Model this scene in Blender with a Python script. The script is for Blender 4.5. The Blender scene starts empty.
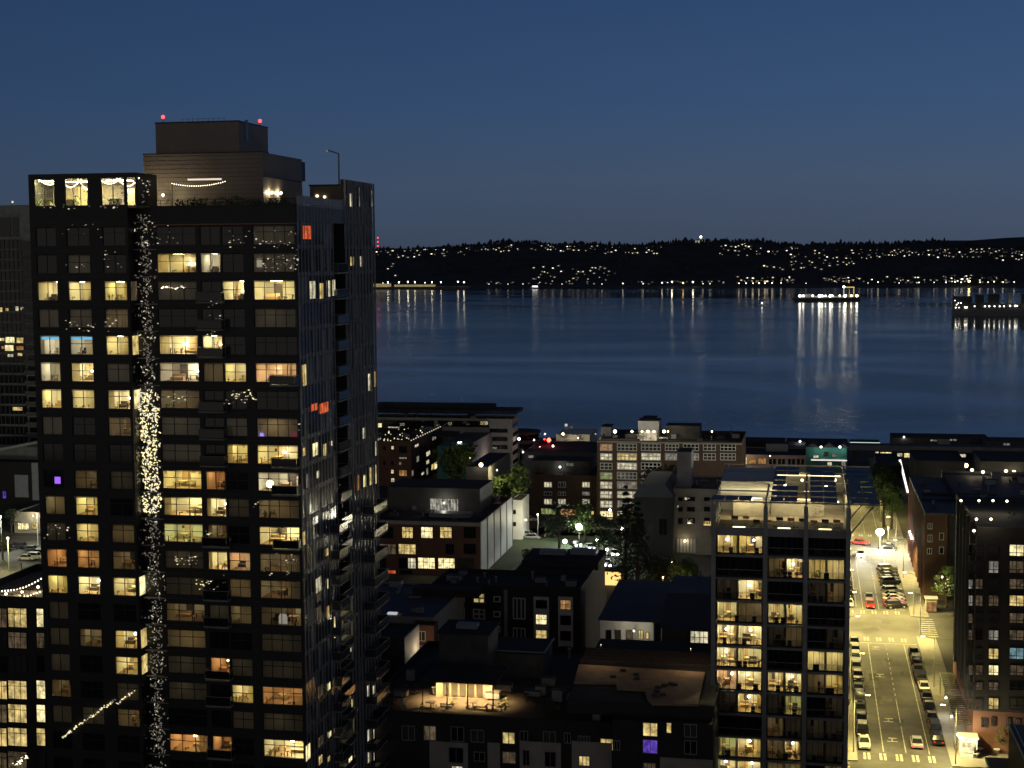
import bpy, bmesh, math, random
from mathutils import Matrix, Vector
SC = bpy.context.scene
COL = SC.collection
rnd = random.Random(7)
# ------------------------------------------------------------------ camera maths
F = 1500.; CX = 512; CY = 384; CH = 75.
PSI = math.radians(11.3); TH = math.atan(129/1500); ROLL = math.radians(0.4)
def _basis():
    f = (-math.sin(PSI)*math.cos(TH), math.cos(PSI)*math.cos(TH), -math.sin(TH))
    r = (math.cos(PSI), math.sin(PSI), 0)
    u = (r[1]*f[2]-r[2]*f[1], r[2]*f[0]-r[0]*f[2], r[0]*f[1]-r[1]*f[0])
    c, s = math.cos(ROLL), math.sin(ROLL)
    return tuple(c*a-s*b for a, b in zip(r, u)), tuple(s*a+c*b for a, b in zip(r, u)), f
RV, UV, FV = _basis()
def ray(px, py):
    a = (px-CX)/F; b = -(py-CY)/F
    return tuple(FV[i]+a*RV[i]+b*UV[i] for i in range(3))
def atZ(px, py, z=0):
    d = ray(px, py); t = (z-CH)/d[2]; return Vector((d[0]*t, d[1]*t, z))
def atY(px, py, y):
    d = ray(px, py); t = y/d[1]; return Vector((d[0]*t, y, CH+d[2]*t))
def atX(px, py, x):
    d = ray(px, py); t = x/d[0]; return Vector((x, d[1]*t, CH+d[2]*t))
cd = bpy.data.cameras.new('camera'); cam = bpy.data.objects.new('camera', cd); COL.objects.link(cam); SC.camera = cam
cd.sensor_width = 36; cd.lens = 36*F/1024; cd.clip_start = 1; cd.clip_end = 30000
m = Matrix(((RV[0], UV[0], -FV[0]), (RV[1], UV[1], -FV[1]), (RV[2], UV[2], -FV[2]))).to_4x4(); m.translation = (0, 0, CH); cam.matrix_world = m
# ------------------------------------------------------------------ materials
def new_mat(name):
    m = bpy.data.materials.new(name); m.use_nodes = True
    nt = m.node_tree; nt.nodes.clear(); return m, nt
class Coord:
    """object coordinates shifted by where the object stands, so copies of one mesh do not repeat the same pattern"""
    def __init__(s, N, L):
        tc = N.new('ShaderNodeTexCoord'); oi = N.new('ShaderNodeObjectInfo'); a = N.new('ShaderNodeVectorMath'); a.operation = 'ADD'
        L.new(tc.outputs['Object'], a.inputs[0]); L.new(oi.outputs['Location'], a.inputs[1]); s.outputs = {'Object': a.outputs[0]}
def mat(name, col, rough=.7, metal=0., var=.25, scale=.6, bump=0., bscale=8., spec=.5):
    m, nt = new_mat(name); N = nt.nodes; L = nt.links
    o = N.new('ShaderNodeOutputMaterial'); p = N.new('ShaderNodeBsdfPrincipled')
    p.inputs['Roughness'].default_value = rough; p.inputs['Metallic'].default_value = metal; p.inputs['Specular IOR Level'].default_value = spec
    tc = Coord(N, L)
    nz = N.new('ShaderNodeTexNoise'); nz.inputs['Scale'].default_value = scale; nz.inputs['Detail'].default_value = 5; nz.inputs['Roughness'].default_value = .65
    L.new(tc.outputs['Object'], nz.inputs['Vector'])
    cr = N.new('ShaderNodeValToRGB'); e = cr.color_ramp.elements
    e[0].position = .3; e[1].position = .7
    e[0].color = (*[c*(1-var) for c in col], 1); e[1].color = (*[min(1, c*(1+var)) for c in col], 1)
    L.new(nz.outputs['Fac'], cr.inputs['Fac']); L.new(cr.outputs['Color'], p.inputs['Base Color'])
    if bump:
        n2 = N.new('ShaderNodeTexNoise'); n2.inputs['Scale'].default_value = bscale; n2.inputs['Detail'].default_value = 4
        L.new(tc.outputs['Object'], n2.inputs['Vector'])
        b = N.new('ShaderNodeBump'); b.inputs['Strength'].default_value = bump; b.inputs['Distance'].default_value = .05
        L.new(n2.outputs['Fac'], b.inputs['Height']); L.new(b.outputs['Normal'], p.inputs['Normal'])
    L.new(p.outputs[0], o.inputs[0]); return m
def brick(name, c1, c2, mortar, sc=1.0):
    m, nt = new_mat(name); N = nt.nodes; L = nt.links
    o = N.new('ShaderNodeOutputMaterial'); p = N.new('ShaderNodeBsdfPrincipled'); p.inputs['Roughness'].default_value = .85
    tc = N.new('ShaderNodeTexCoord'); sx = N.new('ShaderNodeSeparateXYZ'); L.new(tc.outputs['Object'], sx.inputs[0])
    ad = N.new('ShaderNodeMath'); L.new(sx.outputs[0], ad.inputs[0]); L.new(sx.outputs[1], ad.inputs[1])
    cb = N.new('ShaderNodeCombineXYZ'); L.new(ad.outputs[0], cb.inputs[0]); L.new(sx.outputs[2], cb.inputs[1])
    b = N.new('ShaderNodeTexBrick'); b.inputs['Scale'].default_value = sc*2; b.inputs['Color1'].default_value = (*c1, 1); b.inputs['Color2'].default_value = (*c2, 1); b.inputs['Mortar'].default_value = (*mortar, 1)
    b.inputs['Mortar Size'].default_value = .015
    L.new(cb.outputs[0], b.inputs['Vector'])
    nz = N.new('ShaderNodeTexNoise'); nz.inputs['Scale'].default_value = .25; nz.inputs['Detail'].default_value = 4; L.new(tc.outputs['Object'], nz.inputs['Vector'])
    mr = N.new('ShaderNodeMapRange'); mr.inputs[3].default_value = .6; mr.inputs[4].default_value = 1.3; L.new(nz.outputs['Fac'], mr.inputs[0])
    mx = N.new('ShaderNodeVectorMath'); mx.operation = 'SCALE'; L.new(b.outputs['Color'], mx.inputs[0]); L.new(mr.outputs[0], mx.inputs['Scale'])
    L.new(mx.outputs[0], p.inputs['Base Color']); L.new(p.outputs[0], o.inputs[0]); return m
def emit(name, col, s, sample=True):
    m, nt = new_mat(name); N = nt.nodes
    o = N.new('ShaderNodeOutputMaterial'); e = N.new('ShaderNodeEmission'); e.inputs[0].default_value = (*col, 1); e.inputs[1].default_value = s
    nt.links.new(e.outputs[0], o.inputs[0])
    if not sample: m.cycles.emission_sampling = 'NONE'
    return m
def lit_pane(name, col, s, stripe=.5, sample=False):
    """a lit window far away: drawn curtains, lamps and furniture as a procedural pattern of what shines through"""
    m, nt = new_mat(name); N = nt.nodes; L = nt.links
    o = N.new('ShaderNodeOutputMaterial'); e = N.new('ShaderNodeEmission')
    tc = Coord(N, L)
    mp = N.new('ShaderNodeMapping'); mp.inputs['Scale'].default_value = (2.2, 2.2, .35); L.new(tc.outputs['Object'], mp.inputs[0])
    n1 = N.new('ShaderNodeTexNoise'); n1.inputs['Scale'].default_value = 1.1; n1.inputs['Detail'].default_value = 3; L.new(mp.outputs[0], n1.inputs['Vector'])
    n2 = N.new('ShaderNodeTexNoise'); n2.inputs['Scale'].default_value = .9; n2.inputs['Detail'].default_value = 5; n2.inputs['Roughness'].default_value = .7; L.new(tc.outputs['Object'], n2.inputs['Vector'])
    r1 = N.new('ShaderNodeMapRange'); r1.inputs[1].default_value = .35; r1.inputs[2].default_value = .65; r1.inputs[3].default_value = 1-stripe; r1.inputs[4].default_value = 1; L.new(n1.outputs['Fac'], r1.inputs[0])
    r2 = N.new('ShaderNodeMapRange'); r2.inputs[1].default_value = .38; r2.inputs[2].default_value = .62; r2.inputs[3].default_value = .35; r2.inputs[4].default_value = 1.25; L.new(n2.outputs['Fac'], r2.inputs[0])
    mu = N.new('ShaderNodeMath'); mu.operation = 'MULTIPLY'; L.new(r1.outputs[0], mu.inputs[0]); L.new(r2.outputs[0], mu.inputs[1])
    m2 = N.new('ShaderNodeMath'); m2.operation = 'MULTIPLY'; m2.inputs[1].default_value = s; L.new(mu.outputs[0], m2.inputs[0])
    e.inputs[0].default_value = (*col, 1); L.new(m2.outputs[0], e.inputs[1]); L.new(e.outputs[0], o.inputs[0])
    if not sample: m.cycles.emission_sampling = 'NONE'
    return m
def clear_glass(name):
    m, nt = new_mat(name); N = nt.nodes; L = nt.links
    o = N.new('ShaderNodeOutputMaterial'); t = N.new('ShaderNodeBsdfTransparent'); t.inputs[0].default_value = (.93, .95, .94, 1)
    g = N.new('ShaderNodeBsdfGlossy'); g.inputs['Roughness'].default_value = .02; f = N.new('ShaderNodeFresnel'); f.inputs[0].default_value = 1.45
    x = N.new('ShaderNodeMixShader'); L.new(f.outputs[0], x.inputs[0]); L.new(t.outputs[0], x.inputs[1]); L.new(g.outputs[0], x.inputs[2]); L.new(x.outputs[0], o.inputs[0]); return m
def cloth(name, col):
    m, nt = new_mat(name); N = nt.nodes; L = nt.links
    o = N.new('ShaderNodeOutputMaterial'); d = N.new('ShaderNodeBsdfDiffuse'); t = N.new('ShaderNodeBsdfTranslucent'); x = N.new('ShaderNodeMixShader'); x.inputs[0].default_value = .6
    d.inputs[0].default_value = (*col, 1); t.inputs[0].default_value = (*col, 1); L.new(d.outputs[0], x.inputs[1]); L.new(t.outputs[0], x.inputs[2]); L.new(x.outputs[0], o.inputs[0]); return m
M = dict(
 facade=mat('dark_panel', (.017, .0165, .016), .55, var=.3, scale=.5), frame=mat('dark_frame', (.02, .02, .021), .45, var=.1),
 darkglass=mat('dark_glass', (.012, .014, .016), .08, var=.4, scale=.35, spec=.6), dimglass=mat('blind_behind_glass', (.07, .066, .06), .12, var=.35, scale=.4),
 bluglass=mat('curtain_wall_glass', (.05, .054, .06), .1, var=.35, scale=.3, spec=1.0), fin=mat('metal_fin', (.3, .3, .3), .5, .1, var=.15),
 slab=mat('slab_edge', (.22, .22, .21), .7), concrete=mat('concrete', (.26, .255, .245), .8, scale=.3), dkconc=mat('dark_concrete', (.09, .088, .085), .8),
 penthouse=mat('brown_cladding', (.2, .165, .14), .6, var=.12, scale=.2), white=mat('white_paint', (.7, .7, .68), .6, var=.1), cream=mat('cream_render', (.4, .37, .32), .8, var=.15),
 grey=mat('grey_panel', (.3, .31, .33), .5, var=.12), black=mat('black_metal', (.012, .012, .013), .5, var=.2), roofdk=mat('dark_membrane', (.035, .035, .037), .9, var=.4, scale=.15),
 roofbl=mat('grey_blue_membrane', (.085, .095, .115), .7, var=.2, scale=.12), tan=mat('plywood_roof', (.34, .23, .13), .8, var=.35, scale=.4), deck=mat('deck_paving', (.3, .25, .19), .8),
 pink=mat('pale_pink_render', (.42, .33, .3), .8, var=.12), teal=mat('teal_paint', (.06, .22, .19), .7, var=.15), steel=mat('grey_steel', (.3, .3, .29), .55, .1, var=.15),
 solar=mat('solar_cell', (.032, .045, .09), .4, var=.25, scale=2., spec=.25), brickred=brick('red_brick', (.16, .06, .04), (.2, .08, .05), (.2, .17, .14)),
 brickbr=brick('brown_brick', (.09, .052, .035), (.11, .062, .042), (.12, .1, .08)), brickdk=brick('dark_brick', (.03, .026, .024), (.038, .031, .028), (.04, .035, .032)),
 asphalt=mat('asphalt', (.055, .053, .05), .8, var=.5, scale=.22, bump=.15, bscale=30), side=mat('pavement_concrete', (.22, .21, .19), .85, var=.2, scale=.5),
 paint=mat('road_paint', (.36, .35, .3), .7, var=.6, scale=.9), ground=mat('city_ground', (.05, .05, .048), .9, var=.4, scale=.05),
 rubber=mat('rubber', (.02, .02, .02), .8), trunk=mat('bark', (.05, .035, .025), .9), leaf=mat('leaf', (.075, .12, .03), .6, var=.5, scale=.9), leafdk=mat('conifer_leaf', (.03, .05, .022), .6, var=.4, scale=.9),
 hill=mat('wooded_ground', (.035, .045, .055), .95, var=.4, scale=.01), forest=mat('far_conifers', (.035, .046, .056), .95, var=.4, scale=.02), hull=mat('ship_hull', (.03, .032, .036), .5), quay=mat('quay_concrete', (.12, .12, .11), .9),  # hill and forest blued: air haze put into their colour
 curtain=cloth('curtain_cloth', (.75, .66, .5)), furn=mat('furniture', (.06, .045, .04), .7, var=.5, scale=3.), furn2=mat('light_furniture', (.5, .35, .22), .7, var=.4, scale=3.), flo=mat('wood_floor', (.3, .2, .12), .5), roomw=mat('room_wall', (.72, .68, .6), .8, var=.04), rooma=mat('room_wall_warm', (.7, .5, .34), .8, var=.05),
 glass=clear_glass('window_glass'),
 y=lit_pane('lit_yellow', (1, .74, .27), .95), yb=lit_pane('lit_bright', (1, .84, .42), 1.6, .4), w=lit_pane('lit_white', (1, .9, .6), .9, .5), o=lit_pane('lit_orange', (1, .5, .18), .5), d=lit_pane('lit_dim', (1, .72, .42), .12, .6),
 p=lit_pane('lit_purple', (.25, .12, 1), .6, .3), r=lit_pane('lit_red', (1, .17, .06), .8, .3), c=lit_pane('lit_cyan', (.5, .85, .95), .4, .6), g=lit_pane('lit_green', (.75, .85, .3), .5, .6), wd=lit_pane('lit_pale', (1, .93, .8), .3, .7),
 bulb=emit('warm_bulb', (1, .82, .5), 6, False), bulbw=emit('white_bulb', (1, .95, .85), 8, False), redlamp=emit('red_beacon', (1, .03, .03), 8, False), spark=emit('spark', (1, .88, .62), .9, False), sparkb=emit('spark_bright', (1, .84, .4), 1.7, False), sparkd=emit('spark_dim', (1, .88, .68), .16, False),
)
# ------------------------------------------------------------------ mesh helpers
class MB:
    def __init__(s): s.v = []; s.f = []; s.mi = []; s.mats = []
    def mid(s, m):
        m = M[m] if isinstance(m, str) else m
        if m not in s.mats: s.mats.append(m)
        return s.mats.index(m)
    def face(s, pts, m):
        b = len(s.v); s.v += [tuple(p) for p in pts]; s.f.append(tuple(range(b, b+len(pts)))); s.mi.append(s.mid(m)); return s
    def box(s, x0, x1, y0, y1, z0, z1, m):
        if x0 > x1: x0, x1 = x1, x0
        if y0 > y1: y0, y1 = y1, y0
        b = len(s.v); i = s.mid(m)
        s.v += [(x0, y0, z0), (x1, y0, z0), (x1, y1, z0), (x0, y1, z0), (x0, y0, z1), (x1, y0, z1), (x1, y1, z1), (x0, y1, z1)]
        for q in ((0, 3, 2, 1), (4, 5, 6, 7), (0, 1, 5, 4), (1, 2, 6, 5), (2, 3, 7, 6), (3, 0, 4, 7)):
            s.f.append(tuple(b+k for k in q)); s.mi.append(i)
        return s
    def bar(s, p0, p1, r, m, n=6, r1=None):
        p0, p1 = Vector(p0), Vector(p1); a = (p1-p0)
        if a.length < 1e-6: return s
        a.normalize(); u = a.orthogonal().normalized(); w = a.cross(u); r1 = r if r1 is None else r1
        b = len(s.v); i = s.mid(m)
        for p, q in ((p0, r), (p1, r1)):
            for k in range(n):
                t = 2*math.pi*k/n; s.v.append(tuple(p+u*math.cos(t)*q+w*math.sin(t)*q))
        for k in range(n): s.f.append((b+k, b+(k+1) % n, b+n+(k+1) % n, b+n+k)); s.mi.append(i)
        s.f.append(tuple(b+n-1-k for k in range(n))); s.mi.append(i); s.f.append(tuple(b+n+k for k in range(n))); s.mi.append(i)
        return s
    def ball(s, c, r, m, n=8, k=5, sz=1.):
        b = len(s.v); i = s.mid(m); c = Vector(c)
        for a in range(1, k):
            t = math.pi*a/k
            for q in range(n):
                u = 2*math.pi*q/n; s.v.append((c.x+r*math.sin(t)*math.cos(u), c.y+r*math.sin(t)*math.sin(u), c.z+r*sz*math.cos(t)))
        for a in range(k-2):
            for q in range(n): s.f.append((b+a*n+q, b+(a+1)*n+q, b+(a+1)*n+(q+1) % n, b+a*n+(q+1) % n)); s.mi.append(i)
        tp = len(s.v); s.v.append((c.x, c.y, c.z+r*sz)); s.v.append((c.x, c.y, c.z-r*sz))
        for q in range(n):
            s.f.append((tp, b+q, b+(q+1) % n)); s.mi.append(i)
            e = b+(k-2)*n; s.f.append((tp+1, e+(q+1) % n, e+q)); s.mi.append(i)
        return s
    def prism(s, poly, axis, a0, a1, m):
        """poly: 2-D outline, extruded along axis 'x','y' or 'z'"""
        def P(p, a): return {'x': (a, p[0], p[1]), 'y': (p[0], a, p[1]), 'z': (p[0], p[1], a)}[axis]
        b = len(s.v); n = len(poly); i = s.mid(m)
        s.v += [P(p, a0) for p in poly]+[P(p, a1) for p in poly]
        for k in range(n): s.f.append((b+k, b+(k+1) % n, b+n+(k+1) % n, b+n+k)); s.mi.append(i)
        s.f.append(tuple(b+k for k in range(n))[::-1]); s.mi.append(i); s.f.append(tuple(b+n+k for k in range(n))); s.mi.append(i)
        return s
    def mesh(s, name, off=(0, 0, 0), fix=True):
        me = bpy.data.meshes.new(name); ox, oy, oz = off
        me.from_pydata([(x-ox, y-oy, z-oz) for x, y, z in s.v], [], s.f)
        for mm in s.mats: me.materials.append(mm)
        me.polygons.foreach_set('material_index', s.mi); me.update()
        return me
    def build(s, name, parent=None, off=None):
        """verts are in world coordinates unless the parent is None and off given; parented parts use the thing's origin"""
        if off is None: off = origin(parent) if parent else (0, 0, 0)
        o = bpy.data.objects.new(name, s.mesh(name, off)); COL.objects.link(o)
        if parent: o.parent = parent
        else: o.location = off
        return o
def origin(o):
    v = Vector((0, 0, 0))
    while o: v = v+o.location; o = o.parent
    return v
def tag(o, label=None, cat=None, group=None, kind=None):
    if label: o['label'] = label
    if cat: o['category'] = cat
    if group: o['group'] = group
    if kind: o['kind'] = kind
    return o
def thing(name, label, cat, loc=(0, 0, 0), group=None):
    o = bpy.data.objects.new(name, None); COL.objects.link(o); o.location = loc; o.empty_display_size = .5
    return tag(o, label, cat, group)
def copy_tree(o, parent=None):
    c = o.copy(); COL.objects.link(c)
    if parent: c.parent = parent
    for ch in o.children: copy_tree(ch, c)
    return c
def struct(name, mb, off=None):
    o = mb.build(name, None, off or (0, 0, 0)); o['kind'] = 'structure'; return o
def link(name, me, parent, loc=(0, 0, 0), scale=(1, 1, 1), rz=0):
    o = bpy.data.objects.new(name, me); COL.objects.link(o); o.parent = parent; o.location = loc; o.scale = scale; o.rotation_euler = (0, 0, rz); return o
# ------------------------------------------------------------------ windows
WC = {}
def win_frame(w, h, nx, tr, fm, ft=.06, d=.1):
    """frame with nx panes; tr = height fraction of a transom (0 = none). Local: x along the wall, front towards -y, z up"""
    key = ('f', round(w, 1), round(h, 1), nx, tr, fm)
    if key in WC: return WC[key]
    b = MB(); w = round(w, 1); h = round(h, 1)
    b.box(-w/2, w/2, 0, d, 0, ft, fm).box(-w/2, w/2, 0, d, h-ft, h, fm)
    b.box(-w/2, -w/2+ft, 0, d, ft, h-ft, fm).box(w/2-ft, w/2, 0, d, ft, h-ft, fm)
    for i in range(1, nx):
        x = -w/2+w*i/nx; b.box(x-ft/2, x+ft/2, 0, d, ft, h-ft, fm)
    if tr:
        for i in range(nx):
            x0 = -w/2+w*i/nx+(ft if i == 0 else ft/2); x1 = -w/2+w*(i+1)/nx-(ft if i == nx-1 else ft/2)
            b.box(x0, x1, 0, d, h*tr-ft/2, h*tr+ft/2, fm)
    WC[key] = b.mesh('window_frame'); return WC[key]
def pane_mesh(w, h, m):
    key = ('p', round(w, 1), round(h, 1), m)
    if key in WC: return WC[key]
    w = round(w, 1)-.1; h = round(h, 1)-.1; b = MB(); b.box(-w/2, w/2, 0, .02, .05, .05+h, m); WC[key] = b.mesh('pane'); return WC[key]
def window(parent, c, w, h, nx=2, tr=0, fm='frame', gl='darkglass', rz=0, name='window', ft=.06):
    """c = world position of the bottom centre of the window on the outer face"""
    f = link(name, win_frame(w, h, nx, tr, fm, ft), parent, Vector(c)-origin(parent), rz=rz)
    link('pane', pane_mesh(w, h, gl), f, (0, .06, 0)); return f
LAMP = dict(y=emit('room_lamp_yellow', (1, .8, .27), 58), yb=emit('room_lamp_bright', (1, .85, .38), 130), w=emit('room_lamp_white', (1, .9, .62), 46), o=emit('room_lamp_orange', (1, .66, .28), 26), d=emit('room_lamp_dim', (1, .78, .4), 6.5), pk=emit('room_lamp_pink', (1, .78, .46), 62), dd=emit('room_lamp_faint', (.95, .8, .55), .9), g=emit('room_lamp_green', (.9, .92, .38), 46))
RC = {}
def room_mesh(seed, warm):
    key = ('room', seed, warm)
    if key in RC: return RC[key]
    r = random.Random(seed*13+1); b = MB(); wl = 'rooma' if warm else 'roomw'
    # unit room, open to -y
    b.face([(-.5, 1, 0), (.5, 1, 0), (.5, 1, 1), (-.5, 1, 1)], wl)
    b.face([(-.5, 0, 0), (-.5, 1, 0), (-.5, 1, 1), (-.5, 0, 1)], wl); b.face([(.5, 1, 0), (.5, 0, 0), (.5, 0, 1), (.5, 1, 1)], wl)
    b.face([(-.5, 0, 1), (-.5, 1, 1), (.5, 1, 1), (.5, 0, 1)], 'roomw'); b.face([(-.5, 1, 0), (-.5, 0, 0), (.5, 0, 0), (.5, 1, 0)], 'flo')
    # partition wall or door opening at the back
    x = r.uniform(-.25, .25); b.box(x-.1, x+.1, .93, .97, 0, .82, r.choice(['furn', 'furn2', 'flo']))
    # sofa, table, tall cupboard
    fs = r.choice(['furn', 'furn2', 'curtain']); x = r.uniform(-.3, .2); b.box(x-.17, x+.17, .5, .66, .0, .17, fs).box(x-.17, x+.17, .66, .7, .0, .32, fs)
    x = r.uniform(-.35, .35); b.box(x-.1, x+.1, .5, .7, .25, .29, 'furn2')
    for a in (-.08, .08): b.box(x+a-.01, x+a+.01, .55, .57, 0, .25, 'furn')
    if r.random() < .6:
        s = r.choice((-1, 1)); b.box(s*.49, s*.32, .6, .85, 0, r.uniform(.5, .85), 'furn2' if r.random() < .5 else 'furn')
    for _ in range(r.randint(1, 3)):   # pictures
        x = r.uniform(-.4, .3); z = r.uniform(.45, .65); b.box(x, x+.12, .975, .99, z, z+.16, r.choice(['furn', 'furn2', 'white']))
    # plants and things on the sill: uneven silhouettes
    for _ in range(r.randint(2, 6)):
        x = r.uniform(-.46, .46); hh = r.uniform(.08, .34); b.bar((x, .1, 0), (x+r.uniform(-.03, .03), .1, hh), .012, 'furn', 5)
        for _ in range(6):
            q = Vector((x+r.uniform(-.06, .06), .1+r.uniform(-.03, .03), hh*r.uniform(.6, 1.1))); t = Vector((r.uniform(-.03, .03), 0, r.uniform(.0, .05)))
            b.face([q, q+t, q+t+Vector((.02, .01, -.01)), q+Vector((.02, 0, -.02))], 'furn')
    RC[key] = b.mesh('room_interior'); return RC[key]
def curtain_mesh(side, frac):
    key = ('cur', side, frac)
    if key in RC: return RC[key]
    b = MB(); n = 14; x0 = -.5 if side < 0 else .5-frac
    for i in range(n):
        a0 = x0+frac*i/n; a1 = x0+frac*(i+1)/n; y0 = .05+.012*(i % 2); y1 = .05+.012*((i+1) % 2)
        b.face([(a0, y0, 0), (a1, y1, 0), (a1, y1, 1), (a0, y0, 1)], 'curtain')
    RC[key] = b.mesh('curtain'); return RC[key]
def lamp_mesh(kind, seed):
    key = ('lamp', kind, seed % 5)
    if key in RC: return RC[key]
    r = random.Random(seed % 5+3); b = MB(); x, y = r.uniform(-.22, .22), r.uniform(.35, .7)
    b.box(x-.11, x+.11, y-.1, y+.1, .965, .985, LAMP[kind])
    if kind in ('y', 'yb', 'w', 'o', 'pk') and seed % 2:
        x = r.uniform(-.35, .35); b.bar((x, .8, 0), (x, .8, .42), .008, 'furn', 5); b.ball((x, .8, .47), .05, LAMP['w' if kind != 'o' else 'o'], 6, 4)
    RC[key] = b.mesh('ceiling_lamp'); return RC[key]
def room_window(parent, c, w, h, kind, seed, nx=2, tr=.7, fm='frame', rz=0, depth=3.6, name='window', cur=None):
    f = link(name, win_frame(w, h, nx, tr, fm), parent, Vector(c)-origin(parent), rz=rz)
    link('pane', pane_mesh(w, h, 'glass'), f, (0, .06, 0))
    sc = (w-.02, depth, h-.02)
    link('room_interior', room_mesh(seed % 9, kind in ('o', 'pk')), f, (0, .11, .01), sc)
    link('ceiling_lamp', lamp_mesh(kind, seed), f, (0, .11, .01), sc)
    r = random.Random(seed*7+5)
    if cur is None: cur = r.choice([0, 0, .18, .25, .35]) if kind not in ('d', 'dd') else r.choice([.2, .35, .6, 1.0])
    if cur:
        link('curtain', curtain_mesh(r.choice((-1, 1)), cur), f, (0, .11, .01), sc)
    return f
# ------------------------------------------------------------------ plants
def leaf_cloud(b, c, r, n, m, rg, size=.35, sz=1.):
    for _ in range(n):
        while True:
            d = Vector((rg.uniform(-1, 1), rg.uniform(-1, 1), rg.uniform(-1, 1)))
            if .35 < d.length < 1: break
        p = Vector(c)+Vector((d.x*r, d.y*r, d.z*r*sz)); s = size*rg.uniform(.5, 1.3)
        u = Vector((rg.gauss(0, 1), rg.gauss(0, 1), rg.gauss(0, .6))).normalized(); w = u.orthogonal().normalized()
        b.face([p-u*s, p+w*s*.5, p+u*s, p-w*s*.5], m)
def tree(name, label, cat, x, y, h, r, seed, m='leaf', group=None, z0=0, conifer=False, n=1500):
    rg = random.Random(seed); t = thing(name, label, cat, (x, y, z0), group)
    b = MB(); top = h*.55
    b.bar((x, y, z0), (x+rg.uniform(-.2, .2), y, z0+top), r*.07+.08, 'trunk', 7, r*.03+.03)
    cl = []
    if conifer:
        b.bar((x, y, z0+top), (x, y, z0+h*.95), r*.03+.03, 'trunk', 5, .02)
        for k in range(14):
            f = k/13; zz = z0+h*(.12+.86*f); rr = r*(1-f)*rg.uniform(.8, 1.1)+.15
            for a in range(5):
                an = rg.uniform(0, 6.28); cl.append((Vector((x+math.cos(an)*rr*.55, y+math.sin(an)*rr*.55, zz)), rr*.5+.15))
    else:
        for k in range(15):
            an = rg.uniform(0, 6.28); q = rg.uniform(.15, .75); zz = z0+h*rg.uniform(.35, .88)
            rr = r*q*math.sqrt(max(.1, 1-((zz-z0)/h-.6)**2*5)); p = Vector((x+math.cos(an)*rr, y+math.sin(an)*rr, zz))
            b.bar((x, y, z0+top*rg.uniform(.5, 1)), p, r*.025+.03, 'trunk', 5, .02); cl.append((p, r*rg.uniform(.25, .45)))
    b.build('trunk', t); c = MB()
    for p, rr in cl: leaf_cloud(c, p, rr, max(8, n//len(cl)), m, rg, size=max(.16, r*.075), sz=.8)
    c.build('crown', t); return t
# ------------------------------------------------------------------ sky and light
w = bpy.data.worlds.new("World"); SC.world = w; w.use_nodes = True
nt = w.node_tree; N = nt.nodes; L = nt.links; bg = N['Background']
tc = N.new('ShaderNodeTexCoord'); nv = N.new('ShaderNodeVectorMath'); nv.operation = 'NORMALIZE'; L.new(tc.outputs['Generated'], nv.inputs[0])
sx = N.new('ShaderNodeSeparateXYZ'); L.new(nv.outputs[0], sx.inputs[0])
cr = N.new('ShaderNodeValToRGB'); el = cr.color_ramp.elements
SKY = [(0.0, (.046, .065, .104)), (.02, (.051, .076, .125)), (.05, (.051, .085, .148)), (.10, (.035, .078, .170)), (.17, (.025, .062, .152)), (.4, (.007, .013, .032)), (1.0, (.005, .007, .014))]
while len(el) < len(SKY): el.new(.5)
for e, (p, c) in zip(el, SKY): e.position = p; e.color = (*c, 1)
hz = N.new('ShaderNodeMapping'); hz.inputs['Scale'].default_value = (2.2, 2.2, 14); L.new(nv.outputs[0], hz.inputs[0])
hn = N.new('ShaderNodeTexNoise'); hn.inputs['Scale'].default_value = 1.3; hn.inputs['Detail'].default_value = 4; L.new(hz.outputs[0], hn.inputs['Vector'])   # thin uneven haze in the dusk air
hm = N.new('ShaderNodeMapRange'); hm.inputs[3].default_value = -.012; hm.inputs[4].default_value = .012; L.new(hn.outputs['Fac'], hm.inputs[0])
ha = N.new('ShaderNodeMath'); L.new(sx.outputs[2], ha.inputs[0]); L.new(hm.outputs[0], ha.inputs[1]); L.new(ha.outputs[0], cr.inputs[0])
# brighter towards the west, where the sun went down (ahead and to the right)
az = N.new('ShaderNodeVectorMath'); az.operation = 'DOT_PRODUCT'; L.new(nv.outputs[0], az.inputs[0]); az.inputs[1].default_value = (math.sin(math.radians(62)), math.cos(math.radians(62)), 0)
mr = N.new('ShaderNodeMapRange'); mr.inputs[1].default_value = -1; mr.inputs[2].default_value = 1; mr.inputs[3].default_value = .35; mr.inputs[4].default_value = 1.22; L.new(az.outputs['Value'], mr.inputs[0])
sm = N.new('ShaderNodeVectorMath'); sm.operation = 'SCALE'; L.new(cr.outputs[0], sm.inputs[0]); L.new(mr.outputs[0], sm.inputs['Scale'])
sk = N.new('ShaderNodeTexSky'); sk.sky_type = 'NISHITA'; sk.sun_disc = False; sk.sun_elevation = math.radians(-4.5); sk.sun_rotation = math.radians(62)
s2 = N.new('ShaderNodeVectorMath'); s2.operation = 'SCALE'; s2.inputs['Scale'].default_value = .06; L.new(sk.outputs[0], s2.inputs[0])
ad = N.new('ShaderNodeVectorMath'); ad.operation = 'ADD'; L.new(sm.outputs[0], ad.inputs[0]); L.new(s2.outputs[0], ad.inputs[1])
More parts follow.
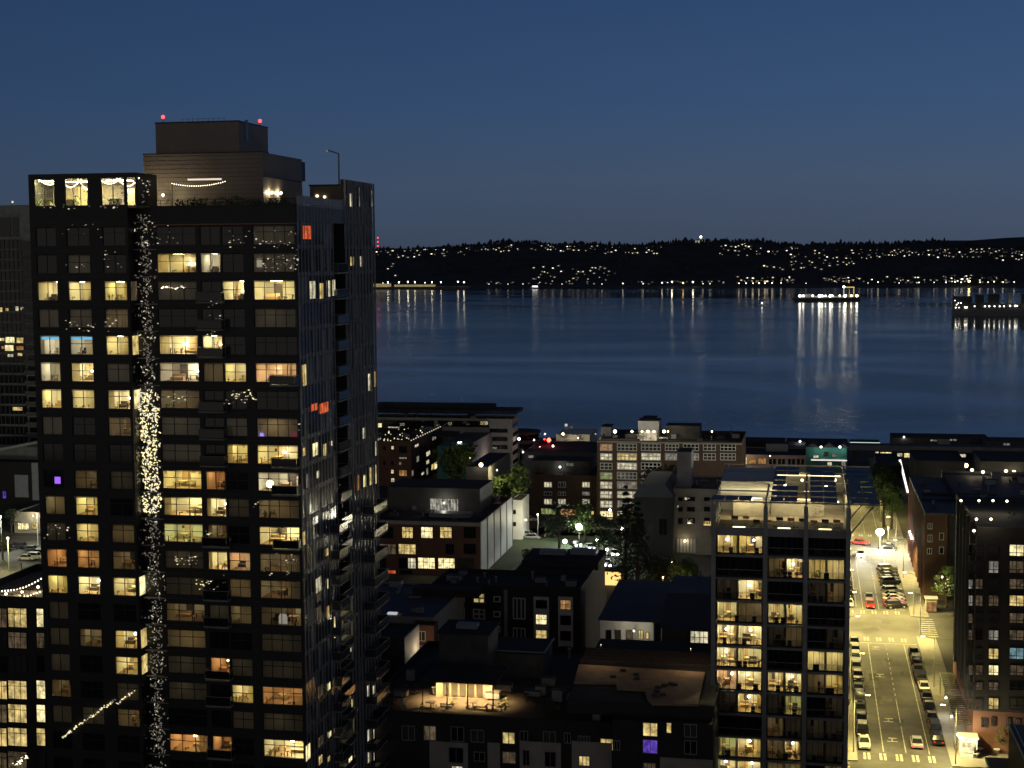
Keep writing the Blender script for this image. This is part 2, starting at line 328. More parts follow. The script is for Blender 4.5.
# the lit city behind the camera: a warm grey skyline glow low in the east
sy = N.new('ShaderNodeMapRange'); sy.inputs[1].default_value = .15; sy.inputs[2].default_value = -.7; sy.inputs[3].default_value = 0; sy.inputs[4].default_value = 1; L.new(sx.outputs[1], sy.inputs[0])
sz = N.new('ShaderNodeMapRange'); sz.inputs[1].default_value = .5; sz.inputs[2].default_value = .1; sz.inputs[3].default_value = .1; sz.inputs[4].default_value = 1; L.new(sx.outputs[2], sz.inputs[0])
sm2 = N.new('ShaderNodeMath'); sm2.operation = 'MULTIPLY'; L.new(sy.outputs[0], sm2.inputs[0]); L.new(sz.outputs[0], sm2.inputs[1])
gl = N.new('ShaderNodeVectorMath'); gl.operation = 'SCALE'; gl.inputs[0].default_value = (.19, .16, .12); L.new(sm2.outputs[0], gl.inputs['Scale'])
ad2 = N.new('ShaderNodeVectorMath'); ad2.operation = 'ADD'; L.new(ad.outputs[0], ad2.inputs[0]); L.new(gl.outputs[0], ad2.inputs[1]); ad = ad2
L.new(ad.outputs[0], bg.inputs[0]); bg.inputs[1].default_value = 1.0
sd = bpy.data.lights.new('afterglow', 'SUN'); sd.energy = .015; sd.angle = math.radians(40); sd.color = (.8, .85, 1)
so = bpy.data.objects.new('afterglow', sd); COL.objects.link(so); so.rotation_euler = (math.radians(80), 0, math.radians(-62+180))
# ------------------------------------------------------------------ water, ground, hills
def water_mat():
    m, nt = new_mat('bay_water'); N = nt.nodes; L = nt.links
    o = N.new('ShaderNodeOutputMaterial'); p = N.new('ShaderNodeBsdfPrincipled'); p.inputs['Base Color'].default_value = (.005, .010, .018, 1); p.inputs['IOR'].default_value = 1.33; p.inputs['Specular Tint'].default_value = (.72, .66, .53, 1)
    tc = N.new('ShaderNodeTexCoord')
    mp = N.new('ShaderNodeMapping'); mp.inputs['Scale'].default_value = (.0016, .0042, 1); mp.inputs['Rotation'].default_value = (0, 0, .15); L.new(tc.outputs['Object'], mp.inputs[0])
    n = N.new('ShaderNodeTexNoise'); n.inputs['Scale'].default_value = 1; n.inputs['Detail'].default_value = 7; n.inputs['Roughness'].default_value = .6; n.inputs['Distortion'].default_value = .6; L.new(mp.outputs[0], n.inputs['Vector'])
    r = N.new('ShaderNodeMapRange'); r.inputs[1].default_value = .35; r.inputs[2].default_value = .65; r.inputs[3].default_value = .07; r.inputs[4].default_value = .15; L.new(n.outputs['Fac'], r.inputs[0]); L.new(r.outputs[0], p.inputs['Roughness'])
    n2 = N.new('ShaderNodeTexNoise'); n2.inputs['Scale'].default_value = .12; n2.inputs['Detail'].default_value = 6; n2.inputs['Roughness'].default_value = .7; L.new(tc.outputs['Object'], n2.inputs['Vector'])
    b = N.new('ShaderNodeBump'); r2 = N.new('ShaderNodeMapRange'); r2.inputs[1].default_value = .38; r2.inputs[2].default_value = .62; r2.inputs[3].default_value = .03; r2.inputs[4].default_value = 1.0; L.new(n.outputs['Fac'], r2.inputs[0]); L.new(r2.outputs[0], b.inputs['Strength']); b.inputs['Distance'].default_value = .45; L.new(n2.outputs['Fac'], b.inputs['Height']); L.new(b.outputs[0], p.inputs['Normal'])
    L.new(p.outputs[0], o.inputs[0]); return m
M['water'] = water_mat()
QY = 604.
struct('water', MB().face([(-5000, 560, -2.5), (5000, 560, -2.5), (5000, 12000, -2.5), (-5000, 12000, -2.5)], 'water'))
struct('ground', MB().box(-900, 900, -200, QY, -6, 0, 'ground'))
RIDGE = [(-2600, 100), (-1250, 103), (-1100, 106), (-950, 113), (-700, 113), (-200, 113), (0, 110), (150, 107), (350, 103), (520, 97), (800, 90), (2600, 84)]
def ridge(x):
    for (a, h0), (b_, h1) in zip(RIDGE, RIDGE[1:]):
        if a <= x <= b_:
            return h0+(h1-h0)*(x-a)/(b_-a)
    return RIDGE[0][1] if x < 0 else RIDGE[-1][1]
def sst(t): t = max(0., min(1., t)); return t*t*(3-2*t)
SHORE = 3418.
def hillz(x, y):
    sh = SHORE+14*math.sin(x*.006)+9*math.sin(x*.017+1)
    if y < sh: return -4.
    k = sst((y-sh-60)/760.)
    n = math.sin(x*.011+y*.004)*5+math.sin(x*.027-y*.012)*3+math.sin(x*.05+y*.03)*1.5
    return .5+(ridge(x)-12+n)*k*(1-.3*sst((y-4350)/700))
b = MB(); nx, ny = 140, 46; X0, X1 = -2600, 2600; Y0, Y1 = 3380, 5100
for j in range(ny+1):
    for i in range(nx+1):
        x = X0+(X1-X0)*i/nx; y = Y0+(Y1-Y0)*(j/ny)**1.3; b.v.append((x, y, hillz(x, y)))
k = b.mid('hill')
for j in range(ny):
    for i in range(nx):
        a = j*(nx+1)+i; b.f.append((a, a+1, a+nx+2, a+nx+1)); b.mi.append(k)
struct('hills', b)
b = MB()   # a farther ridge, seen over the right end of the near one
pts = []
for i in range(61):
    x = -5000+i*200; h = 80+max(0, (x+200))*.06; h = min(h, 205)+9*math.sin(x*.0031)+5*math.sin(x*.011); pts.append((x, h))
k = b.mid('hill')
for (x, h), (x2, h2) in zip(pts, pts[1:]):
    b.face([(x, 9000, -3), (x2, 9000, -3), (x2, 10000, h2), (x, 10000, h)], 'hill'); b.face([(x, 10000, h), (x2, 10000, h2), (x2, 11500, -3), (x, 11500, -3)], 'hill')
struct('far_hills', b)
b = MB(); rg = random.Random(3)
for i in range(3400):
    x = rg.uniform(-1500, 900); y = rg.uniform(4130, 4330) if i < 2000 else rg.uniform(3520, 4130)
    h = rg.uniform(6, 12)*(1.6 if rg.random() < .1 else 1); r_ = h*rg.uniform(.22, .42); z = hillz(x, y)-1; n = 5; q = len(b.v); k = b.mid('forest'); a0 = rg.random()
    rnd_ = rg.random() < .5
    b.v += [(x+r_*math.cos(a0+6.283*t/n), y+r_*math.sin(a0+6.283*t/n), z+h*.15) for t in range(n)]
    b.v += [(x+r_*(.75 if rnd_ else .5)*math.cos(a0+6.283*t/n+.4), y+r_*(.75 if rnd_ else .5)*math.sin(a0+6.283*t/n+.4), z+h*(.7 if rnd_ else .55)) for t in range(n)]+[(x, y, z+h)]
    for t in range(n):
        u = (t+1) % n; b.f.append((q+t, q+u, q+n+u, q+n+t)); b.f.append((q+n+t, q+n+u, q+2*n)); b.mi += [k, k]
tag(struct('far_forest', b), 'dark wooded ridge of conifers across the bay', 'forest', kind='stuff')
def hit(px, py):
    d = ray(px, py); t = 3380/d[1]
    while t < 6000:
        p = Vector((d[0]*t, d[1]*t, CH+d[2]*t))
        if p.z <= hillz(p.x, p.y): return p
        t += 6
    return hit(px, py+1) if py < 290 else None
LH = {}
def hill_house(px, py, kind, big=1.):
    p = hit(px, py)
    if p is None: return
    key = (kind, big)
    if key not in LH:
        b = MB(); b.box(-5, 5, -4, 4, -3, 5, 'grey'); b.prism([(-4.6, 5), (4.6, 5), (0, 8)], 'x', -5.4, 5.4, 'roofdk')
        em = {'a': emit('far_lamp_warm', (1, .8, .5), 1.5*big, False), 'b': emit('far_lamp_white', (1, .95, .85), 2.6*big, False), 'c': emit('far_lamp_faint', (1, .85, .62), .55*big, False)}[kind]
        wd = .9+.8*big; b.box(-wd, wd, -4.3, -4.02, 1.2, 1.2+1.1+.6*big, em); b.box(-wd-.3, wd+.3, -4.9, -4.3, 3.9, 4.1, 'grey')
        LH[key] = b.mesh('hillside_house')
    o = bpy.data.objects.new('hillside_house', LH[key]); COL.objects.link(o); o.location = p+Vector((0, 0, -1))
    tag(o, 'small house with a lit window on the dark hillside across the bay', 'house', 'lit houses on the far hillside')
rg = random.Random(11)
for (x0, x1, y0, y1, n) in [(376, 445, 246, 258, 34), (440, 472, 248, 254, 6), (468, 520, 245, 252, 13), (530, 572, 245, 251, 9), (560, 600, 247, 252, 9), (604, 663, 247, 254, 24), (720, 756, 244, 253, 12), (745, 800, 246, 256, 9), (790, 852, 250, 270, 26), (762, 806, 262, 270, 9), (850, 880, 248, 258, 5), (876, 985, 249, 258, 34), (985, 1023, 250, 261, 18), (530, 574, 266, 282, 13), (578, 616, 266, 281, 8), (380, 402, 262, 276, 4), (940, 1006, 275, 282, 26), (735, 795, 277, 282, 14), (823, 862, 276, 282, 18), (870, 925, 277, 282, 9)]:
    for _ in range(n):
        q = rg.random(); hill_house(rg.uniform(x0, x1), rg.uniform(y0, y1), 'a' if q < .42 else 'b' if q < .58 else 'c', 1.6 if rg.random() < .14 else 1.)
LB = MB(); rg = random.Random(29)   # the mass of smaller lights between the houses
em = [emit('far_light_a', (1, .82, .5), 1.1, False), emit('far_light_b', (1, .95, .85), 1.7, False), emit('far_light_c', (1, .8, .5), .4, False)]
for (x0, x1, y0, y1, n) in [(376, 470, 247, 256, 34), (470, 600, 246, 251, 26), (604, 663, 247, 253, 20), (720, 800, 246, 256, 20), (790, 870, 250, 266, 30), (870, 1023, 249, 258, 60), (530, 616, 268, 282, 24), (735, 800, 278, 283.5, 22), (823, 864, 278, 283.5, 26), (870, 940, 280, 283.5, 16), (940, 1010, 276, 283.5, 44), (480, 735, 281.5, 284.5, 46)]:
    for _ in range(n):
        p = hit(rg.uniform(x0, x1), rg.uniform(y0, y1)); q = rg.random(); s_ = rg.uniform(.6, 1.3)
        LB.box(p.x-3, p.x+3, p.y-1, p.y+3, p.z-2, p.z+3.5, 'grey').box(p.x-s_, p.x+s_, p.y-1.3, p.y-1.02, p.z+.8, p.z+.8+s_*1.1, em[0 if q < .3 else 1 if q < .42 else 2])
tag(struct('distant_lights', LB), 'mass of tiny lit houses along the far hillside and waterfront', 'houses', kind='stuff')
# the floodlit hall on the ridge
p = hit(701, 243)
t = thing('hilltop_hall', 'floodlit pale hall with a bright tower light on the far ridge', 'building', p)
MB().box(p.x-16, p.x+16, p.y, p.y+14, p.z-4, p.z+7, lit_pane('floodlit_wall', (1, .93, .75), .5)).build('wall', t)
MB().prism([(p.x-17, p.z+7.1), (p.x+17, p.z+7.1), (p.x, p.z+12)], 'y', p.y-1, p.y+15, 'roofdk').build('roof', t)
MB().box(p.x-3, p.x+3, p.y-3, p.y-.1, p.z-4, p.z+15, 'grey').ball((p.x, p.y-3.5, p.z+17), 3, 'bulbw').build('tower', t)
p = hit(378, 246)
t = thing('radio_mast', 'thin radio mast with red beacons on the far ridge at left', 'mast', p)
MB().bar(p, p+Vector((0, 0, 42)), .8, 'steel', 5, .3).build('pole', t)
for z in (12, 24, 36): MB().ball(p+Vector((0, -1, z)), 1.7, 'redlamp').build('beacon', t)
# lamps along the far waterfront
SL = MB(); SL.bar((0, 0, 0), (0, 0, 10), .22, 'steel', 5, .12)
SLm = SL.mesh('pole')
SLB = {}
for (px, h, s, r) in [(383, 10, 14, 1.2), (388, 12, 24, 1.5), (399, 12, 20, 1.4), (408, 13, 28, 1.6), (415, 12, 18, 1.3), (425, 11, 10, 1.1), (432, 12, 22, 1.4), (441, 12, 18, 1.3), (458, 13, 20, 1.4), (464, 12, 28, 1.5), (489, 7, 4, 1), (508, 7, 4, 1), (523, 7, 5, 1), (562, 7, 4, 1), (602, 7, 5, 1), (623, 8, 8, 1.3), (643, 7, 6, 1), (662, 9, 9, 1.3), (672, 11, 26, 1.6), (683, 9, 8, 1.8), (693, 11, 26, 1.6), (703, 7, 6, 1), (710, 7, 6, 1), (739, 8, 7, 1.2), (746, 8, 7, 1.3), (753, 8, 6, 1.2), (759, 8, 8, 1.4), (765, 8, 7, 1.3), (772, 8, 7, 1.3), (781, 8, 6, 1.2), (806, 7, 4, 1), (868, 7, 4, 1), (878, 9, 8, 1.2), (899, 7, 6, 1), (919, 8, 7, 1.1), (934, 8, 5, 1), (946, 8, 7, 1.3), (955, 9, 8, 1.4), (961, 8, 6, 1.3), (969, 10, 40, 2.2), (980, 8, 6, 1.2), (988, 8, 6, 1.2), (994, 9, 8, 1.4), (1003, 8, 6, 1.2), (1014, 8, 6, 1.2)]:
    g = atZ(px, 286, 0); y = SHORE+2+14*math.sin(g.x*.006)+9*math.sin(g.x*.017+1); x = g.x*y/g.y; wm = px in (683, 969)
    t = thing('shore_lamp', 'amber flood lamp glowing on the far waterfront' if wm else 'tall white lamp on the far waterfront with its streak on the water', 'street lamp', (x, y, .5), 'lamps along the far shore')
    t['label'] = ('orange glowing lamp on the far waterfront above the dark ship' if px == 969 else 'orange lamp between two white lamps on the far waterfront' if px == 683 else t['label'])
    link('pole', SLm, t, (0, 0, -2))
    key = (s, r, wm)
    if key not in SLB: SLB[key] = MB().ball((0, 0, 0), r, emit('shore_bulb', (1, .62, .2) if wm else (1, .86, .58), s*.6 if s < 16 else s*.8), 6, 4).mesh('lamp_head')
    link('lamp_head', SLB[key], t, (0, -.3, h))
# port on the left: lit quay and shed
p = atZ(376, 287); q = atZ(474, 287)
t = thing('port_quay', 'long floodlit quay with low pale sheds on the far shore', 'quay', (p.x, SHORE-25, 0))
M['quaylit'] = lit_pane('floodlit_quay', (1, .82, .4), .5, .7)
MB().box(p.x-60, q.x, SHORE-32, SHORE+40, -4, 2.2, 'quay').build('deck', t)
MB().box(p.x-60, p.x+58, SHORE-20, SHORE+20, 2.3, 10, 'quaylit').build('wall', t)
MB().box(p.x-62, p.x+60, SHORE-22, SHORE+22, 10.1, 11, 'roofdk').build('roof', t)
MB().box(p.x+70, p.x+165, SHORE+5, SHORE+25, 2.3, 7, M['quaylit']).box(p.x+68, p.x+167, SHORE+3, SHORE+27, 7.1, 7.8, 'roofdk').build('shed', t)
# ------------------------------------------------------------------ vessels
def vessel_lamp(parent, p, r, s, h=2.5):
    o = MB().bar(p, Vector(p)+Vector((0, 0, h)), .12, 'steel', 5).build('lamp_post', parent)
    k = ('vb', r, s)
    if k not in LH: LH[k] = MB().ball((0, 0, 0), r, emit('deck_flood', (1, .94, .74), s), 6, 4).mesh('lamp_head')
    link('lamp_head', LH[k], o, Vector(p)+Vector((0, 0, h))-origin(parent)); return o
a = atZ(793, 300, -2.5); c = atZ(861, 302, -2.5); yb = (a.y+c.y)/2; L0 = c.x-a.x
t = thing('work_barge', 'brightly lit work barge with yellow gantry in mid bay', 'ship', (a.x, yb, -2.5))
MB().prism([(a.x+4, -2.6), (c.x, -2.6), (c.x, 3.4), (a.x+18, 1.6), (a.x-3, 2.4)], 'y', yb-12, yb+12, 'hull').build('hull', t)
MB().box(a.x+14, c.x-22, yb-6, yb+6, 3.5, 5.5, 'grey').box(a.x+20, a.x+34, yb-5, yb+5, 5.6, 8.5, 'grey').build('deckhouse', t)
g = MB(); gx = c.x-17
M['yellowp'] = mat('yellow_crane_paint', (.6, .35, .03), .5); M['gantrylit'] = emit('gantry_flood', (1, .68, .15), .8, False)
for xx in (gx, gx+7): g.box(xx-.5, xx+.5, yb-6, yb-5, 3.5, 20, 'yellowp')
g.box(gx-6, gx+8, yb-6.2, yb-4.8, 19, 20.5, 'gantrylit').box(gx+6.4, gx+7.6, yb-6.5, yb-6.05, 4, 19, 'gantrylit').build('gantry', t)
mx = a.x+L0*.76
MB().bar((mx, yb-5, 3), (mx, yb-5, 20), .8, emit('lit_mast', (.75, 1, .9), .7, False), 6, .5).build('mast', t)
vessel_lamp(t, (mx, yb-6, 19), 1.8, 14, 1.5)
for f, r, s in ((.11, 1.9, 22), (.16, 1.5, 18), (.3, 1.6, 8), (.40, 2.1, 24), (.44, 1.7, 16), (.49, 1.3, 12), (.56, 1.9, 20), (.59, 1.4, 14), (.70, 1.4, 12), (.78, 2.1, 24), (.87, 1.6, 14), (.95, 1.9, 22)):
    vessel_lamp(t, (a.x+L0*f, yb-11, 3), r, s*.75, 3.2)
a = atZ(953, 316, -2.5)
t = thing('moored_ship', 'dark ship with a row of deck lights at the edge of the bay', 'ship', (a.x, a.y, -2.5))
x, y = a.x, a.y
MB().prism([(x, -2.6), (x+125, -2.6), (x+131, 6.5), (x-.6, 6.5)], 'y', y, y+20, mat('pale_hull', (.13, .14, .16), .5)).build('hull', t)
MB().box(x, x+22, y+1, y+19, 6.6, 21, 'hull').box(x+22, x+120, y+4, y+16, 6.6, 12, 'hull').box(x+27, x+36, y+2, y+18, 12.1, 23, 'hull').box(x+41, x+54, y+2, y+18, 12.1, 24, 'hull').box(x+64, x+69, y+6, y+14, 12.1, 26, 'grey').box(x+80, x+120, y+3, y+17, 12.1, 24, 'hull').build('deckhouse', t)
for dx, dz, r in ((2, 16, .5), (4, 11, .7), (6, 13, .6), (9, 13, .6), (3, 7.4, .7), (7, 7.4, .6), (14, 7.6, 1.), (16, 7.6, .9), (25, 9, .7), (37, 9, .9), (42, 9, .9), (48, 9, .8), (54, 9, .8), (59, 9, .8), (66, 9.5, 1.), (72, 9.5, 1.1), (74, 9.5, .8), (84, 9, .9), (88, 9, .9)):
    vessel_lamp(t, (x+dx, y-.4, dz), r, 6, .3)
p = atZ(762, 306, -2.5)
t = thing('motor_boat', 'small white motor boat alone on the dark bay', 'boat', p)
MB().prism([(p.x-5, -2.6), (p.x+4, -2.6), (p.x+5, -1), (p.x-6, -.6)], 'y', p.y-1.6, p.y+1.6, 'white').build('hull', t)
MB().box(p.x-2, p.x+2.4, p.y-1.2, p.y+1.2, -.9, 1.2, 'white').build('cabin', t); MB().ball((p.x, p.y-1.2, 1.9), .9, 'bulbw').build('lamp', t)
p = atZ(535, 288, -2.5); p = Vector((p.x*3395/p.y, 3395, -2.5))
t = thing('moored_yacht', 'white lit yacht moored under the far hillside', 'boat', p)
MB().prism([(p.x-9, -2.6), (p.x+8, -2.6), (p.x+9, 1), (p.x-11, 1.5)], 'y', p.y-3, p.y+3, 'white').build('hull', t)
MB().box(p.x-6, p.x+6, p.y-2.4, p.y+2.4, 1.1, 4.2, emit('yacht_cabin_light', (1, .95, .9), 2.2)).build('cabin', t)
# ------------------------------------------------------------------ the tall dark apartment tower on the left
TY = 160.; FL = 3.1; WT0 = 72.3; WH = 2.15
def TX(px, y=TY, py=290): return atY(px, py, y).x
LX0 = TX(32, 158.5); LX1 = TX(129.5, 158.5); XB = TX(153, TY); XR = -56.4; YB = 190.
K0, K1 = -2, 22
tw = thing('apartment_tower', 'tall dark glass apartment tower with lit flats and a rooftop terrace', 'apartment tower', (-72, 170, 0))
TWN = [0]
def top_of(k): return WT0-FL*k
LC = [(37.5, 57.5), (68, 91), (104, 127)]; BC = [(157.3, 196.5), (201, 221)]; RC_ = [(222.5, 244), (253.5, 296)]
def span(a, y): return TX(a[0], y), TX(a[1], y)
Lw = [span(a, 158.5) for a in LC]; Bw = [span(a, TY) for a in BC]; Rw = [span(a, TY) for a in RC_]
FRONT = MB()
def facade_strip(b, x0, x1, y, wins, ztop, zbot, th=.3, m='facade'):
    """horizontal bands and piers around rows of openings"""
    zprev = ztop
    for k in range(K0, K1+1):
        zt = top_of(k); zb = zt-WH
        b.box(x0, x1, y, y+th, zt, zprev, m)
        xs = x0
        for (a, c) in wins+[(x1, x1)]:
            if a-xs > .02: b.box(xs, a, y, y+th, zb, zt, m)
            xs = c
        zprev = zb
    b.box(x0, x1, y, y+th, zbot, zprev, m)
facade_strip(FRONT, LX0, LX1, 158.5, Lw, 80.9, 0)
facade_strip(FRONT, XB, XR, TY, Bw+Rw, 80.7, 0)
FRONT.box(LX1-.3, LX1, 158.8, 160.6, 0, 80.9, 'facade').box(LX1, XB, 160.6, 160.9, 0, 80.7, 'facade').box(LX0, LX0+.3, 158.8, YB, 0, 80.9, 'facade').box(LX0+.3, XR-.3, YB-.3, YB, 0, 80.5, 'facade')
FRONT.box(XB, XB+.3, 160.3, 160.6, 0, 80.7, 'facade')
FRONT.build('facade', tw)
MB().box(LX0+.35, XR-1.9, 166, YB-.35, 0, 80.2, 'facade').build('core', tw)
# slab lines between storeys
b = MB()
for k in range(K0, K1+1):
    z = top_of(k)+.45; b.box(XB+.1, XR, TY-.08, TY-.003, z, z+.1, 'frame').box(LX0, LX1, 158.42, 158.497, z, z+.1, 'frame')
b.build('slab_line', tw)
LIT = {}   # (column, k): (kind, extra)
def setl(col, d):
    for k, v in d.items(): LIT[(col, k)] = v
setl('L1', {0: 'y', 5: 'dd', 12: 'dd', 2: 'w', 3: 'w', 4: 'y', 7: 'P', 8: 'd', 9: 'dd', 10: 'o', 11: 'y', 15: 'd', 16: 'dd', 1: 'dd', 13: 'dd', 14: 'dd'})
setl('L2', {0: 'yb', 1: 'dd', 2: 'w', 3: 'yb', 4: 'yb', 7: 'd', 8: 'y', 9: 'y', 10: 'o', 11: 'yb', 13: 'd', 16: 'dd', -1: 'dd'})
setl('L3', {0: 'y', 1: 'd', 2: 'y', 3: 'dd', 4: 'yb', 5: 'd', 7: 'dd', 9: 'd', 10: 'd', 11: 'yb', 13: 'y', 14: 'y', 15: 'dd', 16: 'd'})
setl('B1', {-1: 'y', 0: 'dd', 2: 'yb', 3: 'w', 4: 'd', 5: 'dd', 6: 'dd', 7: 'y', 8: 'yb', 9: 'g', 10: 'dd', 12: 'd', 13: 'd', 14: 'dd', 15: 'dd', 17: 'o', 11: 'dd'})
setl('B2', {-1: 'w', 2: 'yb', 3: 'd', 7: 'o', 8: 'yb', 9: 'd', 10: 'yb', 14: 'o', 17: 'o', 12: 'dd'})
setl('R1', {0: 'yb', 3: 'y', 5: 'dd', 6: 'y', 10: 'pk', 11: 'd', 12: 'd', 15: 'y', 8: 'dd', 14: 'dd', 16: 'dd'})
setl('R2', {-2: 'dd', 13: 'dd', -1: 'dd', 0: 'yb', 1: 'dd', 3: 'pk', 5: 'd', 6: 'y', 7: 'w', 8: 'd', 9: 'yb', 10: 'd', 11: 'd', 12: 'd', 15: 'o', 16: 'dd', 17: 'yb', 14: 'dd'})
COLS = [('L1', Lw[0], 158.5, 2, 0), ('L2', Lw[1], 158.5, 2, .6), ('L3', Lw[2], 158.5, 2, .7), ('B1', Bw[0], TY, 3, .62), ('B2', Bw[1], TY, 2, 0), ('R1', Rw[0], TY, 2, .55), ('R2', Rw[1], TY, 4, .68)]
STUFFW = MB()
KF = 18
nindiv = 0
for ci, (cn, (x0, x1), y, nx_, tr) in enumerate(COLS):
    for k in range(K0, K1+1):
        kd = LIT.get((cn, k)); zb = top_of(k)-WH; wd = x1-x0; cx = (x0+x1)/2
        if kd == 'P':
            window(tw, (cx, y+.1, zb), wd, WH, nx_, tr, gl='p' if False else 'darkglass'); nindiv += 1
        elif kd:
            cur = None
            if kd == 'dd': cur = 1.0
            if cn == 'R2' and kd in ('yb', 'y', 'pk', 'w'): cur = 0
            room_window(tw, (cx, y+.1, zb), wd, WH, kd, ci*31+k*7+3, nx_, tr, cur=cur, depth=3.4 if cn != 'R2' else 3.6); nindiv += 1
        else:   # unlit: frame and dark glass, all of them in one part
            f = win_frame(wd, WH, nx_, tr, 'frame')
            for p in f.polygons: STUFFW.face([Vector(f.vertices[i].co)+Vector((cx, y+.1, zb)) for i in p.vertices], 'frame')
            STUFFW.box(x0+.05, x1-.05, y+.16, y+.18, zb+.05, zb+WH-.05, 'darkglass')
o = STUFFW.build('unlit_window', tw); o['kind'] = 'stuff'
b = MB(); zb = top_of(7)-WH   # small purple screen in one dark flat
b.box(Lw[0][0]+1.25, Lw[0][0]+2.0, 158.64, 158.65, zb+.5, zb+1.3, emit('purple_screen', (.35, .12, 1), 1.2, False)); b.build('screen', tw)
# side window strip at the end of the left block
for k in range(0, 20):
    b = MB()
    zb = top_of(k)-WH
    b.box(LX1+.003, LX1+.05, 158.9, 160.3, zb, zb+WH, ('yb' if k in (4, 11) else 'd' if k == 0 else 'y') if k in (2, 4, 11, 13, 14, 0) else 'dimglass' if k in (5, 6, 7, 8) else 'darkglass').build('side_glazing', tw)
# ---- the glittering screen, a column of small metal leaves with glints painted as glow
sx0, sx1 = TX(136, TY), TX(157, TY)
sc_ = MB(); rg = random.Random(5)
sc_.box(sx0, sx1, 160.3, 160.55, 2, 79.5, 'black')
for k in range(-2, 24):
    z = top_of(k)+.5; sc_.box(sx0-.1, sx1+.1, 159.8, 160.29, z-.05, z+.05, 'steel')
for i in range(2300):
    z = rg.uniform(2, 79.8); f = (WT0-z)/FL; bright = 4.0 < f < 8.6; q = rg.random()
    if not bright and q < .45: continue
    x = rg.uniform(sx0+.1, sx1-.1) if bright else min(sx1, max(sx0, rg.gauss((sx0+sx1)/2, .55))); y = rg.uniform(159.85, 160.2); a = rg.uniform(0, 3.14); l = rg.uniform(.06, .17)*(1.2 if bright else 1.); h = rg.uniform(.03, .06)*(1.3 if bright else 1)
    u = Vector((math.cos(a), 0, math.sin(a)))*l; v = Vector((-math.sin(a), rg.uniform(-.5, .5), math.cos(a)))*h; p = Vector((x, y, z))
    mm = ('sparkb' if rg.random() < .5 else 'spark') if bright else ('spark' if rg.random() < .09 else 'sparkd')
    sc_.face([p-u-v, p+u-v, p+u+v, p-u+v], mm)
tag(sc_.build('glint_screen', tw), 'glittering column of small metal leaves with painted glints')
# ---- string lights, and city reflections in the glass painted as small glowing boxes
def spark_run(pts, n, spread, seed, mats=('spark', 'sparkd', 'bulb'), size=.07):
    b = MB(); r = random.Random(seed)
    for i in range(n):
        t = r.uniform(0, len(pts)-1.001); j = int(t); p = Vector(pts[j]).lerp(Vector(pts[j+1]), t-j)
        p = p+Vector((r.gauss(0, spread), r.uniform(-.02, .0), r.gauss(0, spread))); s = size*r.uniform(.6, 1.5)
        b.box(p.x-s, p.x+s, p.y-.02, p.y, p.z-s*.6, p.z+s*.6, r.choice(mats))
    return b.build('lights_and_glints', tw)
def W3(px, py, y): return atY(px, py, y)
Y1_, Y2_ = 158.4, 159.9
spark_run([W3(76, 727, Y1_-.2), W3(62, 738, Y1_-.2)], 24, .05, 1, ('spark', 'sparkb')); spark_run([W3(76, 727, Y1_-.2), W3(92, 716, Y1_-.2), W3(115, 700, Y1_-.2)], 60, .07, 2, ('spark', 'sparkb', 'sparkd')); spark_run([W3(117, 704, Y1_-.2), W3(134, 691, Y1_-.2)], 30, .07, 3, ('spark', 'sparkb', 'sparkd')); spark_run([W3(15, 765, Y1_), W3(28, 757, Y1_)], 26, .12, 4, ('bulb', 'sparkb'))  # diagonal runs: a reflection in the glass, built as emissive bits
spark_run([W3(161, 288, Y2_), W3(166, 287, Y2_), W3(175, 289, Y2_), W3(180, 286, Y2_), W3(190, 290, Y2_)], 22, .04, 5, ('spark', 'bulb'))
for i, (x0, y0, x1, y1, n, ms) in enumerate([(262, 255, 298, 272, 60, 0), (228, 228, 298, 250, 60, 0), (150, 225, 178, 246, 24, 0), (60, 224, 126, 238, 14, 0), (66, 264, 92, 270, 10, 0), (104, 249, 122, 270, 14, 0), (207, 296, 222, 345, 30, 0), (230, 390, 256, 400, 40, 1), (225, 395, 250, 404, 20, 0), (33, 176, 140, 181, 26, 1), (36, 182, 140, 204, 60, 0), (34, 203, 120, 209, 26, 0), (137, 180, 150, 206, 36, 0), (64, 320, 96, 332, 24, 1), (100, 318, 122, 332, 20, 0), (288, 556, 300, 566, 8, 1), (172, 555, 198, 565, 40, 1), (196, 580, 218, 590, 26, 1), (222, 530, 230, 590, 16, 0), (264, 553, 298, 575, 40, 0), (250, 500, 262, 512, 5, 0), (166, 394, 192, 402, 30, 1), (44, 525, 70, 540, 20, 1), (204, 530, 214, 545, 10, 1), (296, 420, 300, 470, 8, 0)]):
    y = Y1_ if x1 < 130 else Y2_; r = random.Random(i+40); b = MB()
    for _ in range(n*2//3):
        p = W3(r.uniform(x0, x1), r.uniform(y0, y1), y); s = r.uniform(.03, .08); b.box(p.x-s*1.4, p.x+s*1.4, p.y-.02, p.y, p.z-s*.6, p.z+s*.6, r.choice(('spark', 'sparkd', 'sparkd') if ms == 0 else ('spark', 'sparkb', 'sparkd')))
    b.build('lights_and_glints', tw)
for (x0, x1) in (Lw[0], Lw[1]):      # cyan light strips along two ceilings
    MB().box(x0+.15, x1-.25, 158.85, 158.93, top_of(2)-.42, top_of(2)-.12, emit('cyan_strip', (.18, .62, 1), 1.0, False)).build('cyan_strip_light', tw)
p = W3(270, 484, TY+.6); o = MB().ball(p, .42, emit('bare_bulb', (1, .93, .6), 9), 10, 6).bar((p.x, p.y, p.z-.4), (p.x, p.y, top_of(7)-WH+.1), .03, 'black', 5).build('globe_lamp', tw)
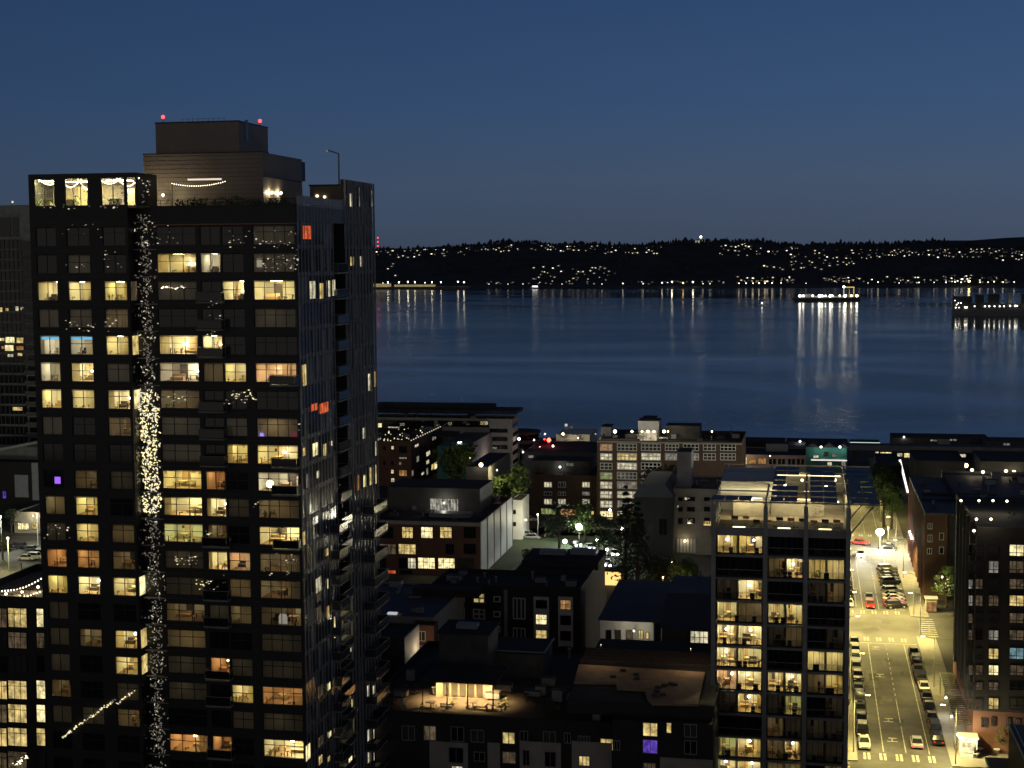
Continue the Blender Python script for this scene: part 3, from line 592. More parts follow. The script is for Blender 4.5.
p = W3(283, 623, TY+.45); MB().prism([(p.x-.5, top_of(12)-WH+.12), (p.x+.5, top_of(12)-WH+.12), (p.x+.5, top_of(12)-WH+1), (p.x+.3, top_of(12)-WH+1.35), (p.x-.3, top_of(12)-WH+1.35), (p.x-.5, top_of(12)-WH+1)], 'y', p.y, p.y+.1, emit('arched_lamp', (1, .9, .7), .3, False)).build('arched_lamp', tw)
p = W3(252, 346, TY+.45); MB().box(p.x-.35, p.x-.1, p.y, p.y+.05, p.z-.5, p.z+.5, emit('slot_light', (1, 1, .95), 1.3, False)).box(p.x+.1, p.x+.35, p.y, p.y+.05, p.z-.4, p.z+.5, 'spark').build('slot_light', tw)
p = W3(259.5, 263, TY+.45); MB().box(p.x-.3, p.x+.3, p.y, p.y+.05, p.z-.45, p.z+.45, emit('lit_poster', (1, .97, .92), .8, False)).build('lit_poster', tw)
p = W3(262, 435, TY+.45); MB().ball(p, .28, emit('violet_screen', (.35, .25, 1), 1.3, False), 8, 5).build('violet_lamp', tw); p = W3(294, 438, TY+.45); MB().box(p.x-.35, p.x+.35, p.y, p.y+.05, p.z-.5, p.z+.6, emit('pink_glow', (1, .05, .25), .35, False)).build('pink_lamp', tw)
# ---- balconies of the recessed bay
bx0, bx1 = Bw[1][0]-.2, Bw[1][1]+.4
def balcony(x0, x1, y0, y1, z, parent, side='y'):
    o = MB().box(x0, x1, y0, y1, z-.18, z, 'slab').build('balcony', parent)
    b = MB(); g = MB()
    ring = [((x0, y0), (x1, y0)), ((x1, y0), (x1, y1))] + ([((x0, y0), (x0, y1))] if side == 'y' else [((x0, y1), (x1, y1))])
    for (p, q) in ring:
        b.bar((*p, z+1.05), (*q, z+1.05), .035, 'steel', 5); b.bar((*p, z), (*p, z+1.05), .03, 'steel', 5); b.bar((*q, z), (*q, z+1.05), .03, 'steel', 5)
        dx, dy = abs(p[0]-q[0]), abs(p[1]-q[1])
        if dx > dy: g.box(min(p[0], q[0])+.05, max(p[0], q[0])-.05, p[1]-.01, p[1]+.01, z+.08, z+.98, 'bluglass' if side != 'y' else 'darkglass')
        else: g.box(p[0]-.01, p[0]+.01, min(p[1], q[1])+.05, max(p[1], q[1])-.05, z+.08, z+.98, 'bluglass' if side != 'y' else 'darkglass')
    b.build('railing', o); g.build('rail_glass', o); return o
for k in (0, 1, 2, 4, 5, 6, 9, 11, 12, 14, 15, 17): balcony(bx0, bx1, TY-1.1, TY-.09, top_of(k)-WH-.15, tw)
for k in (3, 7, 9, 6): balcony(Rw[1][0]+2.1, XR, TY-1.2, TY-.09, top_of(k)-WH-.15, tw)
M['sidepanel'] = mat('side_panel', (.2, .205, .21), .45, var=.3, scale=.3)
# ---- right face: glass panes between metal fins
def RY(px): return atX(px, 400, XR).y
SEG = [(TY+.3, RY(335)), (RY(335), RY(347)), (RY(347), YB)]
rg = random.Random(21); FN = MB()
def pane_x(b, x, y0, y1, z0, z1, m, tilt=0.):
    t = rg.gauss(0, tilt); u = rg.gauss(0, tilt)
    b.face([(x+t, y0, z0+0), (x-t+u, y1, z0), (x-t-u, y1, z1), (x+t-u*.5, y0, z1)], m)
for si, (y0, y1) in enumerate(SEG):
    if si == 1: continue
    GL = MB(); SP = MB(); n = 11 if si == 0 else 9; zt = 80.7 if si == 0 else 84.4
    for k in range(-4 if si == 2 else -2, 24):
        z1 = min(top_of(k)+.45, zt); z0 = top_of(k)+.45-FL
        if z0 < 0: break
        for i in range(n):
            a = y0+(y1-y0)*i/n; c = y0+(y1-y0)*(i+1)/n
            pane_x(GL if rg.random() < .7 else SP, XR, a+.05, c-.05, z0+.55, z1-.04, 'bluglass', .012); pane_x(SP, XR, a+.05, c-.05, z0+.04, z0+.5, 'bluglass', .006)
        FN.box(XR-.06, XR+.05, y0, y1, z0-.05, z0+.03, 'frame').box(XR-.06, XR+.03, y0, y1, z0+.5, z0+.55, 'frame')
    SP.mats = [M['sidepanel']]; SP.build('spandrel_panel', tw); GL.build('curtain_wall', tw)
    for i in range(n+1):
        a = y0+(y1-y0)*i/n; dp = .28 if si == 2 else .14
        FN.box(XR+.06, XR+dp, a-.045, a+.045, 0, zt, 'fin')
FN.build('fin', tw)
MB().box(XR-.4, XR-.07, TY+.3, SEG[0][1], 0, 80.5, 'facade').box(XR-.4, XR-.07, SEG[2][0], YB, 0, 84.4, 'facade').box(XR-1.85, XR-1.5, SEG[1][0], SEG[1][1], 0, 80.5, 'black').box(XR-1.5, XR-.07, SEG[1][0]-.25, SEG[1][0]-.003, 0, 80.5, 'facade').box(XR-1.5, XR-.07, SEG[1][1]+.003, SEG[1][1]+.25, 0, 80.5, 'facade').build('side_wall', tw)
for k in range(-1, 23):
    z = top_of(k)-WH-.2
    balcony(XR-1.45, XR+.5, SEG[1][0]+.2, SEG[1][1]-.2, z, tw, 'x')
    if k >= 9:
        balcony(XR+.3, XR+1.5, RY(325), RY(334), z+.01, tw, 'x')
    if k >= 9: balcony(XR+.35, XR+1.9, RY(358), RY(372), z+.01, tw, 'x')
# lit panes of the right face
RL = [(349, 353.6, 256, 266, 'y'), (359, 361, 256, 267, 'w'), (302, 311, 225.5, 239.5, 'r'), (309, 315, 281, 299, 'w'), (319, 323, 283, 299, 'y'), (327, 330, 280, 297, 'w'), (331.5, 335, 279, 296, 'w'), (349, 351.5, 193, 207, 'w'), (357, 359.5, 187, 207, 'wd'), (370, 372, 190, 207, 'wd'), (367, 370, 373, 391, 'w'), (373.4, 376, 371, 387, 'y'), (302, 306, 364, 386, 'y'), (310, 317, 403, 411, 'r'), (319, 328, 402, 413, 'r'), (312, 317.5, 442, 456, 'yb'), (322.5, 326, 443, 456, 'y'), (330, 332, 440, 446, 'w'), (305, 308, 473, 488, 'wd'), (316, 319, 470, 478, 'w'), (362, 364, 427, 439, 'w'), (355, 359, 475, 491, 'o'), (362, 366, 475, 487, 'yb'), (369, 372, 467, 485, 'y'), (374, 376, 464, 484, 'yb'), (374, 376, 441, 456, 'w'), (315, 321, 577, 592, 'w'), (316, 321, 592, 601, 'd'), (326, 328, 578, 589, 'yb'), (326, 329, 605, 617, 'y'), (316, 321, 606, 621, 'd'), (333.5, 335, 616, 638, 'yb'), (349, 351, 640, 652, 'w'), (317, 322.5, 684, 697, 'd'), (327, 330, 682, 690, 'yb'), (351, 352, 698, 707, 'yb'), (366.5, 368, 685, 697, 'w'), (372, 374, 685, 694, 'w'), (317.5, 323, 735, 746, 'd'), (328, 331, 730, 737, 'yb'), (366.5, 369, 729, 741, 'w'), (372, 374, 728, 739, 'w'), (366.5, 369, 751, 763, 'w'), (372, 374, 750, 761, 'w'), (318, 322, 755, 764, 'y'), (327, 330, 755, 761, 'y'), (348, 352, 756, 768, 'yb'), (302, 305, 447, 456, 'y'), (302, 305, 531, 545, 'y'), (325, 328, 548, 556, 'y'), (305, 310, 744, 760, 'yb'), (330, 333, 545, 553, 'wd')]
for (x0, x1, y0, y1, kd) in RL:
    a = atX(x0, (y0+y1)/2, XR+.05); c = atX(x1, (y0+y1)/2, XR+.05); zt = atX((x0+x1)/2, y0, XR).z; zb = atX((x0+x1)/2, y1, XR).z
    if c.y > YB: c.y = YB-.1
    f = link('side_window', win_frame(c.y-a.y, zt-zb, 1 if c.y-a.y < 1.6 else 2, 0, 'frame', .05), tw, Vector((XR+.13, (a.y+c.y)/2, zb))-origin(tw), rz=math.pi/2)
    link('pane', pane_mesh(c.y-a.y, zt-zb, kd), f, (0, .03, 0))
# lit recess of the balconies low down, seen through the rails
b = MB()
for (px, y0, y1) in ((338.5, 616, 638), (338.5, 641, 660), (339, 733, 750)):
    c = atX(px, (y0+y1)/2, XR-1.4); zt = atX(px, y0, XR).z; zb = atX(px, y1, XR).z
    b.box(XR-1.49, XR-1.45, SEG[1][0]+.4, SEG[1][1]-1.2, zb, zt, 'yb')
b.build('balcony_door', tw)
b = MB(); rg = random.Random(77)   # city reflections in the lower glass, painted as glowing boxes
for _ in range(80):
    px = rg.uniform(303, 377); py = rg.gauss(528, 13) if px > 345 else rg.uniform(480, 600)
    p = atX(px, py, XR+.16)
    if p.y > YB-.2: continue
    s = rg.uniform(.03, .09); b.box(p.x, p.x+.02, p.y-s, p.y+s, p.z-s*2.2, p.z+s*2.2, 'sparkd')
b.build('lights_and_glints', tw)
# ---- parapet, soffit strip and roof terrace
PZ = 80.7; TZ = 79.6
b = MB(); b.box(XB, XR-.003, 160.35, 166, 79.3, TZ, 'deck').box(XB, XR-3, 166, 170, 80.25, 80.3, 'deck')
b.build('terrace_floor', tw)
MB().box(XB, XR+.06, TY-.16, TY-.09, 78.62, 78.74, mat('copper_strip', (.3, .12, .06), .5)).build('soffit_strip', tw)
MB().box(XB-.1, XR+.1, TY-.12, TY+.35, PZ, PZ+.12, 'black').box(XR-.3, XR+.1, TY+.36, SEG[1][1], PZ, PZ+.12, 'grey').box(XR-.05, XR+.08, TY+.36, SEG[1][1]+.2, 78.95, PZ-.003, mat('side_parapet', (.10, .105, .115), .5)).build('parapet', tw)
b = MB(); g = MB()
for i in range(26):
    x = XB+.5+(XR-XB-.7)*i/25; b.bar((x, TY+.1, PZ+.12), (x, TY+.1, PZ+.75), .025, 'black', 4)
b.bar((XB+.4, TY+.1, PZ+.75), (XR-.1, TY+.1, PZ+.75), .03, 'black', 5)
n = 15
for i in range(n+1):
    y = TY+.4+(SEG[1][1]-TY-.6)*i/n; b.bar((XR, y, PZ+.12), (XR, y, PZ+1.1), .03, 'steel', 4)
    if i < n: g.box(XR-.012, XR+.012, y+.08, y+(SEG[1][1]-TY-.6)/n-.08, PZ+.18, PZ+1.05, 'grey')
b.bar((XR, TY+.4, PZ+1.12), (XR, SEG[1][1]-.2, PZ+1.12), .035, 'steel', 5)
o = b.build('terrace_railing', tw); g.build('rail_glass', o)
# penthouse blocks
def PX(px, y, py=150): return atY(px, py, y).x
py0 = 168.; px0, px1 = PX(143, py0), PX(262.5, py0); zz = atY(200, 153.5, py0).z; pd = atX(302, 170, px1).y
u0 = 170.; ux0, ux1 = PX(156, u0), PX(239, u0); uz = atY(200, 122.5, u0).z; ud = atX(268, 140, ux1).y
ph = MB().box(px0, px1, py0, pd, 80.3, zz, 'penthouse').box(px1-.4, px1+.003, pd+.002, pd+1.2, 84.5, zz-.3, 'black').build('penthouse', tw)
b = MB()
for i in range(13):
    z = 80.9+i*.5; b.box(px0+.2, px1-.2, py0-.025, py0-.003, z, z+.03, 'black')
b.build('cladding_joint', ph)
MB().box(ux0, ux1, u0, ud, zz+.002, uz, 'penthouse').box(ux0-.05, ux1+.05, u0-.05, ud+.05, uz+.002, uz+.15, 'black').build('upper_storey', ph)
MB().box(ux1+.002, ux1+.06, u0+2.1, u0+3., zz+1.7, zz+4.2, 'darkglass').build('louvre', ph)
MB().box(px0-.05, px1+.05, py0-.05, u0-.06, zz+.002, zz+.12, 'black').box(px1+.002, px1+.1, py0+.1, pd-.1, 84.3, 84.4, 'black').build('coping', ph)
for (px, py, y) in ((163, 117, u0+.3), (260, 121, ud-1)):
    p = atY(px, py, y); z0 = uz
    q = MB().bar((p.x, p.y, z0), (p.x, p.y, p.z), .06, 'steel', 5).build('beacon_mast', ph); MB().ball(p, .22, 'redlamp').build('beacon', q)
b = MB(); rz = uz+.65
for i in range(9):
    x = PX(183, u0+2)+(PX(225, u0+2)-PX(183, u0+2))*i/8; b.bar((x, u0+2, uz), (x, u0+2, rz), .03, 'steel', 4)
b.bar((PX(183, u0+2), u0+2, rz), (PX(225, u0+2), u0+2, rz), .03, 'steel', 4); b.build('roof_rail', ph)
MB().box(PX(187, 168), PX(221, 168), 167.94, 167.97, 84.05, 84.25, emit('cove_light', (1, .85, .65), .9)).build('strip_light', ph)
# low block behind the terrace at right and the tall fin corner
MB().box(px1+.3, XR-.1, pd+2, YB-.5, 80.3, 83.9, 'penthouse').box(px1+.2, XR-.05, pd+1.9, YB-.45, 83.903, 84.1, 'black').build('terrace_block', tw)
for (px, py) in ((317, 196), (324.5, 197)):
    p = atY(px, py, pd+1.9); q = MB().box(p.x-.12, p.x+.12, pd+1.85, pd+1.995, p.z-.12, p.z+.12, 'bulb').build('wall_lamp', tw)
lamp_spots = []
def terr_lamp(p, e, col=(1, .85, .5), r=.18, face=(0, -1, 0)):
    o = MB().box(p.x-.1, p.x+.1, p.y-.08, p.y+.1, p.z-.28, p.z-.18, 'black').ball((p.x, p.y, p.z), r, 'bulb', 6, 4).build('wall_lamp', tw)
    l = bpy.data.lights.new('wall_lamp_light', 'POINT'); l.energy = e; l.color = col; l.shadow_soft_size = .15
    lo = bpy.data.objects.new('lamp_light', l); COL.objects.link(lo); lo.parent = o; lo.location = Vector((p.x, p.y-.35, p.z))-origin(tw)
for (px, py) in ((163, 195), (144, 199)): terr_lamp(atY(px, py, 166.2), 190)
for (px, py) in ((272, 192.5), (281, 193)):
    q = atX(px, py, px1+.25); terr_lamp(Vector((px1+.25, q.y, q.z)), 110)
lx = MB(); n = 24
a, c = atY(172, 183.5, 166.2), atY(225, 181.5, 166.2)
for i in range(n+1):
    f = i/n; p = a.lerp(c, f); z = p.z-1.0*f*(1-f)*1.6; lx.ball((p.x, p.y, z), .055, 'bulb', 5, 4)
    if i: lx.bar(pp, (p.x, p.y, z+.05), .012, 'black', 4)
    pp = (p.x, p.y, z+.05)
o = lx.build('festoon_lights', tw)
for p in (a, c): MB().bar((p.x, p.y, 79.6), (p.x, p.y, p.z), .04, 'black', 5).build('festoon_post', tw)
rg = random.Random(9)
for i in range(15):
    px = 182+i*8 if i < 11 else 268+(i-11)*6; p = atY(px, 203, 163.5+rg.uniform(-1, 1)); pb = MB(); r_ = rg.uniform(.7, 1.25)
    pl = thing('planter_shrub', 'leafy shrub in a planter on the tower terrace, %s along its rail' % ['first', 'second', 'third', 'fourth', 'fifth', 'sixth', 'seventh', 'eighth', 'ninth', 'tenth', 'eleventh', 'twelfth', 'thirteenth', 'fourteenth', 'fifteenth'][i], 'shrub', (p.x, p.y, TZ), 'planter shrubs on the tower terrace')
    MB().box(p.x-.6, p.x+.6, p.y-.3, p.y+.3, TZ, TZ+.6, 'dkconc').build('planter', pl)
    for _ in range(3): leaf_cloud(pb, (p.x+rg.uniform(-.5, .5), p.y, TZ+.9+rg.uniform(0, r_)), .6*r_, 45, 'leaf', rg, .16)
    pb.build('foliage', pl)
# street lamp like mast on the roof
p = atY(339, 178, YB-3); q = atY(327, 150, YB-3)
t = thing('roof_davit', 'thin bent mast with a small lamp on the tower roof', 'mast', (p.x, p.y, 83.9))
MB().bar((p.x, p.y, 83.9), (p.x, p.y, q.z-.5), .12, 'steel', 6).bar((p.x, p.y, q.z-.5), (q.x, q.y, q.z), .09, 'steel', 6).build('pole', t); MB().ball((q.x, q.y, q.z-.1), .16, 'sparkd').build('lamp_head', t)
# ---- the glazed lounge on top of the left block
zl0, zl1 = 80.9, atY(80, 173.5, 158.5).z
b = MB(); b.box(LX0, XB-1.0, 158.5, 158.7, zl1-.55, zl1, 'black')
for a_, c_ in ((LX0, Lw[0][0]), (Lw[0][1], Lw[1][0]), (Lw[1][1], Lw[2][0]), (Lw[2][1], LX1)): b.box(a_, c_, 158.5, 158.7, zl0, zl1-.55, 'facade')
b.box(LX0, LX0+.2, 158.71, 164, zl0, zl1, 'facade').box(LX0+.2, XB-1, 163.8, 164, zl0, zl1, 'penthouse').box(XB-1.2, XB-1, 158.71, 163.8, zl0, zl1-.01, 'facade').box(LX0+.2, XB-1.2, 158.71, 163.8, zl1-.2, zl1, 'black').box(LX0+.2, XB-1.2, 158.71, 163.8, zl0-.3, zl0, 'deck')
o = b.build('rooftop_lounge', tw)
for (x0, x1), nx_ in zip(Lw, (2, 3, 2)):
    f = link('window_frame', win_frame(x1-x0, zl1-.55-zl0, nx_, .75, 'frame'), o, Vector(((x0+x1)/2, 158.55, zl0))-origin(tw)); link('window_glass', pane_mesh(x1-x0, zl1-.55-zl0, 'glass'), o, Vector(((x0+x1)/2, 158.61, zl0))-origin(tw))
b = MB(); rg = random.Random(31); x = LX0+1
b.box(Lw[0][0], Lw[0][1]-.6, 159.6, 160.6, zl1-.75, zl1-.7, LAMP['yb']).box(Lw[1][0]-.8, Lw[1][1]-.4, 160, 161, zl1-.85, zl1-.8, LAMP['yb']).box(Lw[2][0], Lw[2][1], 159.8, 160.9, zl1-.8, zl1-.75, LAMP['w'])
b.build('ceiling_lamp', o)
b = MB()
for i in range(5):   # drooping festoons of lamps behind the glass
    x0 = LX0+1+i*2.4
    for j in range(16):
        f = j/15; b.ball((x0+2.6*f, 159.2+.3*(i % 2), zl1-.6-1.1*math.sin(math.pi*f)*(.5+.3*(i % 3))), .09, 'bulb', 5, 4)
b.build('festoon_lights', o)
b = MB(); b.box(Lw[1][0]+.1, Lw[1][0]+1.1, 161.5, 161.6, zl0+.1, zl0+2.3, emit('lit_door', (1, .7, .2), 1.5)).box(Lw[2][0]+1.6, Lw[2][1]-.2, 161.6, 161.9, zl0, zl0+2, 'furn2')
for i in range(4): b.box(LX0+1+i*2.7, LX0+2.2+i*2.7, 160, 160.8, zl0, zl0+.8, 'furn')
b.build('lounge_furniture', o)
b = MB()
for i in range(8): leaf_cloud(b, (LX0+.8+i*1.5, 159.6, zl0+rg.uniform(.5, 1.8)), .5, 40, 'leaf', rg, .13)
b.build('lounge_plants', o)
# ------------------------------------------------------------------ the mid-rise with the solar trellis
JY = 195.
def JX(px, py=600, y=JY): return atY(px, py, y).x
JB = [(JX(716.5), JX(762)), (JX(768), JX(802.5)), (JX(808), JX(844.5))]
jx0, jx1 = JX(712.5), JX(848); JROOF = atY(780, 532, JY).z; JFL = (atY(780, 558, JY).z-atY(780, 763, JY).z)/9.
jt = thing('solar_midrise', 'grey framed apartment block with lit glass bays under a solar panel trellis', 'apartment building', ((jx0+jx1)/2, JY+15, 0))
JD = JY+34
b = MB()
zt0 = atY(780, 536.5, JY).z
NR = 14
for r in range(NR+1):
    z = zt0+.45-JFL*r
    if z < .3: break
    b.box(jx0-.02, jx1+.02, JY+.002, JY+1.6, z-.3, z, 'concrete')
b.build('floor_slab', jt)
b = MB(); TRZ = atY(780, 506, JY).z
for a, c in ((jx0-.25, JB[0][0]-.05), (JB[0][1]+.05, JB[1][0]-.05), (JB[1][1]+.05, JB[2][0]-.05), (JB[2][1]+.05, jx1+.25)):
    m_ = (a+c)/2; b.box(m_-.28, m_+.28, JY-.25, JY, 0, TRZ, 'steel')
b.build('column', jt)
b = MB(); b.box(jx1-.3, jx1, JY+1.7, JD, 0, JROOF, 'dkconc').box(jx0, jx0+.3, JY+1.7, JD, 0, JROOF, 'dkconc').box(jx0+.3, jx1-.3, JD-.3, JD, 0, JROOF, 'dkconc')
for (a, c), (a2, c2) in zip(JB, JB[1:]): b.box(c, a2, JY+.25, JY+1.5, 0, zt0, 'dkconc')
b.box(jx0+.5, jx1-.5, JY+6.2, JD-.5, 0, JROOF-.6, 'dkconc')
b.build('wall', jt)
JL = [['y', 'y', 0, 0, 0, 0], [0, 0, 'd', 'yb', 'o+', 'yb'], ['dd', 'yb', 0, 0, 'dd', 'd'], ['yb', 'd', 'yb', 'yb', 0, 0], ['yb', 'yb', 'dd', 'd', 0, 'dd'], ['yb', 'yb', 0, 0, 'yb', 'yb'], ['pk', 'yb', 'yb', 'yb', 'd', 'y'], ['dd', 'y', 'dd', 'g', 0, 'dd'], [0, 0, 'd', 'dd', 'dd', 'dd'], ['g', 'y', 'd', 'y', 'dd', 'dd'], ['yb', 'y', 'd', 'd', 0, 'd'], [0, 'y', 0, 'y', 'd', 0], ['d', 'y', 0, 0, 0, 0]]
for r in range(NR-1):
    z1 = zt0+.45-.3-JFL*r; z0 = zt0+.45-JFL*(r+1)
    if z0 < 2: break
    hh = z1-z0-.02
    for bi, (a, c) in enumerate(JB):
        mid = a+(c-a)*(.46 if bi == 0 else .5)
        for wi, (p, q) in enumerate(((a, mid-.06), (mid+.06, c))):
            kd = JL[r][bi*2+wi] if r < len(JL) else 0; cx = (p+q)/2; wd = q-p
            if kd:
                kd = 'y' if kd == 'o+' else kd
                room_window(jt, (cx, JY+.75, z0+.01), wd, hh, kd, r*11+bi*5+wi*3+1, 3 if wd > 2 else 2, 0, depth=3.6, cur=(1.0 if (r, bi) in ((1, 2), (5, 2)) else 0 if kd in ('yb', 'pk', 'g') else None))
            else: window(jt, (cx, JY+1.1, z0+.01), wd, hh, 3, 0, gl='darkglass')
        o = MB().bar((a, JY+.1, z0+1.05), (c, JY+.1, z0+1.05), .04, 'steel', 5).box(a+.05, c-.05, JY+.09, JY+.11, z0+.06, z0+.25, 'frame').build('railing', jt)
        MB().box(a+.05, c-.05, JY+.1, JY+.112, z0+.25, z0+1.0, 'glass').build('rail_glass', o)
# balcony clutter: chairs and plants behind the rails
b = MB(); rg = random.Random(8)
for r in range(11):
    z0 = zt0+.45-JFL*(r+1)+.02
    for a, c in JB:
        for _ in range(2):
            b = MB(); x = rg.uniform(a+.5, c-.8); b.box(x, x+.5, JY+.3, JY+.65, z0+.38, z0+.44, 'black').box(x, x+.5, JY+.65, JY+.7, z0, z0+.85, 'black').box(x, x+.05, JY+.4, JY+.45, z0, z0+.38, 'black').box(x+.45, x+.5, JY+.4, JY+.45, z0, z0+.38, 'black').build('balcony_chair', jt)
b = MB()
for r in (1, 3, 5, 6, 7, 9, 9, 9):
    z0 = zt0+.45-JFL*(r+1)+.02
    for a, c in JB:
        if rg.random() < .55:
            b = MB(); leaf_cloud(b, (rg.uniform(a+.5, c-.5), JY+.5, z0+.7), .55, 50, 'leaf', rg, .15); b.build('balcony_plant', jt)
# roof terrace
MB().box(jx0, jx1, JY+.28, JD, JROOF-.5, JROOF-.2, 'deck').build('roof', jt)
b = MB(); b.box(jx0-.3, jx1+.3, JY+.005, JY+.27, JROOF-.65, JROOF+.45, 'concrete').box(jx0-.3, jx0+.1, JY+.275, JD, JROOF-.15, JROOF+.45, 'concrete').box(jx1-.1, jx1+.3, JY+.275, JD, JROOF-.15, JROOF+.45, 'concrete').box(jx0+.1, jx1-.1, JD-.3, JD, JROOF-.15, JROOF+2.6, 'cream')
b.build('parapet', jt)
strip = emit('warm_strip', (1, .84, .45), 3.2)
for px in (739, 784, 825):
    p = atY(px, 528.5, JY+.1); MB().box(p.x-.8, p.x+.8, JY-.02, JY+.25, JROOF+.46, JROOF+.54, strip).build('strip_light', jt)
pj = JY+17
bx0, bx1 = atY(721, 490, pj).x, atY(775, 490, pj).x
MB().box(bx0, bx1, pj, JD-3, JROOF-.19, JROOF+3.9, 'white').box(bx0+5, bx1+.05, pj-.6, pj-.02, JROOF+3.2, JROOF+4.05, 'white').build('penthouse', jt)
b = MB()
for (x0, x1, y, z) in ((bx0, bx1, pj-.35, 2.6), (jx0+2.5, JB[0][1]-.3, JY+6.5, 3.2), (JB[1][0], JB[2][0]+1, JY+6.5, 3.2), (jx0+.5, jx1-.5, JD-.5, 2.5), (JB[1][1], JB[2][0], JY+12, 3.4), (JB[1][0], JB[1][1], JY+13, 3.2)):
    b.box(x0, x1, y, y+.16, JROOF+z, JROOF+z+.12, strip)
b.build('strip_light', jt)
b = MB(); b.box(jx0+2, JB[0][1]+.5, JY+12, JY+12.3, JROOF-.19, JROOF+2.2, 'cream').box(JB[1][0], JB[2][0]+2, JY+13, JY+13.3, JROOF-.19, JROOF+2.2, 'cream').box(jx0+.6, jx1-.6, JY+.6, JY+7, JROOF-.19, JROOF+.2, mat('planter_soil', (.06, .04, .022), .95, var=.5, scale=2.)).build('screen_wall', jt)
b = MB(); rg = random.Random(2)
for i in range(10):
    x = jx0+2+i*1.5; y = JY+5+rg.uniform(-1, 2); MB().box(x, x+.9, y, y+1.1, JROOF-.19, JROOF+.25, 'furn2' if i % 2 else 'furn').box(x, x+.9, y+1.101, y+1.25, JROOF-.19, JROOF+.6, 'furn2' if i % 2 else 'furn').build('terrace_seat', jt)
b = MB()
for i in range(12): leaf_cloud(b, (jx0+1.2+i*1.35, JY+1.2+rg.uniform(0, 1), JROOF+.15), .5, 30, mat('dry_planting', (.2, .13, .06), .9) if i == 0 else 'leaf', rg, .14)
b.build('terrace_plants', jt)
# trellis: beams and rows of solar panels
t = thing('solar_trellis', 'steel trellis carrying rows of dark blue solar panels above the roof terrace', 'solar array', ((jx0+jx1)/2, JY+15, JROOF))
txr = atZ(880, 509, TRZ).x; b = MB()
for x in (jx0, (JB[0][1]+JB[1][0])/2, (JB[1][1]+JB[2][0])/2, jx1):
    b.box(x-.13, x+.13, JY-.2, JD+1, TRZ+.003, TRZ+.35, 'steel')
for y in (JY-.1, JY+9, JY+18, JY+27, JD+.8): b.box(jx0-.5, txr, y-.1, y+.1, TRZ+.36, TRZ+.55, 'steel')
for x in (jx0+.15, (JB[0][1]+JB[1][0])/2, (JB[1][1]+JB[2][0])/2, jx1-.15):
    for y in (JY+12, JD-1): b.box(x-.12, x+.12, y-.12, y+.12, JROOF-.19, TRZ, 'steel')
b.build('beam', t)
b = MB()
for y in (JY+3, JY+13, JY+24): b.bar((jx1+.1, y, TRZ-4.2), (txr-.3, y, TRZ+.3), .1, 'steel', 6)
b.build('strut', t)
PAN = MB(); PAN.box(-.84, .84, -.5, .5, 0, .04, 'solar').box(-.86, .86, -.52, -.5, -.01, .05, 'steel').box(-.86, .86, .5, .52, -.01, .05, 'steel'); PAN = PAN.mesh('solar_panel')
np_ = 0; cols_ = [(jx0-.3, JB[0][1]+.2), (JB[0][1]+.9, JB[1][1]), (JB[1][1]+.8, jx1-.6), (jx1+.2, txr)]
sm = MB()
for ci, (a, c) in enumerate(cols_):
    rows = 7
    for r in range(rows):
        if ci == 0 and r > 0: continue
        y = JY+1.7+r*4.75; n_ = max(1, int((c-a)/1.75))
        if ci == 1 and r in (3, 4): n_ -= 1
        for k in range(n_):
            x = a+.9+k*1.75
            sm.box(x-.85, x+.85, y-1.8, y-.03, TRZ+.62, TRZ+.66, 'solar').box(x-.85, x+.85, y+.03, y+1.8, TRZ+.62, TRZ+.66, 'solar').box(x-.86, x+.86, y+1.81, y+1.86, TRZ+.6, TRZ+.67, 'steel')
o = sm.build('solar_panel', t); o['kind'] = 'stuff'

# ------------------------------------------------------------------ generic city building
def bld(name, label, cat, px0, px1, pyt, Y, depth, wall='brickbr', roof='roofdk', z0=0, par=.7, group=None, pxm=None, side='R'):
    xa, xb = atY(px0, pyt, Y).x, atY(px1, pyt, Y).x; zt = atY(pxm or (px0+px1)/2, pyt, Y).z
    t = thing(name, label, cat, ((xa+xb)/2, Y+depth/2, z0), group)
    t['x0'], t['x1'], t['y'], t['zt'], t['y1'] = xa, xb, Y, zt, Y+depth
    b = MB(); b.box(xa, xb, Y, Y+depth, z0, zt-par, wall); b.build('wall', t)
    b = MB(); e = .25
    b.box(xa, xb, Y, Y+e, zt-par+.002, zt, wall).box(xa, xb, Y+depth-e, Y+depth, zt-par+.002, zt, wall).box(xa, xa+e, Y+e+.002, Y+depth-e-.002, zt-par+.002, zt, wall).box(xb-e, xb, Y+e+.002, Y+depth-e-.002, zt-par+.002, zt, wall)
    b.build('parapet', t)
    MB().box(xa+e+.01, xb-e-.01, Y+e+.01, Y+depth-e-.01, zt-par+.004, zt-par+.06, roof).build('roof', t)
    return t
def wins(t, items, fm='frame', gl='darkglass', nx=2, tr=0, ft=.09):
    """items: (px0, px1, py0, py1, glass) on the front wall"""
    for it in items:
        x0, x1, y0, y1 = it[:4]; g = it[4] if len(it) > 4 and it[4] else gl; n = it[5] if len(it) > 5 else nx
        a = atY(x0, y1, t['y']); c = atY(x1, y0, t['y'])
        window(t, ((a.x+c.x)/2, t['y']-.1, a.z), c.x-a.x, c.z-a.z, n, tr, fm, g, ft=ft)
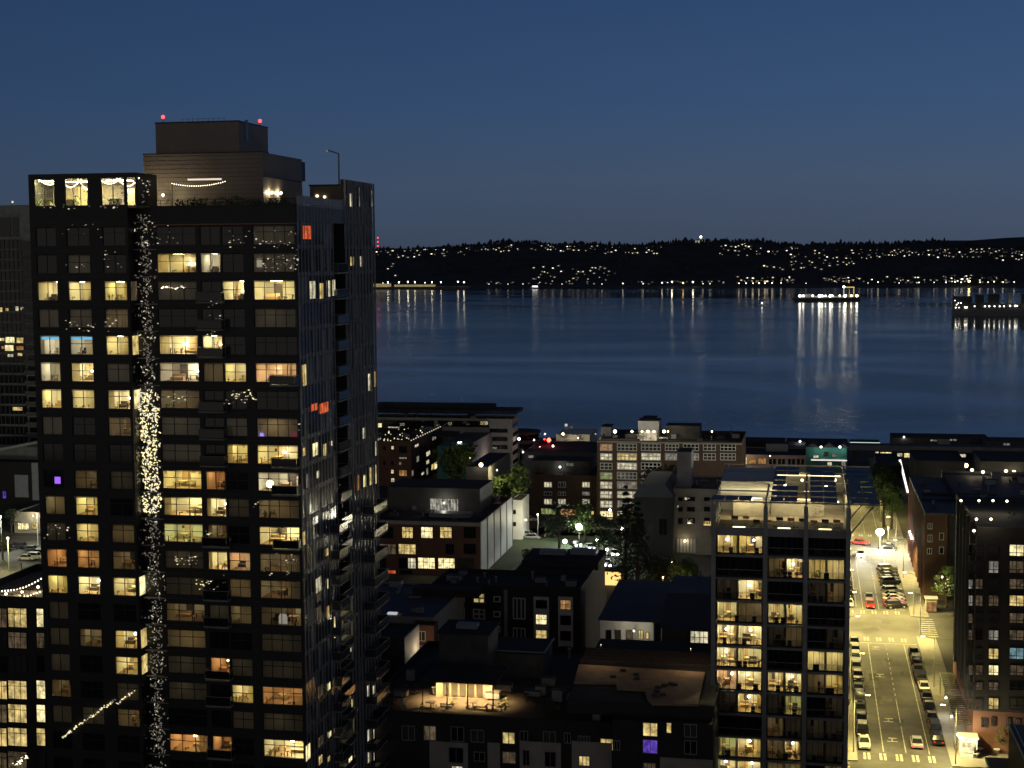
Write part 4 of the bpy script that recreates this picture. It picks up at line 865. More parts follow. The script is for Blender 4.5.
def wins_side(t, items, fm='frame', gl='darkglass', nx=1, sgn=1, ft=.09):
    X = t['x1'] if sgn > 0 else t['x0']
    for it in items:
        x0, x1, y0, y1 = it[:4]; g = it[4] if len(it) > 4 and it[4] else gl
        p, q = atX(x0, (y0+y1)/2, X), atX(x1, (y0+y1)/2, X); zt = atX((x0+x1)/2, y0, X).z; zb = atX((x0+x1)/2, y1, X).z
        ya, yb_ = min(p.y, q.y), max(p.y, q.y)
        window(t, (X+.1*sgn, (ya+yb_)/2, zb), yb_-ya, zt-zb, nx, 0, fm, g, rz=math.pi/2*sgn, ft=ft)
def rbox(t, px0, px1, pyt, Y, depth, m, z0, name='roof_unit', parent=None):
    xa, xb = atY(px0, pyt, Y).x, atY(px1, pyt, Y).x; zt = atY((px0+px1)/2, pyt, Y).z
    return MB().box(xa, xb, Y, Y+depth, z0, max(zt, z0+.3), m).box(xa-.08, xb+.08, Y-.08, Y+depth+.08, max(zt, z0+.3)+.003, max(zt, z0+.3)+.12, 'roofdk').build(name, t)
def lamp_at(p, e, col=(1, .85, .5), r=.2, parent=None, name='lamp', bulb='bulb', soft=.2):
    """a real glowing bulb and the light it gives"""
    o = MB().ball(p, r, bulb, 6, 4).bar((p[0], p[1], p[2]-r), (p[0], p[1], p[2]-r-.35), .05, 'black', 5).build(name, parent)
    l = bpy.data.lights.new('bulb_light', 'POINT'); l.energy = e; l.color = col; l.shadow_soft_size = soft
    lo = bpy.data.objects.new('bulb_light', l); COL.objects.link(lo); lo.location = Vector((p[0], p[1]-r-.25, p[2]))-(origin(parent) if parent else Vector()); lo.parent = parent
    return o
for px in (735, 752, 782, 795, 822, 838):
    p = atY(px, 512, JY+11.2); lamp_at((p.x, JY+11.2, JROOF+2.3), 200, (1, .84, .42), .12, jt, 'terrace_lamp', 'bulb')
for px, yy in ((785, 22), (826, 22), (802, 27), (835, 28), (790, 14), (828, 15)): p = atY(px, 490, JY+yy); lamp_at((p.x, JY+yy, JROOF+2.8), 160, (1, .84, .42), .2, jt, 'terrace_lamp', 'bulb')
rgc = random.Random(99)
def clutter(t, n0, m=('grey', 'dkconc', 'steel'), inset=2.):
    """vents, ducts and air handling units on the roof"""
    x0, x1, y0, y1, z = t['x0']+inset, t['x1']-inset, t['y']+inset, t['y1']-inset, t['zt']-.6
    for _ in range(int(n0*1.6)):
        b = MB(); x, y = rgc.uniform(x0, x1), rgc.uniform(y0, y1); s = rgc.uniform(.4, 1.3); h = rgc.uniform(.5, 1.6); mm = rgc.choice(m)
        if rgc.random() < .4: b.bar((x, y, z), (x, y, z+h), .18, mm, 6).box(x-.28, x+.28, y-.28, y+.28, z+h, z+h+.12, mm)
        else: b.box(x-s, x+s, y-s*.7, y+s*.7, z, z+h, mm).box(x-s-.05, x+s+.05, y-s*.7-.05, y+s*.7+.05, z+h, z+h+.06, 'dkconc')
        b.build('roof_unit', t)
# ------------------------------------------------------------------ far left tower and the blocks round it
t = bld('lattice_tower', 'far grey tower with a lattice of balconies at the left edge', 'apartment tower', -28, 45, 205, 398, 28, mat('tower_render', (.22, .225, .235), .6), pxm=20)
x0, x1, Y, ZT = t['x0'], t['x1'], t['y'], t['zt']
xm = atY(24, 300, Y).x; xs = atY(11, 300, Y).x
b = MB(); g = MB(); k = 0; z = ZT-6
MB().box(atY(0, 230, Y).x, atY(11, 230, Y).x, Y-.3, Y-.003, ZT-9, ZT-3.5, 'darkglass').box(atY(12.8, 230, Y).x, atY(19, 230, Y).x, Y-.3, Y-.003, ZT-9, ZT-3.5, 'darkglass').build('plant_opening', t)
z = ZT-10
while z > 22:
    g.box(x0+.3, xm-.2, Y-.06, Y-.003, z-2.5, z-.1, 'darkglass')
    b.box(x0, xm, Y-.22, Y-.065, z-.1, z+.1, 'dkconc')
    b.box(xm+.1, x1, Y-1.5, Y-.003, z-2.9, z-2.7, 'dkconc').box(xm+.1, x1, Y-1.5, Y-1.42, z-2.69, z-1.6, 'dkconc')
    g.box(xm+.4, x1-.6, Y-.06, Y-.003, z-2.5, z-.3, 'darkglass')
    z -= 3.
for i in range(12): b.box(x0+(xm-x0)*i/11-.1, x0+(xm-x0)*i/11+.1, Y-.25, Y-.225, 20, ZT-10, 'dkconc')
g.build('glazing', t); b.build('lattice', t)
for (a, c, d, e, m_) in [(0, 3, 307, 312, 'y'), (6, 9, 308, 311, 'y'), (16, 19, 306, 311, 'w'), (21, 24, 307, 310, 'w'), (0, 5, 338, 341, 'yb'), (6, 15, 337, 343, 'yb'), (17, 24, 337.5, 343, 'y'), (5.5, 14, 345, 351, 'yb'), (17, 24, 346, 350, 'o'), (8, 14, 354, 357, 'w'), (18, 23, 353, 356, 'y'), (13, 23, 407, 410.5, 'y'), (2, 5, 346, 349, 'o'), (34, 38, 381, 386, 'g')]:
    p, q = atY(a, e, Y), atY(c, d, Y); window(t, ((p.x+q.x)/2, Y-.32, p.z), q.x-p.x, q.z-p.z, 2, 0, 'frame', m_)
p, q = atY(0, 442, Y-6), atY(42, 430, Y-6)
MB().prism([(x0, 18), (x1, 22.5), (x1, 23.2), (x0, 18.7)], 'y', Y-8, Y-1.6, 'grey').build('canopy', t)
p = atY(12.5, 202, Y+10); MB().bar((p.x, p.y, ZT), (p.x, p.y, p.z), .1, 'steel', 5).ball((p.x, p.y, p.z), .35, 'spark', 6, 4).build('roof_lamp', t)
t = bld('panel_block', 'low dark block with two pale wall panels below the far left tower', 'building', -30, 46, 462, 392, 5, 'black', pxm=20)
for (a, c, d, e) in ((15.5, 28, 475, 497), (33, 43, 463, 500)):
    p, q = atY(a, e, t['y']), atY(c, d, t['y']); MB().box(p.x, q.x, t['y']-.2, t['y']-.003, p.z, q.z, 'grey').build('wall_panel', t)
MB().box(atY(3, 495, t['y']).x, atY(6, 495, t['y']).x, t['y']-.1, t['y']-.004, 6, 8, 'p').build('purple_window', t)
# shop behind the parking lot
t = bld('corner_shop', 'low lit shop with a white canopy light behind the parking lot', 'shop', 14, 47, 512, 372, 14, 'cream', pxm=30, par=.4)
wins(t, [(18, 29, 523, 529.5, 'yb'), (32, 38, 523, 529, 'y')], nx=3)
p = atY(35, 536, t['y']-2); MB().box(p.x-5, p.x+5, t['y']-3, t['y']-.003, p.z-.2, p.z+.2, 'white').build('canopy', t)
MB().box(p.x-4.8, p.x+4.8, t['y']-3.1, t['y']-3.02, p.z-.12, p.z+.14, emit('canopy_light', (.95, .97, 1), 2.4)).build('canopy_light', t)
lamp_at((atY(35, 517, t['y']).x, t['y']-1, t['zt']-.8), 260, parent=t, name='wall_lamp')
# lower wing with the string-lit terrace, at the left edge
t = bld('left_wing', 'lower apartment wing with a string-lit roof terrace at the left edge', 'apartment building', -40, 48, 597, 176, 20, 'facade', 'deck', pxm=22, par=1.0)
Y = t['y']; rows = [(608.5, 627), (632.5, 648), (656, 672), (680.5, 698.5), (704.5, 722), (728, 745.5), (752, 769), (776, 792)]
G = [['d', 'y', 'yb'], ['dd', 'd', 'd'], [0, 'dd', 0], ['y', 'y', 'yb'], ['d', 'y', 'yb'], ['y', 'y', 'y'], ['d', 'd', 'dd'], [0, 0, 0]]
for (d, e), kk in zip(rows, G):
    for ci, (a, c) in enumerate(((-9, 7), (8.5, 27), (37, 45.5))):
        p, q = atY(a, e, Y), atY(c, d, Y)
        if kk[ci]: window(t, ((p.x+q.x)/2, Y-.11, p.z), q.x-p.x, q.z-p.z, 3 if ci < 2 else 1, .7, 'frame', kk[ci] if kk[ci] != 'dd' else 'dimglass')
        else: window(t, ((p.x+q.x)/2, Y-.11, p.z), q.x-p.x, q.z-p.z, 3 if ci < 2 else 1, .7)
b = MB()
for i in range(10): x = t['x1']-.3-i*1.2; b.bar((x, Y+.1, t['zt']), (x, Y+.1, t['zt']+1), .03, 'black', 4)
b.bar((t['x1']-12, Y+.1, t['zt']+1), (t['x1'], Y+.1, t['zt']+1), .04, 'black', 5).build('railing', t)
for i, (xa, ya, xb, yb_) in enumerate(((2, 591, 44, 577), (3, 597, 46, 589))):
    b = MB(); A = atY(xa, ya, Y+3+3*(1-i)); B = atY(xb, yb_, Y+8-5*i)
    for j in range(15):
        f = j/14; p = A.lerp(B, f); p.z -= .5*math.sin(f*math.pi); b.ball(p, .1, 'bulb', 5, 4)
        if j: b.bar(pp, p, .02, 'black', 4)
        pp = p
    b.build('festoon_lights', t)
lamp_at(atY(22, 592, Y+5), 60, parent=t); lamp_at(atY(38, 587, Y+7), 60, parent=t); lamp_at(atY(6, 594, Y+4), 40, parent=t)
p = atY(22.5, 600, Y+2); MB().bar((p.x, Y+2, t['zt']-1), (p.x, Y+2, atY(22.5, 563, Y+2).z), .06, 'black', 5).build('festoon_post', t)
b = MB(); rg = random.Random(4)
for i in range(7): leaf_cloud(b, (t['x1']-1-i*1.7, Y+1, t['zt']-.3), .45, 30, 'leaf', rg, .14)
b.build('terrace_plants', t)
# ------------------------------------------------------------------ blocks between the tower and the bay
t = bld('waterfront_office', 'long grey waterfront office with banded white end wall', 'office building', 372, 512, 418, 510, 11, 'cream', par=.6)
Y = t['y']
MB().box(t['x0'], t['x1']+1.5, Y-1.5, Y+13, t['zt']+1.7, t['zt']+2.9, 'roofdk').build('roof_canopy', t)
MB().box(t['x0'], atY(490, 410, Y).x, Y+5, Y+11, t['zt']+2.91, t['zt']+4.4, 'roofdk').build('roof_storey', t)
b = MB()
for i in range(14): x = t['x0']+2+i*3.6; b.box(x-.15, x+.15, Y+.3, Y+.6, t['zt']+.002, t['zt']+1.69, 'dkconc')
b.build('column', t)
wins(t, [(374, 434, 420.5, 433, 'darkglass', 14), (438, 489, 421, 426.5, 'darkglass', 10)])
for (d, e) in ((428.7, 432.5), (437, 441), (445, 449), (453.5, 457)): wins(t, [(490, 507.5, d, e, 'darkglass', 5)])
wins(t, [(377, 382, 423, 427.5, 'yb', 1), (385, 391, 428, 432, 'yb'), (392, 397, 427, 432, 'w'), (386, 400, 426.5, 428, 'w'), (400, 405, 423, 426, 'w'), (421, 425, 426, 429, 'wd'), (448, 452, 422, 425.5, 'w'), (480, 488, 421, 425, 'yb'), (436, 440, 424.5, 426, 'wd'), (466, 470, 423, 425, 'wd'), (490, 497, 447, 449, 'w')])
b = MB()
for i in range(5):
    z = 2+i*3.2; b.box(t['x1']+.003, t['x1']+.1, Y+1, Y+10, z, z+1.3, 'darkglass')
b.build('side_glazing', t)
t2 = thing('curved_annex', 'rounded dark glass annex beside the waterfront office', 'building', (atY(522, 440, 525).x, 535, 0))
cx, cy = atY(518, 440, 533).x, 533; b = MB(); g = MB(); rr = 8.; zt = atY(520, 436, 520).z
pts = [(cx+rr*math.cos(a*math.pi/12), cy+rr*.8*math.sin(a*math.pi/12)) for a in range(24)]
b.prism(pts, 'z', 0, zt, 'dkconc').prism([(cx+(x-cx)*1.06, cy+(y-cy)*1.06) for x, y in pts], 'z', zt+.003, zt+.5, 'roofdk'); b.build('wall', t2)
for i in range(3): g.prism([(cx+(x-cx)*1.012, cy+(y-cy)*1.012) for x, y in pts], 'z', 1.5+i*3.4, 3.6+i*3.4, 'darkglass')
g.build('glazing', t2)
# brick block with roof lamps
t = bld('brick_lofts', 'red brown brick block with lamps along its roof terrace', 'brick building', 352, 411, 441, 468, 45, 'brickred', par=.8)
wins(t, [(391, 394, 446, 449.5, 'w', 1), (391, 394, 469.5, 473.5, 'yb', 1), (391, 394.5, 478, 482, 'w', 1), (399, 407, 457, 459, 'wd', 3), (399, 407, 470, 476, 'o', 3), (399, 401.5, 462, 465, 'wd', 1), (399, 407, 446, 453, 'darkglass', 3), (383, 386, 446, 450, 'darkglass', 1), (383, 386, 461, 465, 'darkglass', 1), (391, 394, 461, 465, 'darkglass', 1)], nx=2)
wins_side(t, [(414.5, 418.5, 444, 447, 'w'), (416, 419, 456, 462, 'wd'), (426, 430, 451, 456, 'w'), (426, 429, 460, 464, 'w'), (431, 433.5, 464, 470, 'y'), (434, 437, 462, 469, 'yb'), (411.5, 413.5, 470, 476, 'wd'), (421, 424, 472, 475, 'w'), (426, 428, 468, 475, 'wd'), (432, 436, 436, 440, 'wd'), (418, 420, 468, 474, 'darkglass'), (420, 423, 446, 452, 'darkglass')])
b = MB(); rg = random.Random(6)
for i in range(34):
    x = rg.uniform(t['x0']+6, t['x1']-.5); y = rg.choice([t['y']+.3, t['y']+rg.uniform(1, 30)]); b.ball((x, y, t['zt']+rg.uniform(.1, .9)), rg.uniform(.1, .28), 'spark' if rg.random() < .7 else 'sparkb', 5, 4)
for i in range(14): b.ball((t['x1']-.2, t['y']+1+i*3, t['zt']+.25), .2, 'spark', 5, 4)
b.build('roof_lamps', t)['kind'] = 'stuff'
rbox(t, 385, 397, 436, 480, 5, 'dkconc', t['zt']-.7); rbox(t, 412, 419, 432, 492, 6, 'dkconc', t['zt']-.7)
t = bld('blue_roof_hall', 'low hall with a smooth blue grey roof and pink tinged side wall', 'building', 437, 466, 446.5, 470, 48, 'teal', 'roofbl', par=.15)
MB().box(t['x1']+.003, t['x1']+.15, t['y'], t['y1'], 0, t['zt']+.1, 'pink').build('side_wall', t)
b = MB(); p = atY(447, 437, 500); b.box(p.x-4, p.x+4, 495, 502, t['zt'], t['zt']+1.2, 'roofdk'); b.build('roof_unit', t)
for x in (460, 462.5): lamp_at((atY(x, 442, 480).x, 478, t['zt']+.3), 30, (1, .95, .85), .3, t, 'roof_lamp', 'bulbw')
t = bld('grey_corner_block', 'plain grey corner block with one bright wall lamp', 'building', 466, 488, 467, 395, 30, 'dkconc', par=.3)
lamp_at(atY(481, 466, t['y']-.6)+Vector((0, 0, .3)), 160, (1, .88, .6), .6, t, 'wall_lamp', 'bulb'); lamp_at(atY(497, 470, 398), 2500, (1, .85, .4), .2, t, 'wall_lamp', 'bulb'); lamp_at(atY(470, 458, 425), 500, (1, .85, .4), .1, t, 'wall_lamp', 'bulb')  # the last two are lamps added to light the nearby trees
lamp_at(atY(497, 466, 497), 900, (1, .97, .9), .2, t, 'end_wall_fill', 'bulbw')  # added lamp that whitens the office end wall
wins(t, [(478, 481, 483, 488, 'darkglass', 1)])
# lit loft building with the metal panelled side
t = bld('brick_workshop', 'brick block with two rows of lit factory windows and a pale metal side', 'brick building', 366, 480, 521, 338, 39, 'brickred', 'roofdk', par=.9)
for (d, e, ks) in ((527, 538, [(381, 393, 0), (402, 413, 'y'), (421, 433, 'yb'), (440, 452, 'y'), (464, 476, 0)]), (544, 554, [(380, 396, 'd'), (398.5, 416, 'y'), (446, 454, 0), (464, 476, 0)]), (558, 568.5, [(380, 386, 0), (399, 407, 0), (408, 416, 'w'), (418, 435, 'yb'), (438, 455, 'yb'), (457, 474, 'dimglass')]), (570, 580, [(381, 396, 'r'), (400, 412, 0)])):
    for (a, c, g) in ks: wins(t, [(a, c, d, e, g or 'darkglass', 3)], tr=.6)
MB().box(t['x0'], t['x1'], t['y']-.15, t['y']-.003, t['zt']-.9, t['zt']-.05, 'cream').build('cornice', t)
b = MB(); g = MB()
for i in range(5):
    y0 = t['y']+.4+i*7.7; b.box(t['x1']+.003, t['x1']+.12, y0, y0+6.4, 0, t['zt']-.1, 'grey')
    g.box(t['x1']+.003, t['x1']+.08, y0+6.5, y0+7.5, 0, t['zt']-.1, 'rubber' if i != 1 else 'brickred')
b.build('metal_cladding', t); g.build('cladding_gap', t)
Z = t['zt']-.85
rbox(t, 388, 480, 488, 356, 14, 'dkconc', Z, 'roof_storey'); q = atY(440, 505, 356)
b = MB(); b.box(atY(430, 500, 355.9).x, atY(458, 500, 355.9).x, 355.9, 355.98, Z+.3, Z+3.2, lit_pane('lit_lobby', (1, .95, .8), .5, .8)).build('glazing', t)
lamp_at(atY(444, 503, 354.6), 200, (1, .95, .8), .22, t, 'wall_lamp', 'bulbw')
clutter(t, 14)
b = MB(); p = atY(455, 515, 350); b.box(p.x-6, p.x+4, 348, 352, Z, Z+1, 'grey'); b.build('roof_unit', t)
# white lit gable beyond the metal side
t = bld('white_gable', 'narrow white rendered building lit by the street beyond', 'building', 511, 522, 500, 384, 10, 'white', par=.3)
wins(t, [(513, 516, 510, 514, 0, 1), (513, 516, 522, 526, 0, 1)])
lamp_at(atZ(526, 520, 6), 700, (1, .92, .6), .25, t, 'wall_lamp', 'bulb')
lamp_at(atZ(516, 583, 7), 300, (1, .92, .6), .25, t, 'wall_lamp', 'bulb')  # unseen lamp added to warm the brick workshop front
# brick hotel with white windows, beyond the street
t = bld('brick_storefronts', 'four storey brown brick block with lit storefronts by the park', 'brick building', 531, 597, 475, 424, 20, 'brickbr', par=.8)
for (d, e) in ((482, 487.5), (491.5, 495.5), (499, 504.5)):
    for (a, c) in ((544, 552, ), (558, 566), (582, 590)): wins(t, [(a, c, d, e, 'w' if rgc.random() < .35 else 'wd' if rgc.random() < .6 else 'darkglass', 3)], 'white', ft=.16)
wins(t, [(541, 556, 508.5, 519, 'g', 4), (560, 578, 509, 516, 'o', 4), (585, 594, 511, 519, 'y', 2)])
p = atY(566, 512, t['y']-1.4)
rbox(t, 532, 590, 461, 432, 10, 'dkconc', t['zt']-.7, 'roof_storey'); lamp_at(atY(560, 467, 431), 60, (1, .95, .8), .3, t, 'wall_lamp', 'bulbw'); wins(t, [(566, 574, 463, 466, 'wd')])
# big loft block with grids of white windows
t = bld('loft_block', 'broad eight storey brick loft block with grids of white windows', 'brick building', 597, 742, 441, 412, 26, 'brickbr', par=.9)
cols = [(600, 612.5, 3), (617, 637, 5), (641, 661, 5), (665, 679, 4), (683, 699, 4), (703, 716, 3), (720, 736, 4)]
for ri, y0 in enumerate((443.8, 453.2, 462.7, 472.2, 481.7, 491.2, 500.7)):
    for ci, (a, c, n) in enumerate(cols):
        if ci > 2 and ri > 1: continue
        k = {(0, 0): 'o', (1, 1): 'y', (3, 0): 'g', (5, 0): 'w', (1, 2): 'w', (4, 0): 'w', (0, 4): 'y', (5, 1): 'w', (6, 0): 'w'}.get((ri, ci)) or rgc.choice(['wd', 'wd', 'dimglass', 'w' if ci < 2 else 'darkglass'])  # pale panes mix lit curtains with reflections painted as weak glow
        if ci > 2: k = rgc.choice(['wd', 'dimglass', 'darkglass', 'dimglass'])
        wins(t, [(a, c, y0, y0+7, k, n)], 'white', ft=.2, tr=.5)
wins(t, [(600, 613, 511, 517, 'yb', 2), (617, 623, 511, 516, 'w', 1)])
Z = t['zt']-.9; Yr = 420
MB().box(t['x0'], t['x1'], t['y']-.2, t['y']-.003, t['zt']-.7, t['zt']-.3, 'cream').build('cornice', t)
for (a, c, d) in ((601, 611, 427), (625, 638, 434), (638, 659, 421), (666, 700, 426), (716, 724, 436), (642, 655, 418.5)): rbox(t, a, c, d, Yr+rgc.uniform(0, 6), 7, 'grey' if a in (601, 638) else 'dkconc', Z, 'roof_storey')
for (a, e, r_) in ((615, 500, .5), (632, 250, .35), (642, 260, .3), (648, 350, .4), (654, 260, .35), (664, 420, .45), (712, 80, .25), (668, 80, .25)):
    lamp_at(atY(a, 431.5, Yr-2), e, (1, .87, .62), r_, t, 'roof_lamp', 'bulb')
b = MB(); b.box(atY(640, 430, Yr).x, atY(657, 430, Yr).x, Yr-.9, Yr-.6, Z, Z+2.7, lit_pane('lit_pavilion', (1, .83, .55), .8)).build('pavilion_glazing', t)
clutter(t, 16)
# dark gabled hall, cream block
t = bld('dark_gabled_hall', 'dark gabled hall with a steep blue slate roof behind the park trees', 'building', 634, 673, 497, 368, 22, 'roofdk', par=.2)
x0, x1, z = t['x0'], t['x1'], t['zt']; p = atY(653, 478, 378).z
MB().prism([(x0-.4, z), (x1+.4, z), (x1-2, p), (x0+2, p)], 'y', t['y']-.4, t['y1']+.3, 'roofbl').build('hipped_roof', t)
wins(t, [(636, 643, 520, 532, 0), (659, 667, 519, 535, 0), (647, 653, 525, 536, 'dimglass')])
t = bld('cream_block', 'pale grey cream four storey block with small paired windows', 'building', 673.5, 740, 489, 372, 22, 'cream', par=.5)
for (d, e) in ((497, 501), (507, 511.5), (518, 524)):
    for (a, c) in ((678, 683), (687, 695), (704, 710), (722, 728)): wins(t, [(a, c, d, e, 0)])
wins(t, [(684.5, 688, 497, 500, 'w', 1), (703.5, 711, 521, 525.5, 'y', 2), (676.5, 679.5, 505, 508, 'wd', 1), (686, 690, 497.5, 499, 'w', 1)])
b = MB()
for i in range(6): a = atY(677+i*3.3, 541, t['y']); b.box(a.x, a.x+.5, t['y']-.3, t['y']-.003, .5, 4, 'white')
b.build('pilaster', t)
rbox(t, 677, 691, 452, 376, 8, 'grey', t['zt']-.5, 'stair_tower'); lamp_at(atY(685, 541, t['y']-.7), 60, (1, .8, .5), .3, t, 'wall_lamp')
# ------------------------------------------------------------------ dark panel block with white window bays
t = bld('dark_panel_block', 'dark brown block with white framed windows and white bay strips', 'apartment building', 432, 580, 585.5, 258, 13, mat('dark_brown_panel', (.04, .03, .024), .7), 'roofdk', par=.7)
xw = atY(500, 590, 258).x; MB().box(xw, t['x1'], t['y1']+.003, 290, 0, t['zt']-.1, 'roofdk').box(t['x1']+.003, t['x1']+.1, t['y']+.2, 290, 0, t['zt']-.02, mat('side_render', (.085, .072, .06), .8)).build('rear_wing', t)
for y0 in (594, 609, 624, 639): wins(t, [(437.5, 444, y0, y0+6, 0, 1), (493.5, 500.5, y0+2, y0+8, 0, 1)], 'white', ft=.2)
for y0, gg in ((592, ('dimglass', 'd')), (608, ('d', 'dimglass')), (623, (0, 0))): wins(t, [(453, 465, y0, y0+10, gg[0], 2), (473, 485, y0+1, y0+11, gg[1] if y0 != 592 else 'y', 2)], 'white', ft=.22, tr=.5)
wins(t, [(513, 525.5, 598, 619, 'dimglass', 3), (513, 525.5, 628, 640, 0, 3)], 'white', ft=.2)
for (a, c, L_) in ((534, 549, [(600, 608, 0), (614.5, 624, 'yb'), (630, 639, 'y')]), (558.5, 573, [(600, 609, 'o'), (615.5, 624.5, 0), (631, 640, 0), (646, 654, 0)])):
    p, q = atY(a, 668, t['y']), atY(c, 597, t['y']); MB().box(p.x, q.x, t['y']-.12, t['y']-.003, 0, q.z, 'white').build('bay_panel', t)
    for (d, e, g) in L_:
        r0, r1 = atY(a+2, e, t['y']), atY(c-2, d, t['y']); window(t, ((r0.x+r1.x)/2, t['y']-.23, r0.z), r1.x-r0.x, r1.z-r0.z, 2, .5, 'frame', g or 'darkglass')
p, q = atY(504.5, 660, t['y']), atY(507.5, 590, t['y']); MB().box(p.x, q.x, t['y']-.15, t['y']-.003, 2, q.z, 'grey').build('downpipe_panel', t)
rbox(t, 522, 598, 562, 276, 12, mat('upper_brown', (.05, .042, .036), .8), t['zt']-.6, 'roof_storey'); 
q = atY(572, 560, 276); MB().box(q.x-7, q.x-2, 280, 283, q.z, q.z+.7, 'grey').box(q.x-1, q.x+4, 280, 283, q.z+.2, q.z+1, 'grey').build('roof_unit', t)
clutter(t, 10)
# low blue roofed sheds at the foot of the tower
t = bld('flat_shed', 'low shed with a smooth blue grey roof beside the tall tower', 'building', 340, 434, 616, 236, 25, 'cream', 'roofbl', par=.3)
for (px, py) in ((418, 591.5), (392, 614)): p = atZ(px, py, t['zt']); MB().box(p.x-.7, p.x+.9, p.y-.5, p.y+.5, t['zt'], t['zt']+.25, emit('skylight', (.95, .95, 1), .5)).build('skylight', t)
MB().box(t['x0']+20, t['x1']-8, 252, 256, t['zt']-.2, t['zt']+1.1, 'roofdk').build('roof_unit', t)
t = bld('small_brick_house', 'small orange brick annex with two windows under the blue shed', 'building', 411, 434, 625, 233, 2.9, 'brickred', par=.3)
wins(t, [(417.5, 425.5, 631, 641, 'dimglass'), (417.5, 425.5, 646, 655, 'd'), (417, 421, 661, 666, 'w', 1)], 'white', ft=.12); lamp_at(atY(423, 648, 229), 160, (1, .75, .45), .06, t, 'wall_lamp')  # lamp added out front to light the orange brick
t = bld('pale_garage', 'low garage with one pale lit side wall at the foot of the tower', 'building', 372, 404, 637, 222, 9, 'dkconc', 'roofdk', par=.3)
lamp_at(atY(411, 655, 226), 90, (1, .9, .7), .06, t, 'wall_lamp')
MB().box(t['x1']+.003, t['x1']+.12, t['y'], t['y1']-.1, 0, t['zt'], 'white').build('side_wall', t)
# white cottage, blue roofs
clutter(bpy.data.objects['flat_shed'], 8); clutter(bpy.data.objects['brick_lofts'], 8); clutter(bpy.data.objects['brick_storefronts'], 6); clutter(bpy.data.objects['cream_block'], 7); clutter(bpy.data.objects['waterfront_office'], 8)
t = bld('white_workshop', 'small white building with five windows and a blue sloping roof', 'building', 600, 653.5, 621, 246, 29, 'white', 'roofbl', par=.1)
wins(t, [(606, 611.5, 630, 639, 'darkglass', 1), (615, 621, 630, 639, 'dimglass', 1), (626, 633, 630, 639, 'd', 1), (638, 643.5, 630, 639, 'y', 2), (645.5, 649, 632, 639, 'y', 1)])
x0, x1, z, y0, y1 = t['x0'], t['x1'], t['zt'], t['y'], t['y1']
MB().prism([(y0-.4, z+.002), (y1, z+.002), (y1, z+.6), (y1-1, z+.6)], 'x', x0-.4, x1+1.2, 'roofbl').build('sloping_roof', t)
lamp_at((x1-3, y0-2.5, z-1), 200, (1, .88, .65), .15, t, 'wall_lamp')
t = bld('skylight_hall', 'hall with a blue pitched roof and white lit glazing beside the mid-rise', 'building', 662, 718, 629, 236, 30, 'dkconc', 'roofbl', par=.1)
x0, x1, z, y0, y1 = t['x0'], t['x1'], t['zt'], t['y'], t['y1']
MB().prism([(y0-.3, z+.002), (y1, z+.002), (y1-4, z+3), (y0+12, z+3)], 'x', x0-.3, x1, 'roofbl').build('pitched_roof', t)
wins(t, [(690, 708.5, 631, 646.5, 'w', 4)], 'steel', tr=.6); p, q = atY(690, 650, y0), atY(709, 646.5, y0); MB().box(p.x, q.x, y0-.2, y0-.003, p.z, q.z, emit('teal_sill_light', (.3, .9, .8), .5)).build('sill_light', t)
# ------------------------------------------------------------------ foreground block with the warm pavilion
t = bld('pavilion_block', 'dark foreground apartment block with a warm lit roof pavilion', 'apartment building', 360, 612, 716, 187, 36, mat('charcoal_render', (.03, .027, .025), .8), mat('roof_pavers', (.075, .062, .05), .9), par=.9)
FGY, Z = t['y'], t['zt']-.84
t['label'] = 'dark foreground apartment block with a warm lit pavilion on its roof'
for (a, c) in ((430, 468), (520, 561), (488, 500), (572, 612)):
    p, q = atY(a, 775, FGY), atY(c, 743, FGY); MB().box(p.x, q.x, FGY-.13, FGY-.003, 0, q.z, 'cream').build('wall_panel', t)
wins(t, [(402, 415, 726, 740, 'dimglass'), (424, 436, 726, 740, 'd'), (451, 464, 727, 741, 0), (471, 484, 730, 742, 'dimglass'), (502.5, 515, 732.5, 743.5, 'y'), (520, 528, 731, 741, 0), (543, 556, 732, 743, 'dimglass'), (564, 571, 733, 743, 0), (578, 590, 736, 746, 'dimglass', 4), (600, 618, 739, 750, 'y', 3), (502.5, 516, 752, 763, 'd'), (474, 485, 752, 761, 0)], 'steel')
for (a, c, d, e, g, n) in ((449, 464, 747, 762, 0, 2), (523, 530, 750, 765, 0, 2), (545, 556, 752, 766, 0, 2), (579, 590, 756, 765, 'y', 3), (452, 463, 766, 774, 'w', 3)):
    r0, r1 = atY(a, e, FGY), atY(c, d, FGY); window(t, ((r0.x+r1.x)/2, FGY-.24, r0.z), r1.x-r0.x, r1.z-r0.z, n, 0, 'steel', g or 'darkglass')
# stair tower and low shed on the roof
sy = 203; a, c = atY(439, 636, sy).x, atY(488, 636, sy).x; zt = atY(463, 634, sy).z
o = MB().box(a, c, sy, sy+7, Z, zt, 'dkconc').build('stair_tower', t); MB().box(a-.3, c+.3, sy-.3, sy+7.3, zt+.003, zt+.2, 'roofdk').box(a+2, a+5, sy+2, sy+4, zt+.21, zt+.8, 'grey').build('coping', o)
sy = 208; a, c = atY(489, 650, sy).x, atY(545, 650, sy).x; zt = atY(517, 652, sy).z
o = MB().box(a+.3, c-.3, sy+.3, sy+8, Z, zt-.3, 'dkconc').build('roof_shed', t); MB().box(a, c, sy, sy+8.3, zt-.298, zt, 'roofdk').box(c-.25, c, sy+.01, sy+8.2, zt+.003, zt+.12, 'grey').box(a, c-.26, sy, sy+.25, zt+.003, zt+.1, 'grey').build('coping', o)
